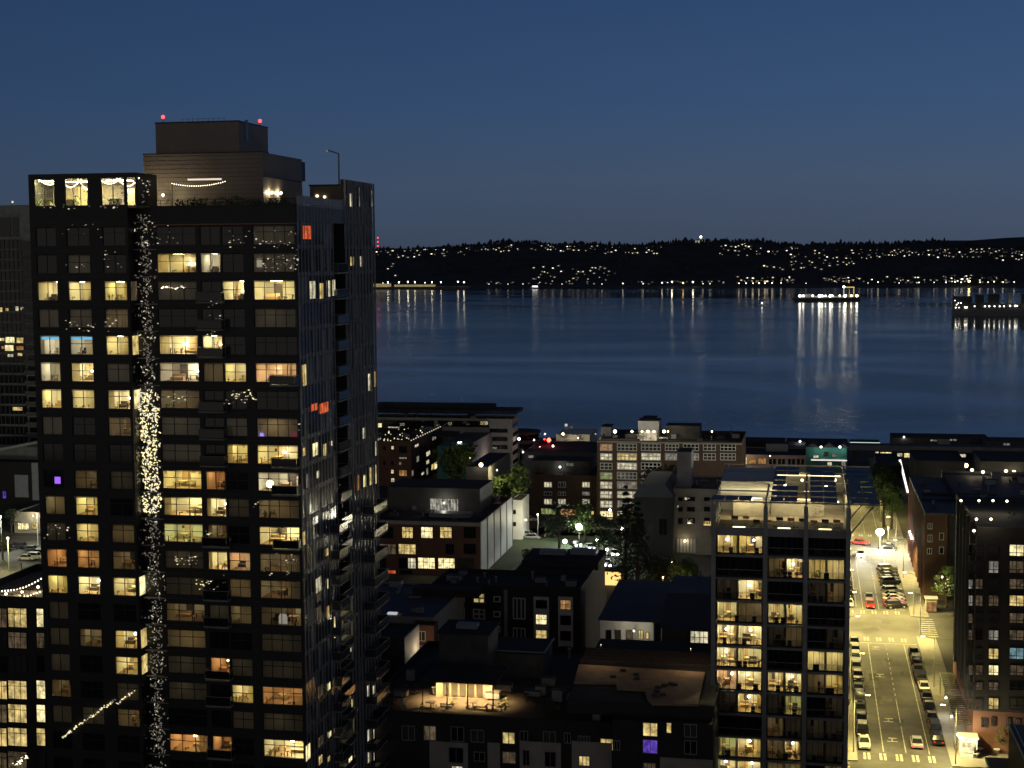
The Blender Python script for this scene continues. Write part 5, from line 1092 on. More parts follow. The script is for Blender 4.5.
# the pavilion: slab roof on thin posts over a lit room
pv = thing('roof_pavilion', 'open roof pavilion glowing warm under a thin slab roof', 'pavilion', (atY(460, 690, 194).x, 196, Z))
pa, pc = atY(421, 684, 192.5).x, atY(496, 684, 192.5).x; zr = atY(458, 683, 192.5).z
MB().box(pa, pc, 192.3, 200.5, zr, zr+.3, 'roofdk').build('roof', pv)
for px in (422.5, 447, 467.5, 493): p = atY(px, 690, 192.7); MB().bar((p.x, 192.7, Z), (p.x, 192.7, zr), .09, 'black', 6).build('post', pv)
wl = MB(); a, c = atY(436, 690, 197).x, atY(492, 690, 197).x; wl.box(a, c, 197, 197.2, Z, zr-.003, 'deck').box(a, a+.2, 197.21, 200.4, Z, zr-.003, 'deck').box(c-.2, c, 197.21, 200.4, Z, zr-.003, 'deck'); wl.build('wall', pv)
b = MB()
for i in range(5): x = a+1+i*(c-a-2)/5; b.box(x, x+(c-a-2)/5-.3, 196.9, 196.99, Z+.3, zr-.6, 'dimglass')
b.build('glazed_door', pv)
for i in range(5):
    x = pa+1.2+i*(pc-pa-2.4)/4; q = MB().box(x-.25, x+.25, 195.2, 195.7, zr-.07, zr-.003, emit('pavilion_downlight', (1, .68, .28), 16)).build('downlight', pv)
    l = bpy.data.lights.new('pavilion_light', 'SPOT'); l.energy = 2600; l.color = (1, .64, .26); l.spot_size = 2.25; l.spot_blend = .8; l.shadow_soft_size = .2
    lo = bpy.data.objects.new('pavilion_light', l); COL.objects.link(lo); lo.parent = q; lo.location = Vector((x, 195.4, zr-.2))-origin(pv)
for i, (px, py) in enumerate(((405, 690), (411, 694), (431, 707), (447, 706), (473, 707), (481, 709), (492, 709), (510, 692), (524, 699), (533, 702))):
    p = atZ(px, py, Z); q = thing('deck_lounger' if i % 2 else 'deck_table', '%s on the pavilion roof deck, %s from the left' % ('low dark lounger' if i % 2 else 'small dark table', ['first', 'second', 'third', 'fourth', 'fifth', 'sixth', 'seventh', 'eighth', 'ninth', 'tenth'][i]), 'lounger' if i % 2 else 'table', (p.x, p.y, Z), 'furniture on the pavilion roof deck')
    x, y = p.x, p.y
    if i % 2:
        MB().box(x-.9, x+.9, y-.35, y+.35, Z+.3, Z+.42, 'furn').build('seat', q); MB().prism([(x+.5, Z+.421), (x+.95, Z+.9), (x+1.02, Z+.86), (x+.62, Z+.421)], 'y', y-.35, y+.35, 'furn').build('backrest', q)
        for dx in (-.8, .8):
            for dy in (-.3, .3): MB().box(x+dx-.04, x+dx+.04, y+dy-.04, y+dy+.04, Z, Z+.298, 'black').build('leg', q)
    else:
        MB().box(x-.6, x+.6, y-.6, y+.6, Z+.7, Z+.76, 'furn').build('tabletop', q); MB().bar((x, y, Z), (x, y, Z+.7), .07, 'black', 6).build('leg', q)
b = MB(); rg = random.Random(12)
for i in range(16): p = atZ(rg.uniform(385, 560), rg.uniform(703, 712), Z); leaf_cloud(b, (p.x, p.y, Z+.5), .6, 36, 'leaf', rg, .16)
b.build('deck_planting', t)
b = MB()
for i in range(4):
    p = atZ(566+i*12, 699+i*1.5, Z); b.face([(p.x, p.y-.6, Z+.1), (p.x+1.3, p.y-.6, Z+.1), (p.x+1.5, p.y+.6, Z+.7), (p.x+.2, p.y+.6, Z+.7)], 'grey')
b.build('roof_hatch', t)
clutter(t, 12)
# right part with the plywood roof
t = bld('plywood_roof_block', 'dark block with an unfinished tan plywood roof below the mid-rise', 'apartment building', 612.5, 713, 722, 183, 34, mat('charcoal_render_b', (.028, .026, .025), .8), 'roofdk', par=.5)
wins(t, [(642.5, 658, 722.5, 736, 'y'), (666, 672, 722.5, 733, 'y', 1), (684, 697, 724, 737, 'dimglass'), (642.5, 658, 739.5, 753, 'p'), (684, 697, 741, 754, 0), (643, 656, 763, 770, 'd', 3), (602+12, 620, 740, 750, 0), (684, 691, 764, 770, 'o', 1)], 'steel')
MB().box(atY(660, 757, t['y']).x, t['x1'], t['y']-.12, t['y']-.003, 0, atY(660, 757, t['y']).z, 'cream').build('wall_panel', t)
Z = t['zt']-.45; b = MB()
def poly(pts, z, th, m): b.prism([tuple(atZ(px, py, z)[:2]) for px, py in pts], 'z', z, z+th, m)
z0 = Z+2.2
pts = [(574, 682), (616, 682.5), (617, 688), (645, 689.5), (647, 698), (652, 703), (698, 704), (705, 672), (640, 668), (579, 664)]
b = MB(); xy = [tuple(atZ(px, py, z0)[:2]) for px, py in pts]; b.prism(xy, 'z', z0-.3, z0, 'tan')
rg = random.Random(4)
b.build('plywood_deck', t)
b = MB()
for (px, py) in ((613, 677), (636, 675), (623, 671), (658, 688), (664, 686), (671, 684), (675, 685), (657, 692), (663, 695), (655, 696), (637, 679)):
    p = atZ(px, py, z0); MB().box(p.x-.35, p.x+.35, p.y-.3, p.y+.3, z0+.002, z0+.25, 'furn').build('material_stack', t)
b = MB(); x0 = atZ(578, 664, z0).x; y0 = atZ(640, 662, z0).y
b.box(atZ(574, 684, z0).x, t['x1'], atZ(640, 700, z0).y, t['y1']-.3, Z, z0-.31, 'roofdk'); b.build('roof_storey', t)
b = MB(); y = atZ(640, 664, z0).y
for i in range(5): b.box(x0, t['x1']-.2, y+.3+i*1.6, y+.5+i*1.6, z0-.3, z0+.15, 'furn')
b.build('roof_joist', t)
clutter(t, 6)
lw = atZ(690, 672, z0); lamp_at((lw.x, lw.y+1, z0+3), 170, (1, .75, .45), .04, t, 'roof_fill_lamp'); lw = atZ(600, 668, z0); lamp_at((lw.x, lw.y+1, z0+3), 80, (1, .75, .45), .04, t, 'roof_fill_lamp')  # added lamps with shrunken bulbs, in place of the mid-rise window light
# ------------------------------------------------------------------ street: roads, kerbs, markings
CL, CR = 7.4, 20.8
M['patch'] = mat('asphalt_patch', (.032, .031, .03), .85, var=.3); M['patch2'] = mat('worn_asphalt', (.085, .082, .075), .85, var=.3)
XST = [(204, 222), (297.5, 314.5), (384, 402)]          # the cross streets
def sheet(b, x0, x1, y0, y1, z, m): b.face([(x0, y0, z), (x1, y0, z), (x1, y1, z), (x0, y1, z)], m)
b = MB(); sheet(b, CL, CR, 150, 560, .02, 'asphalt'); struct('road', b)
for i, (a, c) in enumerate(XST):
    b = MB(); sheet(b, CR+.001, 95, a, c, .02, 'asphalt'); sheet(b, -300, CL-.001, a, c, .02, 'asphalt'); struct('cross_road', b)
b = MB(); ys = [150]+[v for s in XST for v in s]+[560]
for a, c in zip(ys[::2], ys[1::2]):
    b.box(jx1+.35, CL, a, c, 0, .14, 'side').box(CR, 24.4, a, c, 0, .14, 'side')
    b.box(-60, jx1+.34, a, c, 0, .13, 'side') if a > 380 else None
struct('pavement', b)
b = MB()
for y0, y1 in ((223, 296), (316, 383), (404, 520)):
    sheet(b, 9.9, 10.05, y0+6, y1-4, .035, 'paint') if y0 != 223 else None
    sheet(b, 11.25, 11.4, y0+4, y1-4, .035, 'paint')
    sheet(b, 17.95, 18.1, y0+4, y1-4, .035, 'paint')
    y = y0+4
    while y < y1-5:
        ln = 13 if y < y0+20 else 1.4; sheet(b, 14.55, 14.68, y, y+ln, .035, 'paint'); y += ln+1.9
for (a, c) in XST:      # ladder crossings on both sides of each junction, and on the side streets
    for yy in (a-4.2, c+1.2):
        x = CL+.9
        while x < CR-.8:
            sheet(b, x, x+.38, yy, yy+3, .035, 'paint'); sheet(b, x+.62, x+1.0, yy, yy+3, .035, 'paint'); x += 2.35
    sheet(b, CL+.4, CR-.4, a-6, a-5.6, .035, 'paint')
    for xx in (CR+1.2, CL-4.2):
        y = a+1
        while y < c-1: sheet(b, xx, xx+3, y, y+.55, .035, 'paint'); y += 1.75
for (x, y) in ((12.6, 268), (12.6, 287), (12.8, 242), (12.9, 232)):     # arrows and words worn to bars
    sheet(b, x-.8, x+.8, y, y+.35, .035, 'paint'); sheet(b, x-.55, x+.75, y+1.6, y+2, .035, 'paint'); sheet(b, x-.1, x+.08, y+.4, y+1.5, .035, 'paint')
rg = random.Random(71)
for _ in range(34):        # repair patches, oil stains and manhole covers
    x, y = rg.uniform(CL+2.5, CR-3.5), rg.uniform(215, 400); sheet(b, x, x+rg.uniform(.5, 2.2), y, y+rg.uniform(.8, 6), .026+rg.uniform(0, .004), 'patch' if rg.random() < .6 else 'patch2')
for _ in range(12):
    x, y = rg.uniform(CL+3, CR-3), rg.uniform(215, 400); b.prism([(x+.4*math.cos(k*.785), y+.4*math.sin(k*.785)) for k in range(8)], 'z', .031, .037, 'black')
for y in range(212, 400, 11): sheet(b, 14.2, 14.26, y, y+9, .033, 'patch')
struct('road_markings', b)
# ------------------------------------------------------------------ street lamps
SLP = MB(); SLP.bar((0, 0, 0), (0, 0, 8.6), .11, 'steel', 6, .07).bar((0, 0, 8.5), (1.9, 0, 8.9), .05, 'steel', 5); SLP = SLP.mesh('pole')
SLH = MB(); SLH.box(1.5, 2.4, -.17, .17, 8.86, 8.98, 'steel').box(1.6, 2.3, -.12, .12, 8.80, 8.855, emit('street_lamp_lens', (1, .78, .25), 40, False)); SLH = SLH.mesh('lamp_head')
ordn = ['first', 'second', 'third', 'fourth', 'fifth', 'sixth', 'seventh', 'eighth', 'ninth', 'tenth', 'eleventh', 'twelfth', 'thirteenth', 'fourteenth']
def street_lamp(x, y, label, e, col=(1, .79, .25), flip=False, group='street lamps along the lit street'):
    t = thing('street_lamp', label, 'street lamp', (x, y, .14), group); t.rotation_euler = (0, 0, math.pi if flip else 0)
    link('pole', SLP, t); link('lamp_head', SLH, t)
    l = bpy.data.lights.new('street_light', 'SPOT'); l.energy = e; l.color = col; l.spot_size = math.radians(158); l.spot_blend = .7; l.shadow_soft_size = .25
    lo = bpy.data.objects.new('street_light', l); COL.objects.link(lo); lo.parent = t; lo.location = (1.95, 0, 8.74)
    return t
EL_ = 15500
for i, y in enumerate((226, 250, 276, 296, 317, 340, 364, 404)): street_lamp(6.9, y, '%s grey street lamp from the near crossing on the left pavement of the lit street' % ordn[i], EL_*(.5 if y in (250, 276) else .75 if y in (340, 364) else 1.0 if y == 226 else 1.9))
for i, y in enumerate((223, 263, 297, 316, 352, 383)): street_lamp(21.4, y, '%s grey street lamp from the near crossing on the right pavement of the lit street' % ordn[i], EL_*(.5 if y in (263,) else 1.0 if y == 223 else 1.7), flip=True)
# the one dazzling lamp at the far junction
p = atY(880, 532, 386); t = thing('flood_lamp', 'dazzling white street flood lamp at the far junction', 'street lamp', (p.x, p.y, 0))
MB().bar((p.x, p.y, .1), (p.x, p.y, p.z-.4), .12, 'steel', 6).build('pole', t)
fb = emit('flood_bulb', (1, .97, .85), 60)
MB().ball((p.x, p.y, p.z), 1.0, fb, 16, 10, .8).build('lamp_head', t)
l = bpy.data.lights.new('flood_light', 'POINT'); l.energy = 34000; l.color = (1, .92, .68); l.shadow_soft_size = .9
lo = bpy.data.objects.new('flood_light', l); COL.objects.link(lo); lo.parent = t; lo.location = Vector((p.x, p.y-1.2, p.z))-t.location
street_lamp(10, 450, 'grey street lamp behind the solar trellis at the far end of the street', 20000); street_lamp(19.5, 425, 'grey street lamp beside the green lit tree at the far end of the street', 20000, flip=True)
# ------------------------------------------------------------------ cars
def car_meshes(kind):
    L_, Wd, H_ = {'sedan': (4.6, 1.82, 1.42), 'suv': (4.75, 1.92, 1.72), 'van': (5.2, 2., 2.05)}[kind]
    hw = Wd/2; nose = .72 if kind == 'sedan' else .95; b = MB(); xs = {}
    # body: lofted sections along y (front at -y)
    prof = [(-L_/2, .35, nose-.12), (-L_/2+.25, .26, nose), (-L_/2+1.15, .24, nose+.1), (-.2, .22, nose+.16), (L_/2-1.0, .24, nose+.15), (L_/2-.2, .28, nose+.08), (L_/2, .38, nose-.05)]
    rings = []
    for i, (y, z0, z1) in enumerate(prof):
        k = .86 if i in (0, len(prof)-1) else .96 if i in (1, len(prof)-2) else 1; w_ = hw*k
        rings.append([(-w_*.94, y, z0), (-w_, y, z0+.18), (-w_, y, z1-.16), (-w_*.9, y, z1), (w_*.9, y, z1), (w_, y, z1-.16), (w_, y, z0+.18), (w_*.94, y, z0)])
    mi = b.mid('carpaint')
    for r in rings: b.v += r
    for i in range(len(rings)-1):
        for k in range(8): b.f.append((i*8+k, (i+1)*8+k, (i+1)*8+(k+1) % 8, i*8+(k+1) % 8)); b.mi.append(mi)
    b.f.append(tuple(range(8))); b.mi.append(mi); b.f.append(tuple(range((len(rings)-1)*8, len(rings)*8))[::-1]); b.mi.append(mi)
    zb = nose+.12; f0, f1, r1, r0 = {'sedan': (-.95, -.25, 1.0, 1.75), 'suv': (-1.05, -.5, 1.85, 2.2), 'van': (-1.6, -1.1, 2.2, 2.5)}[kind]; zt = H_
    rf = MB(); wt, wb = hw*.72, hw*.9
    rf.box(-wt, wt, f1, r1, zt-.05, zt, 'carpaint')
    for s in (-1, 1):
        for (ya, yb2) in ((f0, f1), (r0, r1)): rf.bar((s*wb, ya, zb), (s*wt, yb2, zt-.03), .05, 'carpaint', 4)
    g = MB()
    g.face([(-wb, f0, zb), (wb, f0, zb), (wt, f1, zt-.06), (-wt, f1, zt-.06)], 'darkglass'); g.face([(wb, r0, zb), (-wb, r0, zb), (-wt, r1, zt-.06), (wt, r1, zt-.06)], 'darkglass')
    for s in (-1, 1): g.face([(s*wb, f0, zb), (s*wt, f1, zt-.06), (s*wt, r1, zt-.06), (s*wb, r0, zb)], 'darkglass')
    wh = MB(); wh.bar((-.11, 0, 0), (.11, 0, 0), .33, 'rubber', 14); wh.bar((-.118, 0, 0), (.118, 0, 0), .2, 'steel', 10)
    hl = MB().box(-.2, .2, -.04, .04, -.07, .07, 'white'); tl = MB().box(-.18, .18, -.04, .04, -.08, .08, mat('tail_lamp_red', (.4, .02, .02), .4))
    return dict(body=b.mesh('body'), roof=rf.mesh('roof'), window=g.mesh('window'), wheel=wh.mesh('wheel'), headlight=hl.mesh('headlight'), taillight=tl.mesh('taillight'), L=L_, W=Wd, nose=nose)
M['carpaint'] = mat('car_paint', (.3, .3, .3), .25, .2, var=.03)
PAINT = dict(black=(.008, .008, .01), white=(.7, .7, .69), silver=(.3, .31, .33), grey=(.06, .063, .068), red=(.3, .02, .02), blue=(.03, .06, .16))
PAINT = {k: mat('car_paint_'+k, v, .28, .15, var=.03) for k, v in PAINT.items()}
def make_car(kind):
    q = car_meshes(kind); t = thing(kind if kind != 'suv' else 'sport_utility_car', 'car', 'car'); 
    for n in ('body', 'roof'):
        o = link(n, q[n], t); o.material_slots[0].link = 'OBJECT'
    link('window', q['window'], t)
    for sx in (-1, 1):
        for y in (-q['L']/2+.85, q['L']/2-.85): link('wheel', q['wheel'], t, (sx*(q['W']/2-.1), y, .33))
        link('headlight', q['headlight'], t, (sx*.62, -q['L']/2-.02, q['nose']-.26)); link('taillight', q['taillight'], t, (sx*.62, q['L']/2+.02, q['nose']-.22))
    return t
PROTO = {k: make_car(k) for k in ('sedan', 'suv')}; USED = set()
def place_car(kind, x, y, rz, paint, label, group, z=.02):
    if kind in USED: t = copy_tree(PROTO[kind])
    else: t = PROTO[kind]; USED.add(kind)
    t.location = (x, y, z); t.rotation_euler = (0, 0, rz); tag(t, label, 'car', group)
    for c in t.children:
        if c.name.split('.')[0] in ('body', 'roof'): c.material_slots[0].link = 'OBJECT'; c.material_slots[0].material = PAINT[paint]
    return t
def row(px_y, x, kinds, paints, rz, where, group):
    for i, py in enumerate(px_y):
        p = atZ(868, py, 0); k = kinds[i % len(kinds)]; c = paints[i % len(paints)]
        place_car(k, x+rnd.uniform(-.1, .1), p.y, rz+rnd.uniform(-.03, .03), c, '%s %s parked %s from the near end of the row, %s' % (c, 'van' if k == 'van' else 'car', ordn[i], where), group)
def yrow(y0, n, step, *a):
    row([], *a)
def prow(y0, step, n, x, kinds, paints, rz, where, group):
    for i in range(n):
        k = kinds[i % len(kinds)]; c = paints[i % len(paints)]
        place_car(k, x+rnd.uniform(-.1, .1), y0+i*step+rnd.uniform(-.2, .2), rz+rnd.uniform(-.02, .02), c, '%s %s parked %s from the near end, %s' % (c, 'van' if k == 'van' else 'car', ordn[i], where), group)
prow(229.5, 5.75, 6, 8.6, ['sedan', 'suv', 'sedan', 'sedan', 'suv', 'sedan'], ['silver', 'black', 'black', 'black', 'black', 'grey'], 0, 'left kerb below the junction', 'cars parked along the left kerb')
prow(266.5, 5.8, 5, 8.7, ['sedan', 'sedan', 'suv', 'sedan', 'sedan'], ['black', 'grey', 'silver', 'black', 'black'], 0, 'left kerb just before the junction', 'cars parked along the left kerb near the junction')
prow(323, 6.3, 8, 8.6, ['sedan', 'suv', 'sedan', 'suv'], ['silver', 'black', 'grey', 'black', 'black', 'black', 'grey', 'black'], 0, 'left kerb beyond the junction', 'cars parked along the left kerb beyond the junction')
prow(233, 5.75, 6, 19.6, ['suv', 'suv', 'sedan', 'sedan', 'sedan', 'sedan'], ['black', 'black', 'grey', 'black', 'black', 'white'], math.pi, 'right kerb by the slatted awning', 'cars parked along the right kerb')
prow(267, 6, 4, 19.5, ['suv', 'sedan', 'suv', 'sedan'], ['black', 'grey', 'black', 'black'], math.pi, 'right kerb before the junction', 'cars parked along the right kerb before the junction')
for i in range(10):        # cars nosed in at an angle beyond the junction
    y = 322+i*3.5+(6 if i > 4 else 0); c = ['black', 'red', 'white', 'white', 'silver', 'grey', 'black', 'black', 'black', 'grey'][i]
    place_car(['suv', 'sedan', 'sedan', 'sedan', 'suv'][i % 5], 18.1, y, math.radians(112), c, '%s car nosed in at an angle, %s beyond the junction on the right' % (c, ordn[i]), 'cars parked at an angle beyond the junction')
def lights_on(t, head=True, s=12, r=.28):
    o = MB().ball((-.62, -2.45, .62), r, emit('headlight_glow', (1, .96, .88), s), 6, 4).ball((.62, -2.45, .62), r, emit('headlight_glow2', (1, .96, .88), s), 6, 4).build('lit_headlight', None); o.parent = t
def beam(t, e):
    l = bpy.data.lights.new('headlight_beam', 'SPOT'); l.energy = e; l.color = (1, .97, .92); l.spot_size = math.radians(40); l.spot_blend = .8; l.shadow_soft_size = .2
    lo = bpy.data.objects.new('headlight_beam', l); COL.objects.link(lo); lo.parent = t; lo.location = (0, -2.6, .75); lo.rotation_euler = (math.radians(84), 0, math.pi)
p = atZ(864, 556); t = place_car('sedan', 12.6, p.y, 0, 'white', 'white car with blazing headlights coming down the left lane', 'moving cars on the lit street'); lights_on(t, s=30, r=.45); beam(t, 9000)
p = atZ(875, 600); place_car('sedan', 12.9, p.y, 0, 'silver', 'silver car waiting at the junction crossing, left lane', 'moving cars on the lit street')
place_car('sedan', 12.9, p.y-6.5, 0, 'red', 'dark red car ahead of the silver one at the crossing', 'moving cars on the lit street')
p = atZ(912, 745); t = place_car('sedan', 16.4, p.y, math.pi, 'silver', 'silver car halted at the near crossing with red tail lamps', 'moving cars on the lit street')
MB().box(-.85, -.4, 2.3, 2.42, .45, .62, 'redlamp').box(.4, .85, 2.3, 2.42, .45, .62, 'redlamp').build('lit_taillight', None).parent = t
place_car('sedan', 13, 392, math.radians(88), 'red', 'red car crossing the far junction under the flood lamp', 'cars on the far cross street'); place_car('sedan', 19.5, 387.5, math.radians(-88), 'black', 'black car crossing the far junction toward the right', 'cars on the far cross street')
# ------------------------------------------------------------------ buildings on the right of the street
def sidewall(X, y0, y1, zt): pass
KX = 24.4
def KY(px, py, x=KX): return atX(px, py, x)
t = thing('right_block', 'large dark apartment block with a lit roof deck right of the street', 'apartment building', (44, 250, 0))
Yk = 229.; ztk = atY(985, 527, Yk).z; xk1 = 66; yk1 = 262
t['x0'], t['x1'], t['y'], t['zt'], t['y1'] = KX, xk1, Yk, ztk, yk1
MB().box(KX, xk1, Yk, yk1, 6.5, ztk-.8, 'brickdk').build('wall', t)
MB().box(KX+.05, xk1, Yk+.1, yk1, 0, 6.498, 'brickred').build('base_wall', t)
b = MB(); b.box(KX, xk1, Yk, Yk+.25, ztk-.798, ztk, 'brickdk').box(KX, KX+.25, Yk+.26, yk1, ztk-.798, ztk, 'brickdk'); b.build('parapet', t)
MB().box(KX+.26, xk1, Yk+.26, yk1, ztk-.798, ztk-.7, 'roofdk').build('roof', t)
rowsK = [(544.5, 556), (561, 573), (579, 589), (595, 606), (613, 623), (630, 640), (648, 659), (665, 675), (682, 690), (698, 709)]
colsK = [(968, 973), (975, 983), (988, 999), (1009, 1024), (1028, 1042)]
litK = {(0, 3): 'yb', (0, 2): 'dimglass', (1, 2): 'wd', (1, 3): 'd', (2, 3): 'd', (3, 1): 'd', (3, 2): 'd', (3, 3): 'y', (4, 3): 'd', (3, 0): 'wd', (6, 2): 'y', (6, 3): 'c', (7, 1): 'd', (7, 2): 'yb', (7, 3): 'd', (7, 0): 'd', (9, 1): 'd', (9, 2): 'y', (9, 0): 'd', (1, 1): 'dimglass', (0, 1): 'dimglass', (6, 1): 'dimglass'}
for ri, (d, e) in enumerate(rowsK):
    for ci, (a, c) in enumerate(colsK):
        wins(t, [(a, c, d, e, litK.get((ri, ci), ['darkglass', 'd', 'dimglass', 'wd', 'd', 'dimglass', 'd'][(ri*5+ci*3) % 7]), 2 if ci else 1)], tr=.3)
for (a, c, d, e) in ((981, 988, 718, 727), (991, 996, 717, 726), (1006, 1011, 718, 726), (1015, 1020, 719, 727)): wins(t, [(a, c, d, e, 'd')])
b = MB()      # street face: window bays
rg = random.Random(14)
for k in range(9):
    z = ztk-3.2-k*2.72
    if z < 7: break
    for i in range(6):
        y = Yk+2.6+i*5.2; g = rg.choice(['darkglass', 'darkglass', 'd', 'dimglass', 'w', 'wd', 'darkglass'])
        window(t, (KX-.1, y, z), 1.9, 1.6, 2, 0, 'frame', g, rz=-math.pi/2)
b = MB()
for i in range(5): b.box(KX-.5, KX-.003, Yk+5+i*5.2, Yk+5.25+i*5.2, 7, ztk-.1, 'black')
b.build('bay_fin', t)
zr = ztk-.68
for i, (px, py) in enumerate(((961, 500), (979, 500), (993, 500), (1007, 500.5), (976.5, 518.5), (991, 518.5), (974, 530))):
    p = atZ(px, py, ztk+1.4); p.y = min(p.y, yk1-1); lamp_at((p.x, p.y, ztk+1.3), 90, (1, .86, .58), .2, t, 'deck_lamp', 'bulb')
b = MB(); rg = random.Random(15)
for i in range(14): leaf_cloud(b, (rg.uniform(KX+3, xk1-16), rg.uniform(Yk+4, yk1-2), zr+.6), .8, 36, 'leafdk', rg, .18)
b.build('deck_planting', t)
MB().box(KX+12, KX+26, yk1-9, yk1-3, zr, zr+2.6, 'cream').box(KX+11.7, KX+26.3, yk1-9.3, yk1-2.7, zr+2.603, zr+2.8, 'roofdk').box(KX+14, KX+22, Yk+9, Yk+13, zr, zr+2.2, 'dkconc').build('roof_storey', t)
# slatted awning along the pavement
aw = thing('slatted_awning', 'long slatted metal awning over the bright pavement', 'awning', (22.3, 250, 0)); b = MB()
for i in range(26): y = 231+i*1.12; b.box(22.1, KX-.02, y, y+.4, 3.62, 3.72, 'dkconc')
b.build('slat', aw); MB().box(22.05, 22.2, 230.8, 260, 3.45, 3.61, 'steel').box(KX-.2, KX-.03, 230.8, 260, 3.45, 3.61, 'steel').build('beam', aw)
for y in (232, 241, 250, 259): MB().bar((22.12, y, .14), (22.12, y, 3.45), .07, 'steel', 6).build('post', aw)
for y in (227, 236, 246): lamp_at((21.9, y, 3.3), 700, (1, .93, .7), .14, aw, 'awning_lamp', 'bulbw')
# corner cafe plaza: bright wall, tables, mast with guy, purple lamp
b = MB(); b.box(23.5, 46, 222.2, 228.8, 0, .16, 'side'); struct('plaza_paving', b)
cw = thing('cafe_kiosk', 'small bright cream kiosk glowing on the street corner', 'kiosk', (24.2, 226, .16)); p = atZ(952, 748)
MB().box(22.3, 24.8, 226.3, 228.6, .16, 3.0, 'cream').build('wall', cw); MB().box(22.1, 25, 226.1, 228.8, 3.003, 3.15, 'white').build('roof', cw); MB().box(22.6, 24.5, 226.2, 226.29, .9, 2.4, 'yb').build('window', cw)
lamp_at((23.4, 225.3, 2.9), 1500, (1, .88, .5), .16, cw, 'kiosk_lamp', 'bulb')
p = atY(968, 740, 226.5); q = thing('purple_sign_lamp', 'small glowing purple sign lamp at the corner plaza', 'lamp', p); MB().box(p.x-.9, p.x+.9, p.y-.1, p.y+.1, p.z-.3, p.z+.3, emit('purple_neon', (.3, .2, 1), 3)).build('lamp_panel', q); MB().bar((p.x, p.y, .16), (p.x, p.y, p.z-.3), .06, 'steel', 6).build('post', q)
p = atZ(988, 747); zt = atY(988, 718, p.y).z; q = thing('plaza_mast', 'slim white mast with a slanting guy on the corner plaza', 'mast', (p.x, p.y, .16)); MB().bar((p.x, p.y, .16), (p.x, p.y, zt), .12, 'white', 6).build('pole', q); MB().bar((p.x-2.6, p.y-1, .16), (p.x, p.y, zt-.6), .07, 'white', 5).build('guy', q)
for i, (px, py) in enumerate(((972, 751), (980, 753), (990, 751), (997, 754), (976, 758), (985, 749))):
    p = atZ(px, py, .16); q = thing('cafe_table', 'pale cafe table on the corner plaza, %s from the kiosk' % ordn[i], 'table', p, 'tables on the corner plaza')
    MB().bar((p.x, p.y, .86), (p.x, p.y, .9), .5, 'white', 10).build('tabletop', q); MB().bar((p.x, p.y, .16), (p.x, p.y, .86), .05, 'steel', 5).build('leg', q)
lp = atZ(982, 752, .16); lamp_at((lp.x, lp.y+1, 4.2), 1600, (1, .9, .62), .12, aw, 'plaza_lamp', 'bulb'); lp = atZ(999, 752, .16); lamp_at((lp.x, lp.y+1, 4.2), 1000, (1, .9, .62), .12, aw, 'plaza_lamp', 'bulb')
p = atZ(1002, 753); tree('young_tree', 'small bright green tree beside the mast on the corner plaza', 'tree', p.x, p.y, 5, 2, 41, n=500)
def person(px, py, z, lab, col, seed):
    p = atZ(px, py, z); o = thing('person', lab, 'person', p); r = random.Random(seed); b = MB()
    me = bpy.data.meshes.new('body'); V = [(0, 0, .95), (0, 0, 1.2), (0, 0, 1.45), (0, 0, 1.56), (0, 0, 1.7), (.1, 0, .9), (.13, -.05, .5), (.12, .05, .05), (-.1, 0, .9), (-.13, .08, .5), (-.12, .18, .06), (.2, 0, 1.42), (.25, .03, 1.15), (.24, -.06, .92), (-.2, 0, 1.42), (-.25, .03, 1.15), (-.24, -.06, .92), (.12, -.12, .03), (-.12, .02, .03)]
    E_ = [(0, 1), (1, 2), (2, 3), (3, 4), (0, 5), (5, 6), (6, 7), (7, 17), (0, 8), (8, 9), (9, 10), (10, 18), (2, 11), (11, 12), (12, 13), (2, 14), (14, 15), (15, 16)]
    me.from_pydata(V, E_, []); ob = bpy.data.objects.new('body', me); COL.objects.link(ob); ob.parent = o
    mo = ob.modifiers.new('skin', 'SKIN'); R_ = [.15, .15, .16, .06, .115, .1, .075, .05, .1, .075, .05, .07, .05, .04, .07, .05, .04, .045, .045]
    for v, rr in zip(me.skin_vertices[0].data, R_): v.radius = (rr, rr)
    me.skin_vertices[0].data[0].use_root = True
    ob.modifiers.new('sub', 'SUBSURF').levels = 1; me.materials.append(mat('dark_coat', col, .9)); o.rotation_euler = (0, 0, r.uniform(0, 6)); return o
person(975, 758, .14, 'person in dark clothes standing on the corner plaza', (.02, .02, .025), 1); person(955, 751, .14, 'person in a grey coat beside the kiosk', (.08, .08, .09), 2); person(929, 633, .14, 'person waiting by the upper junction in a pale coat', (.4, .38, .35), 3)
# dark roof edge close by in the lower right corner
zc = 30; q = thing('near_roof', 'black roof with a pale metal edge in the lower right corner', 'building', (45, 150, 0))
a, c, d, e = atZ(1009, 724, zc), atZ(1031, 768, zc), atZ(987, 757, zc), atZ(993, 775, zc)
MB().prism([(a.x, a.y), (a.x+30, a.y), (a.x+30, c.y-20), (c.x, c.y-20), (c.x, c.y)], 'z', 0, zc, 'black').build('wall', q)
b = MB()
for k_ in (0, 1): b.bar((a.x-.1+k_*.5, a.y, zc+.05), (c.x-.1+k_*.5, c.y-8, zc+.05), .06, 'white', 4)
b.build('roof_edge', q)
b = thing('near_canopy', 'flat black canopy below the roof in the lower right corner', 'canopy', (38, 190, 0)); zc = 16
a, c = atZ(986, 757, zc), atZ(1030, 757, zc); MB().box(a.x, c.x+6, a.y-26, a.y, zc-.5, zc, 'black').build('roof', b)
for x in (a.x+.5, c.x): MB().bar((x, a.y-1, 0), (x, a.y-1, zc-.5), .15, 'steel', 6).build('post', b)
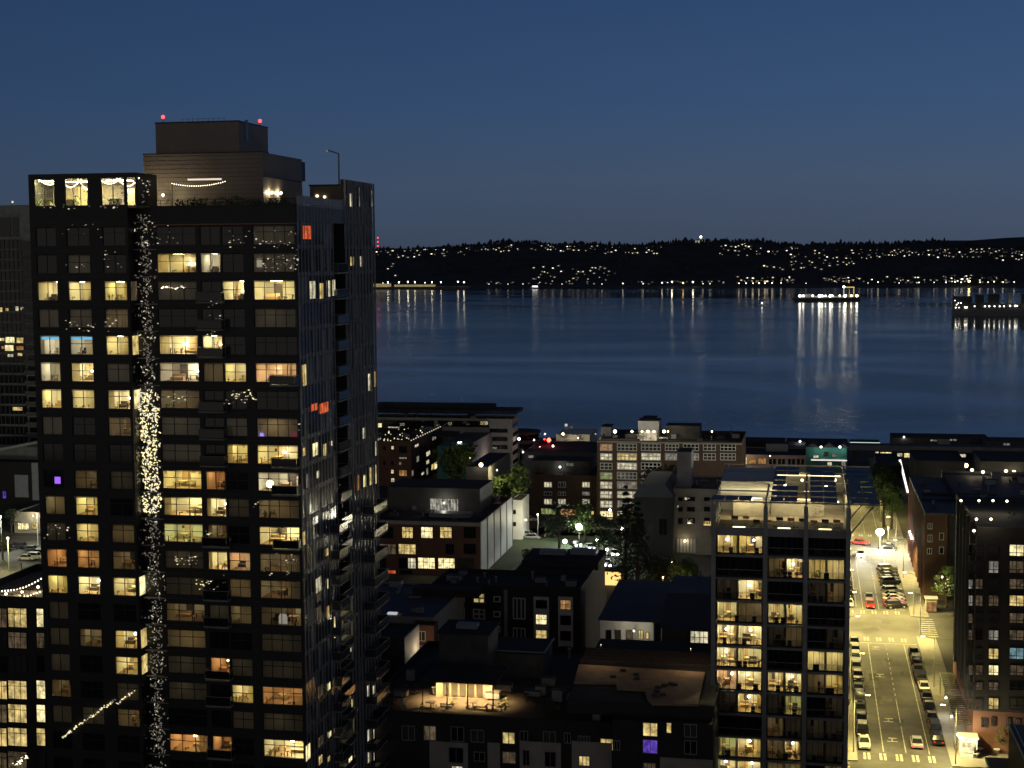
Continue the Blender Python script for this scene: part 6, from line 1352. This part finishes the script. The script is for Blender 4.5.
MB().box(a.x-.06, a.x-.003, a.y-26, a.y, zc-.5, zc+.05, 'white').build('edge', b)
# brown brick block farther along the street, blue roof
XL = 24.6; yl0, yl1 = 331., 384.; ztl = atY(935, 513, yl0).z
t = thing('street_block', 'brown brick block with a blue grey roof along the street', 'apartment building', (32, 355, 0)); t['x0'], t['x1'], t['y'], t['zt'], t['y1'] = XL, atY(947, 560, yl0).x, yl0, ztl, yl1
MB().box(XL, t['x1'], yl0, yl1, 0, ztl-.5, 'brickbr').build('wall', t); MB().box(XL-.1, t['x1']+14, yl0-.1, yl1, ztl-.498, ztl, 'roofbl').build('roof', t)
MB().box(t['x1']+.003, t['x1']+14, yl0+3, yl1, 0, ztl-.5, 'dkconc').build('rear_wall', t)
b = MB(); b.box(XL+.3, t['x1']+13, yl0+16, yl0+17.2, ztl+.002, ztl+.4, 'roofdk').box(XL+1, t['x1']+13, yl0+24, yl0+26, ztl+.002, ztl+.4, 'roofdk').build('roof_seam', t)
clutter(t, 6)
wins(t, [(927.5, 932.5, 523, 529, 0, 2), (927.5, 932.5, 535, 542, 0, 2), (927, 932, 548, 554, 0, 2), (939, 944, 533, 540, 'dimglass', 1), (939, 944, 547, 554, 0, 1)], 'white', ft=.12)
for k in range(5):
    for i in range(9):
        rr = rgc.random(); window(t, (XL-.1, yl0+3+i*5.6, 2+k*3.1), 2.2, 1.9, 2, 0, 'frame', 'darkglass' if rr < .62 else 'd' if rr < .8 else 'y' if rr < .93 else 'w', rz=-math.pi/2)
b = MB()
for i in range(10): b.box(XL-.4, XL-.003, yl0+.4+i*5.6-.2, yl0+.4+i*5.6+.2, 0, ztl-.6, 'brickred')
b.build('pier', t)
p = atX(911, 535, XL-.5)
for dy in (-4, 0, 4): lamp_at((XL-.6, p.y+dy, p.z), 160, (.95, .97, 1), .3, t, 'wall_lamp', 'bulbw')
p = atZ(938, 612); lamp_at((27.5, 322, 7), 900, (1, .82, .4), .2, t, 'court_lamp', 'bulb'); tree('street_tree', 'yellow lit tree in the gap between the two right hand blocks', 'tree', 28.6, 324, 9.5, 3.2, 17, n=900)
p = atZ(930, 610); q = thing('lit_porch', 'small orange lit porch at the upper junction', 'porch', (25, 320, 0)); MB().box(24, 26.3, 319, 321, .14, 2.9, 'cream').build('wall', q); MB().box(23.8, 26.5, 318.8, 321.2, 2.903, 3.1, 'white').build('roof', q); MB().box(24.2, 26.1, 318.92, 318.99, .3, 2.3, 'o').build('window', q)
# large dark roofs right of it
t = bld('long_dark_roof', 'long dark flat roofed block behind the right hand buildings', 'building', 957, 1075, 500, 345, 42, 'roofdk', 'roofbl', par=.6, pxm=990); clutter(t, 10)
MB().box(t['x0'], t['x1'], t['y1']-.2, t['y1']+.3, t['zt'], t['zt']+.5, 'roofbl').build('roof_edge', t)
for (px, py) in ((972, 470), (983, 472), (1006, 471)): lamp_at(atY(px, py, 385), 60, (1, .75, .45), .4, t, 'roof_lamp', 'bulb')
# ------------------------------------------------------------------ waterfront
t = bld('pink_pier_shed', 'low pale pink pier shed with a row of small windows', 'building', 741, 806, 455, 505, 20, 'pink', 'roofdk', par=.4)
wins(t, [(a, a+3, 459, 464.5, 0, 1) for a in (769, 773, 778, 782, 788, 792, 797, 801)]+[(743, 747, 457, 464, 'yb', 1), (749, 756, 459, 464, 'o', 3), (758, 766, 458, 464, 'o', 3)])
lamp_at(atY(745, 459, 503.5), 150, (1, .75, .4), .3, t, 'wall_lamp', 'bulb'); lamp_at(atY(770, 456, 499), 190, (1, .8, .6), .2, t, 'wall_lamp', 'bulb')
rbox(t, 766, 788, 444, 516, 5, 'grey', t['zt']-.3)
t = bld('green_lit_hall', 'pier hall with a teal green lit upper wall and three gables', 'building', 806, 847, 447.5, 508, 14, 'teal', 'roofdk', par=.3)
Y = t['y']
for px in (821, 840): lamp_at(atY(px, 447, Y-1.2), 200, (.75, 1, .9), .35, t, 'wall_lamp', 'bulbw')
a, c = atY(811, 460, Y-1), atY(847, 457, Y-1); MB().box(a.x, c.x, Y-2, Y-.003, a.z, a.z+.35, 'white').box(a.x, c.x, Y-2.1, Y-2.02, a.z, a.z+.3, emit('eave_light', (1, .97, .9), 1.1)).build('eave_light', t)
wins(t, [(813, 819, 455, 458, 'w'), (824, 828, 452, 456, 0), (832, 837, 454, 457, 'wd'), (827, 832, 462, 466, 'w'), (841, 846, 461, 469, 'wd')])
for a in (809, 826, 840): p = atY(a+3, 443, Y); MB().prism([(p.x-2.2, t['zt']+.002), (p.x+2.2, t['zt']+.002), (p.x, t['zt']+1.4)], 'y', Y, Y+13, 'roofdk').build('gable_roof', t)
for (n_, lab, a, c, d, y_, dp, h) in (('pier_shed', 'dark long pier shed with a low roof over the water behind the pink shed', 742, 785, 441, 590, 12, 'roofdk'), ('pier_shed', 'dark pier shed with a single white lamp left of the green lit hall', 786, 848, 442, 600, 12, 'roofdk'), ('pier_shed', 'pale lit pier tent with a glowing roof edge right of the green hall', 850, 880, 442.5, 590, 10, 'teal'), ('cruise_terminal', 'wide dark waterfront terminal on the quay edge at right', 892, 990, 438.5, 575, 16, 'dkconc'), ('pier_shed', 'low dark shed right of the wide waterfront terminal', 986, 1060, 442, 560, 14, 'dkconc'), ('grey_warehouse', 'dark grey warehouse under the right part of the viaduct', 915, 965, 461, 440, 24, 'roofdk'), ('grey_warehouse', 'dark hall with a slanted roof edge at the right border', 981, 1060, 462, 430, 24, 'dkconc'), ('grey_warehouse', 'low dark block behind the solar trellis tree', 878, 902, 466, 470, 30, 'roofdk')):
    t = bld(n_, lab, 'building', a, c, d, y_, dp, h, 'roofdk', par=.4, z0=-2.4)
    if a == 786: lamp_at(atY(800, 441.5, y_-1), 120, (.9, .95, 1), .4, t, 'roof_lamp', 'bulbw')
    if a == 850: MB().box(t['x0'], t['x1'], y_-.3, y_-.003, t['zt']-.6, t['zt']+.1, emit('tent_light', (.75, 1, .9), .8)).build('roof_light', t)
    if a == 892:
        rbox(t, 938, 950, 439, 571, 3.9, 'grey', .1); lamp_at(atY(904, 437, y_), 60, (1, .9, .8), .3, t, 'roof_lamp', 'bulbw'); wins(t, [(930, 937, 439.5, 441.5, 'wd'), (949, 957, 439, 441, 'wd')])
    if a == 986: wins(t, [(1003, 1010, 443, 447, 'wd')])
    if a == 981: lamp_at(atY(1014, 472, y_-1), 100, (1, .8, .4), .5, t, 'wall_lamp', 'bulb')
v = thing('viaduct', 'long raised road deck with lights under it along the waterfront', 'viaduct', (60, 535, 0)); zv = atY(930, 449, 535).z; x0 = atY(849, 449, 535).x
MB().box(x0, 260, 535, 549, zv-1.3, zv, 'dkconc').box(x0, 260, 534.7, 534.98, zv-.9, zv+.9, 'concrete').build('deck', v)
for i in range(14): MB().box(x0+1+i*14, x0+2.4+i*14, 537, 547, 0, zv-1.303, 'dkconc').build('pillar', v)
b = MB()
for (a, c, d, e, mm) in ((881, 892, 454, 461, 'yb'), (898, 903, 455, 458, 'w'), (905, 911, 455, 459, 'yb'), (918, 920, 455, 459, 'w'), (929, 937, 456, 458, 'o'), (939, 951, 456, 458.5, 'yb'), (952, 967, 456, 458.5, 'w'), (984, 990, 456.5, 458, 'yb'), (876, 879, 453, 457, 'w')):
    p, q = atY(a, e, 545), atY(c, d, 545); MB().box(p.x, q.x, 549.4, 549.6, max(p.z, .3), max(q.z, 1.2), mm).build('lit_bay', v)
lamp_at(atY(966, 465.5, 470), 300, (1, .9, .6), .7, v, 'wall_lamp', 'bulb'); 
p = atY(905, 467, 480); q = thing('light_post', 'slanting white light tube beside the viaduct', 'lamp', (p.x, p.y, 0)); MB().bar((p.x+1, p.y, 0), (p.x-1.6, p.y, atY(904, 463, 480).z+1), .35, emit('tube_light', (1, .95, .85), 1.6), 6).build('lamp_tube', q)
# pier lights and pylon at centre
p = atZ(568, 442); zt = atY(569, 424, 585).z; x = atY(569, 430, 585).x
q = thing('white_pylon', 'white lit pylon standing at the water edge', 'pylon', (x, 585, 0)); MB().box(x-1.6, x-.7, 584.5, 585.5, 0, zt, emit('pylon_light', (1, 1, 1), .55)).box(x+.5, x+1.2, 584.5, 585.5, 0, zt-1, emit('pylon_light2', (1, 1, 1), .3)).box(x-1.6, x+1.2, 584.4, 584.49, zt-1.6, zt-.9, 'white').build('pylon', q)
q = bld('lit_pier_roof', 'low white lit pier roof sloping beside the pylon', 'building', 556, 590, 434.5, 560, 20, 'cream', 'white', par=.2, z0=-2.4); lamp_at(atY(563, 434, 557), 500, (1, .93, .65), .5, q, 'wall_lamp', 'bulb'); lamp_at(atY(578, 438, 557), 500, (1, .93, .65), .3, q, 'wall_lamp', 'bulb')
p = atY(549, 440, 520); q = thing('red_signal', 'bright red signal light on a pole near the water', 'signal', (p.x, p.y, 0)); MB().bar((p.x, p.y, 0), (p.x, p.y, p.z), .12, 'steel', 6).build('pole', q); MB().ball((p.x, p.y-.2, p.z), .75, emit('red_signal_lamp', (1, .05, .03), 14)).ball((p.x-1.6, p.y-.2, p.z+.3), .35, 'redlamp', 6, 4).build('lamp_head', q)
rg = random.Random(52)
for i, (px, py, r_) in enumerate(((517, 434, .4), (525, 431, .35), (531, 433, .4), (536, 436, .3), (540, 448, .5), (534, 440, .3), (595, 434, .3), (519, 439, .5), (545, 434, .3), (553, 446, .35), (532, 460, .35), (527, 462, .4), (586, 436, .3), (523, 452, .3))):
    p = atY(px, py, 575 if py < 438 else 515); q = thing('quay_lamp', 'small white lamp on the quay between the office and the loft block', 'street lamp', (p.x, p.y, 0), 'lamps on the near quay'); MB().bar((p.x, p.y, 0), (p.x, p.y, max(.5, p.z)), .08, 'steel', 5).build('pole', q); MB().ball((p.x, p.y, max(.5, p.z)), r_, 'bulbw', 6, 4).build('lamp_head', q)
t = bld('quay_shed', 'low dark shed on the quay behind the storefront block', 'building', 524, 600, 452, 500, 30, 'dkconc', 'roofdk', par=.4); wins(t, [(528, 534, 455, 458, 'wd'), (570, 576, 458, 461, 'wd')])
# ------------------------------------------------------------------ park, trees and the lit street in the middle
b = MB(); sheet(b, -160, -30, 392, 405, .02, 'asphalt'); struct('back_street', b)
b = MB(); b.box(-110, -28, 340, 391, 0, .1, mat('park_grass', (.03, .05, .02), .95)); struct('park_lawn', b)
TREES = [(460, 488, 4.5, 'big bushy tree dimly lit between the brick lofts and the pink wall', 435, 20, 8, 'leaf', 0), (511, 505, 0, 'round green tree beside the bright wall lamp', 405, 17, 7.5, 'leaf', 0), (559, 552, 0, 'dark park tree left of the white lamp', 0, 13, 4.6, 'leafdk', 0), (585, 543, 0, 'bright green lit tree behind the park lamp', 0, 10.5, 5.5, 'leaf', 0), (604, 563, 0, 'dark bare tree right of the white park lamp', 0, 13, 4.6, 'leafdk', 0), (626, 585, 0, 'tall black conifer in front of the loft block', 0, 23, 5.5, 'leafdk', 1), (638, 590, 0, 'second tall black conifer right of the first', 0, 20, 5.5, 'leafdk', 1), (532, 578, 0, 'pale green street tree by the metal sided block', 0, 7, 3.2, 'leaf', 0), (660, 592, 0, 'low dark tree left of the mid-rise with red lamps under it', 0, 8, 5, 'leafdk', 0), (682, 594, 0, 'warm lit low tree beside the mid-rise', 0, 8, 5, 'leaf', 0), (656, 545, 0, 'dark tree with small lights before the loft block', 395, 19, 8, 'leafdk', 0), (677, 545, 0, 'dark spreading tree in front of the loft block windows', 398, 18, 8, 'leafdk', 0), (884, 527, 0, 'tall green street tree lit from below at the far junction', 0, 15, 5, 'leaf', 0), (878, 500, 0, 'dark green tree behind the lit one by the solar trellis', 455, 14, 6, 'leaf', 0), (892, 515, 0, 'second green lit tree at the far right corner', 415, 12, 4, 'leaf', 0)]
for i, (px, py, _, lab, yy, h, r_, mm, cf) in enumerate(TREES):
    p = atZ(px, py) if not yy else atY(px, 500, yy); tree('conifer' if cf else 'broadleaf_tree', lab, 'tree', p.x, p.y, h, r_, 60+i, mm, None, 0, bool(cf), 1700)
def lamp_post(px, py, h, e, r_, lab, col=(.95, 1, .9), s='bulbw'):
    p = atZ(px, py) if not isinstance(py, tuple) else Vector((0, 0, 0)); q = thing('park_lamp', lab, 'street lamp', (p.x, p.y, 0))
    MB().bar((p.x, p.y, 0), (p.x, p.y, h-.3), .08, 'steel', 6).build('pole', q); MB().ball((p.x, p.y, h), r_, emit('park_bulb', col, 30), 8, 5).build('lamp_head', q)
    l = bpy.data.lights.new('park_light', 'POINT'); l.energy = e; l.color = col; l.shadow_soft_size = .3; lo = bpy.data.objects.new('park_light', l); COL.objects.link(lo); lo.parent = q; lo.location = (0, -.8, h)
lamp_post(579, 546, 5, 11000, .8, 'dazzling white park lamp under the green tree'); lamp_post(565, 558, 4.2, 900, .5, 'smaller white park lamp left of the dazzling one')
lamp_post(538, 541, 7, 1500, .2, 'dim lamp lighting the grey street by the white gable', (1, .9, .6)); lamp_post(610, 536, 7, 1500, .3, 'white lamp by the storefront of the loft block', (1, .95, .8)); lamp_post(622, 552, 6, 500, .3, 'lamp between the conifers and the dark park tree', (1, .95, .85)); lamp_post(888, 540, 3.2, 5000, .15, 'added low lamp lighting the green street tree at the far junction', (1, .9, .45), 'bulb'); lamp_post(672, 575, 3, 500, .12, 'small lamp under the spreading dark tree', (1, .85, .5)); lamp_post(607, 566, 4, 700, .3, 'white lamp on the park path right of the dark tree'); lamp_post(597, 556, 4, 700, .25, 'white lamp behind the dark park tree'); lamp_post(552, 572, 4, 700, .3, 'white lamp beside the dark panel block roof'); lamp_post(663, 600, 5, 200, .14, 'small warm lamp under the low dark tree', (1, .5, .25)); lamp_post(684, 600, 5, 260, .14, 'small warm lamp under the lit low tree', (1, .8, .4))  # the low lamp at the far junction is added to light the tree
p = atZ(654, 545); q = thing('flag_pole', 'tall thin pole with a small lamp before the dark gabled hall', 'pole', (p.x, p.y, 0)); zt = atY(654, 491, p.y).z; MB().bar((p.x, p.y, 0), (p.x, p.y, zt), .13, 'steel', 6).build('pole', q); MB().ball((p.x, p.y, zt), .22, 'spark').build('lamp_head', q)
q = thing('orange_lit_porch', 'small porch glowing orange beyond the dark panel block', 'porch', (atZ(612, 586).x, atZ(612, 586).y, 0)); p = atZ(612, 586); MB().box(p.x-2.6, p.x+2.6, p.y, p.y+3, 0, 3.6, 'cream').build('wall', q); MB().box(p.x-3, p.x+3, p.y-1, p.y+3.2, 3.603, 3.8, 'roofdk').build('roof', q); MB().box(p.x-2.2, p.x+2, p.y-.1, p.y-.01, .2, 3.2, emit('porch_light', (1, .62, .2), 1.4)).build('window', q)
for i, (px, py, c, k, rz) in enumerate(((529, 521, 'white', 'sedan', 90), (528, 537, 'white', 'suv', 80), (532, 539, 'silver', 'sedan', 80), (551, 537, 'black', 'sedan', 85), (611, 525, 'grey', 'suv', 90), (606, 524, 'black', 'sedan', 95), (575, 546, 'black', 'sedan', 30), (590, 549, 'silver', 'sedan', 20), (614, 555, 'white', 'sedan', 15), (607, 566, 'silver', 'suv', 10), (604, 577, 'white', 'sedan', 10), (548, 572, 'white', 'sedan', 20), (544, 580, 'silver', 'sedan', 20))):
    p = atZ(px, py); t = place_car(k, p.x, p.y, math.radians(rz), c, '%s car on the streets around the park, %s in the scatter' % (c, ordn[i]), 'cars around the park')
    if i in (6, 7, 8, 9, 10): lights_on(t, s=14, r=.3)
for (px, py) in ((522, 578), (536, 578)): lamp_at(atZ(px, py, 3), 200, (1, .95, .8), .25, bpy.data.objects['white_gable'], 'wall_lamp', 'bulbw')
# parking lot left of the tower
b = MB(); sheet(b, -250, -112, 300, 368, .02, 'asphalt'); struct('parking_lot', b)
for i, (px, py, c, k, rz) in enumerate(((12, 549, 'black', 'sedan', 90), (22, 549, 'black', 'suv', 85), (33, 551, 'grey', 'sedan', 90), (27, 560, 'white', 'sedan', 88), (36, 559, 'white', 'suv', 88), (43, 556, 'black', 'suv', 90), (5, 551, 'black', 'sedan', 90))):
    p = atZ(px, py); place_car(k, p.x, p.y, math.radians(rz), c, '%s car in the lit parking lot at the left edge, %s in the lot' % (c, ordn[i]), 'cars in the parking lot')
for i, (px, py, h, e, col) in enumerate(((9, 572, 8, 9000, (1, .9, .42)), (2, 552, 9, 6000, (.95, 1, .8)), (38, 545, 8, 4500, (1, .95, .7)))):
    p = atZ(px, py); q = thing('parking_lamp', ['white lamp pole in front of the parking lot', 'lamp pole at the left border of the parking lot', 'lamp pole behind the parked cars at left'][i], 'street lamp', (p.x, p.y, 0)); MB().bar((p.x, p.y, 0), (p.x, p.y, h), .1, 'white', 6).build('pole', q); MB().ball((p.x, p.y, h+.2), .22 if i else .3, 'bulbw', 6, 4).build('lamp_head', q)
    l = bpy.data.lights.new('parking_light', 'POINT'); l.energy = e; l.color = col; l.shadow_soft_size = .3; lo = bpy.data.objects.new('parking_light', l); COL.objects.link(lo); lo.parent = q; lo.location = (0, -.6, h+.2)
for i, (px, py) in enumerate(((3, 560), (12, 536))): p = atZ(px, py); tree('parking_tree', ['leafless dark tree at the left edge of the parking lot', 'dark tree beside the corner shop at left'][i], 'tree', p.x, p.y, 8, 3, 90+i, 'leafdk', n=500)
SC.render.engine = 'CYCLES'
SC.cycles.use_denoising = True; SC.cycles.denoiser = 'OPENIMAGEDENOISE'
SC.cycles.max_bounces = 6; SC.cycles.diffuse_bounces = 3; SC.cycles.glossy_bounces = 3; SC.cycles.transparent_max_bounces = 8
SC.cycles.sample_clamp_indirect = 4; SC.cycles.sample_clamp_direct = 30; SC.cycles.caustics_reflective = False; SC.cycles.caustics_refractive = False
SC.cycles.use_light_tree = True
SC.view_settings.view_transform = 'Standard'; SC.view_settings.look = 'None'; SC.view_settings.exposure = 0; SC.view_settings.gamma = 1
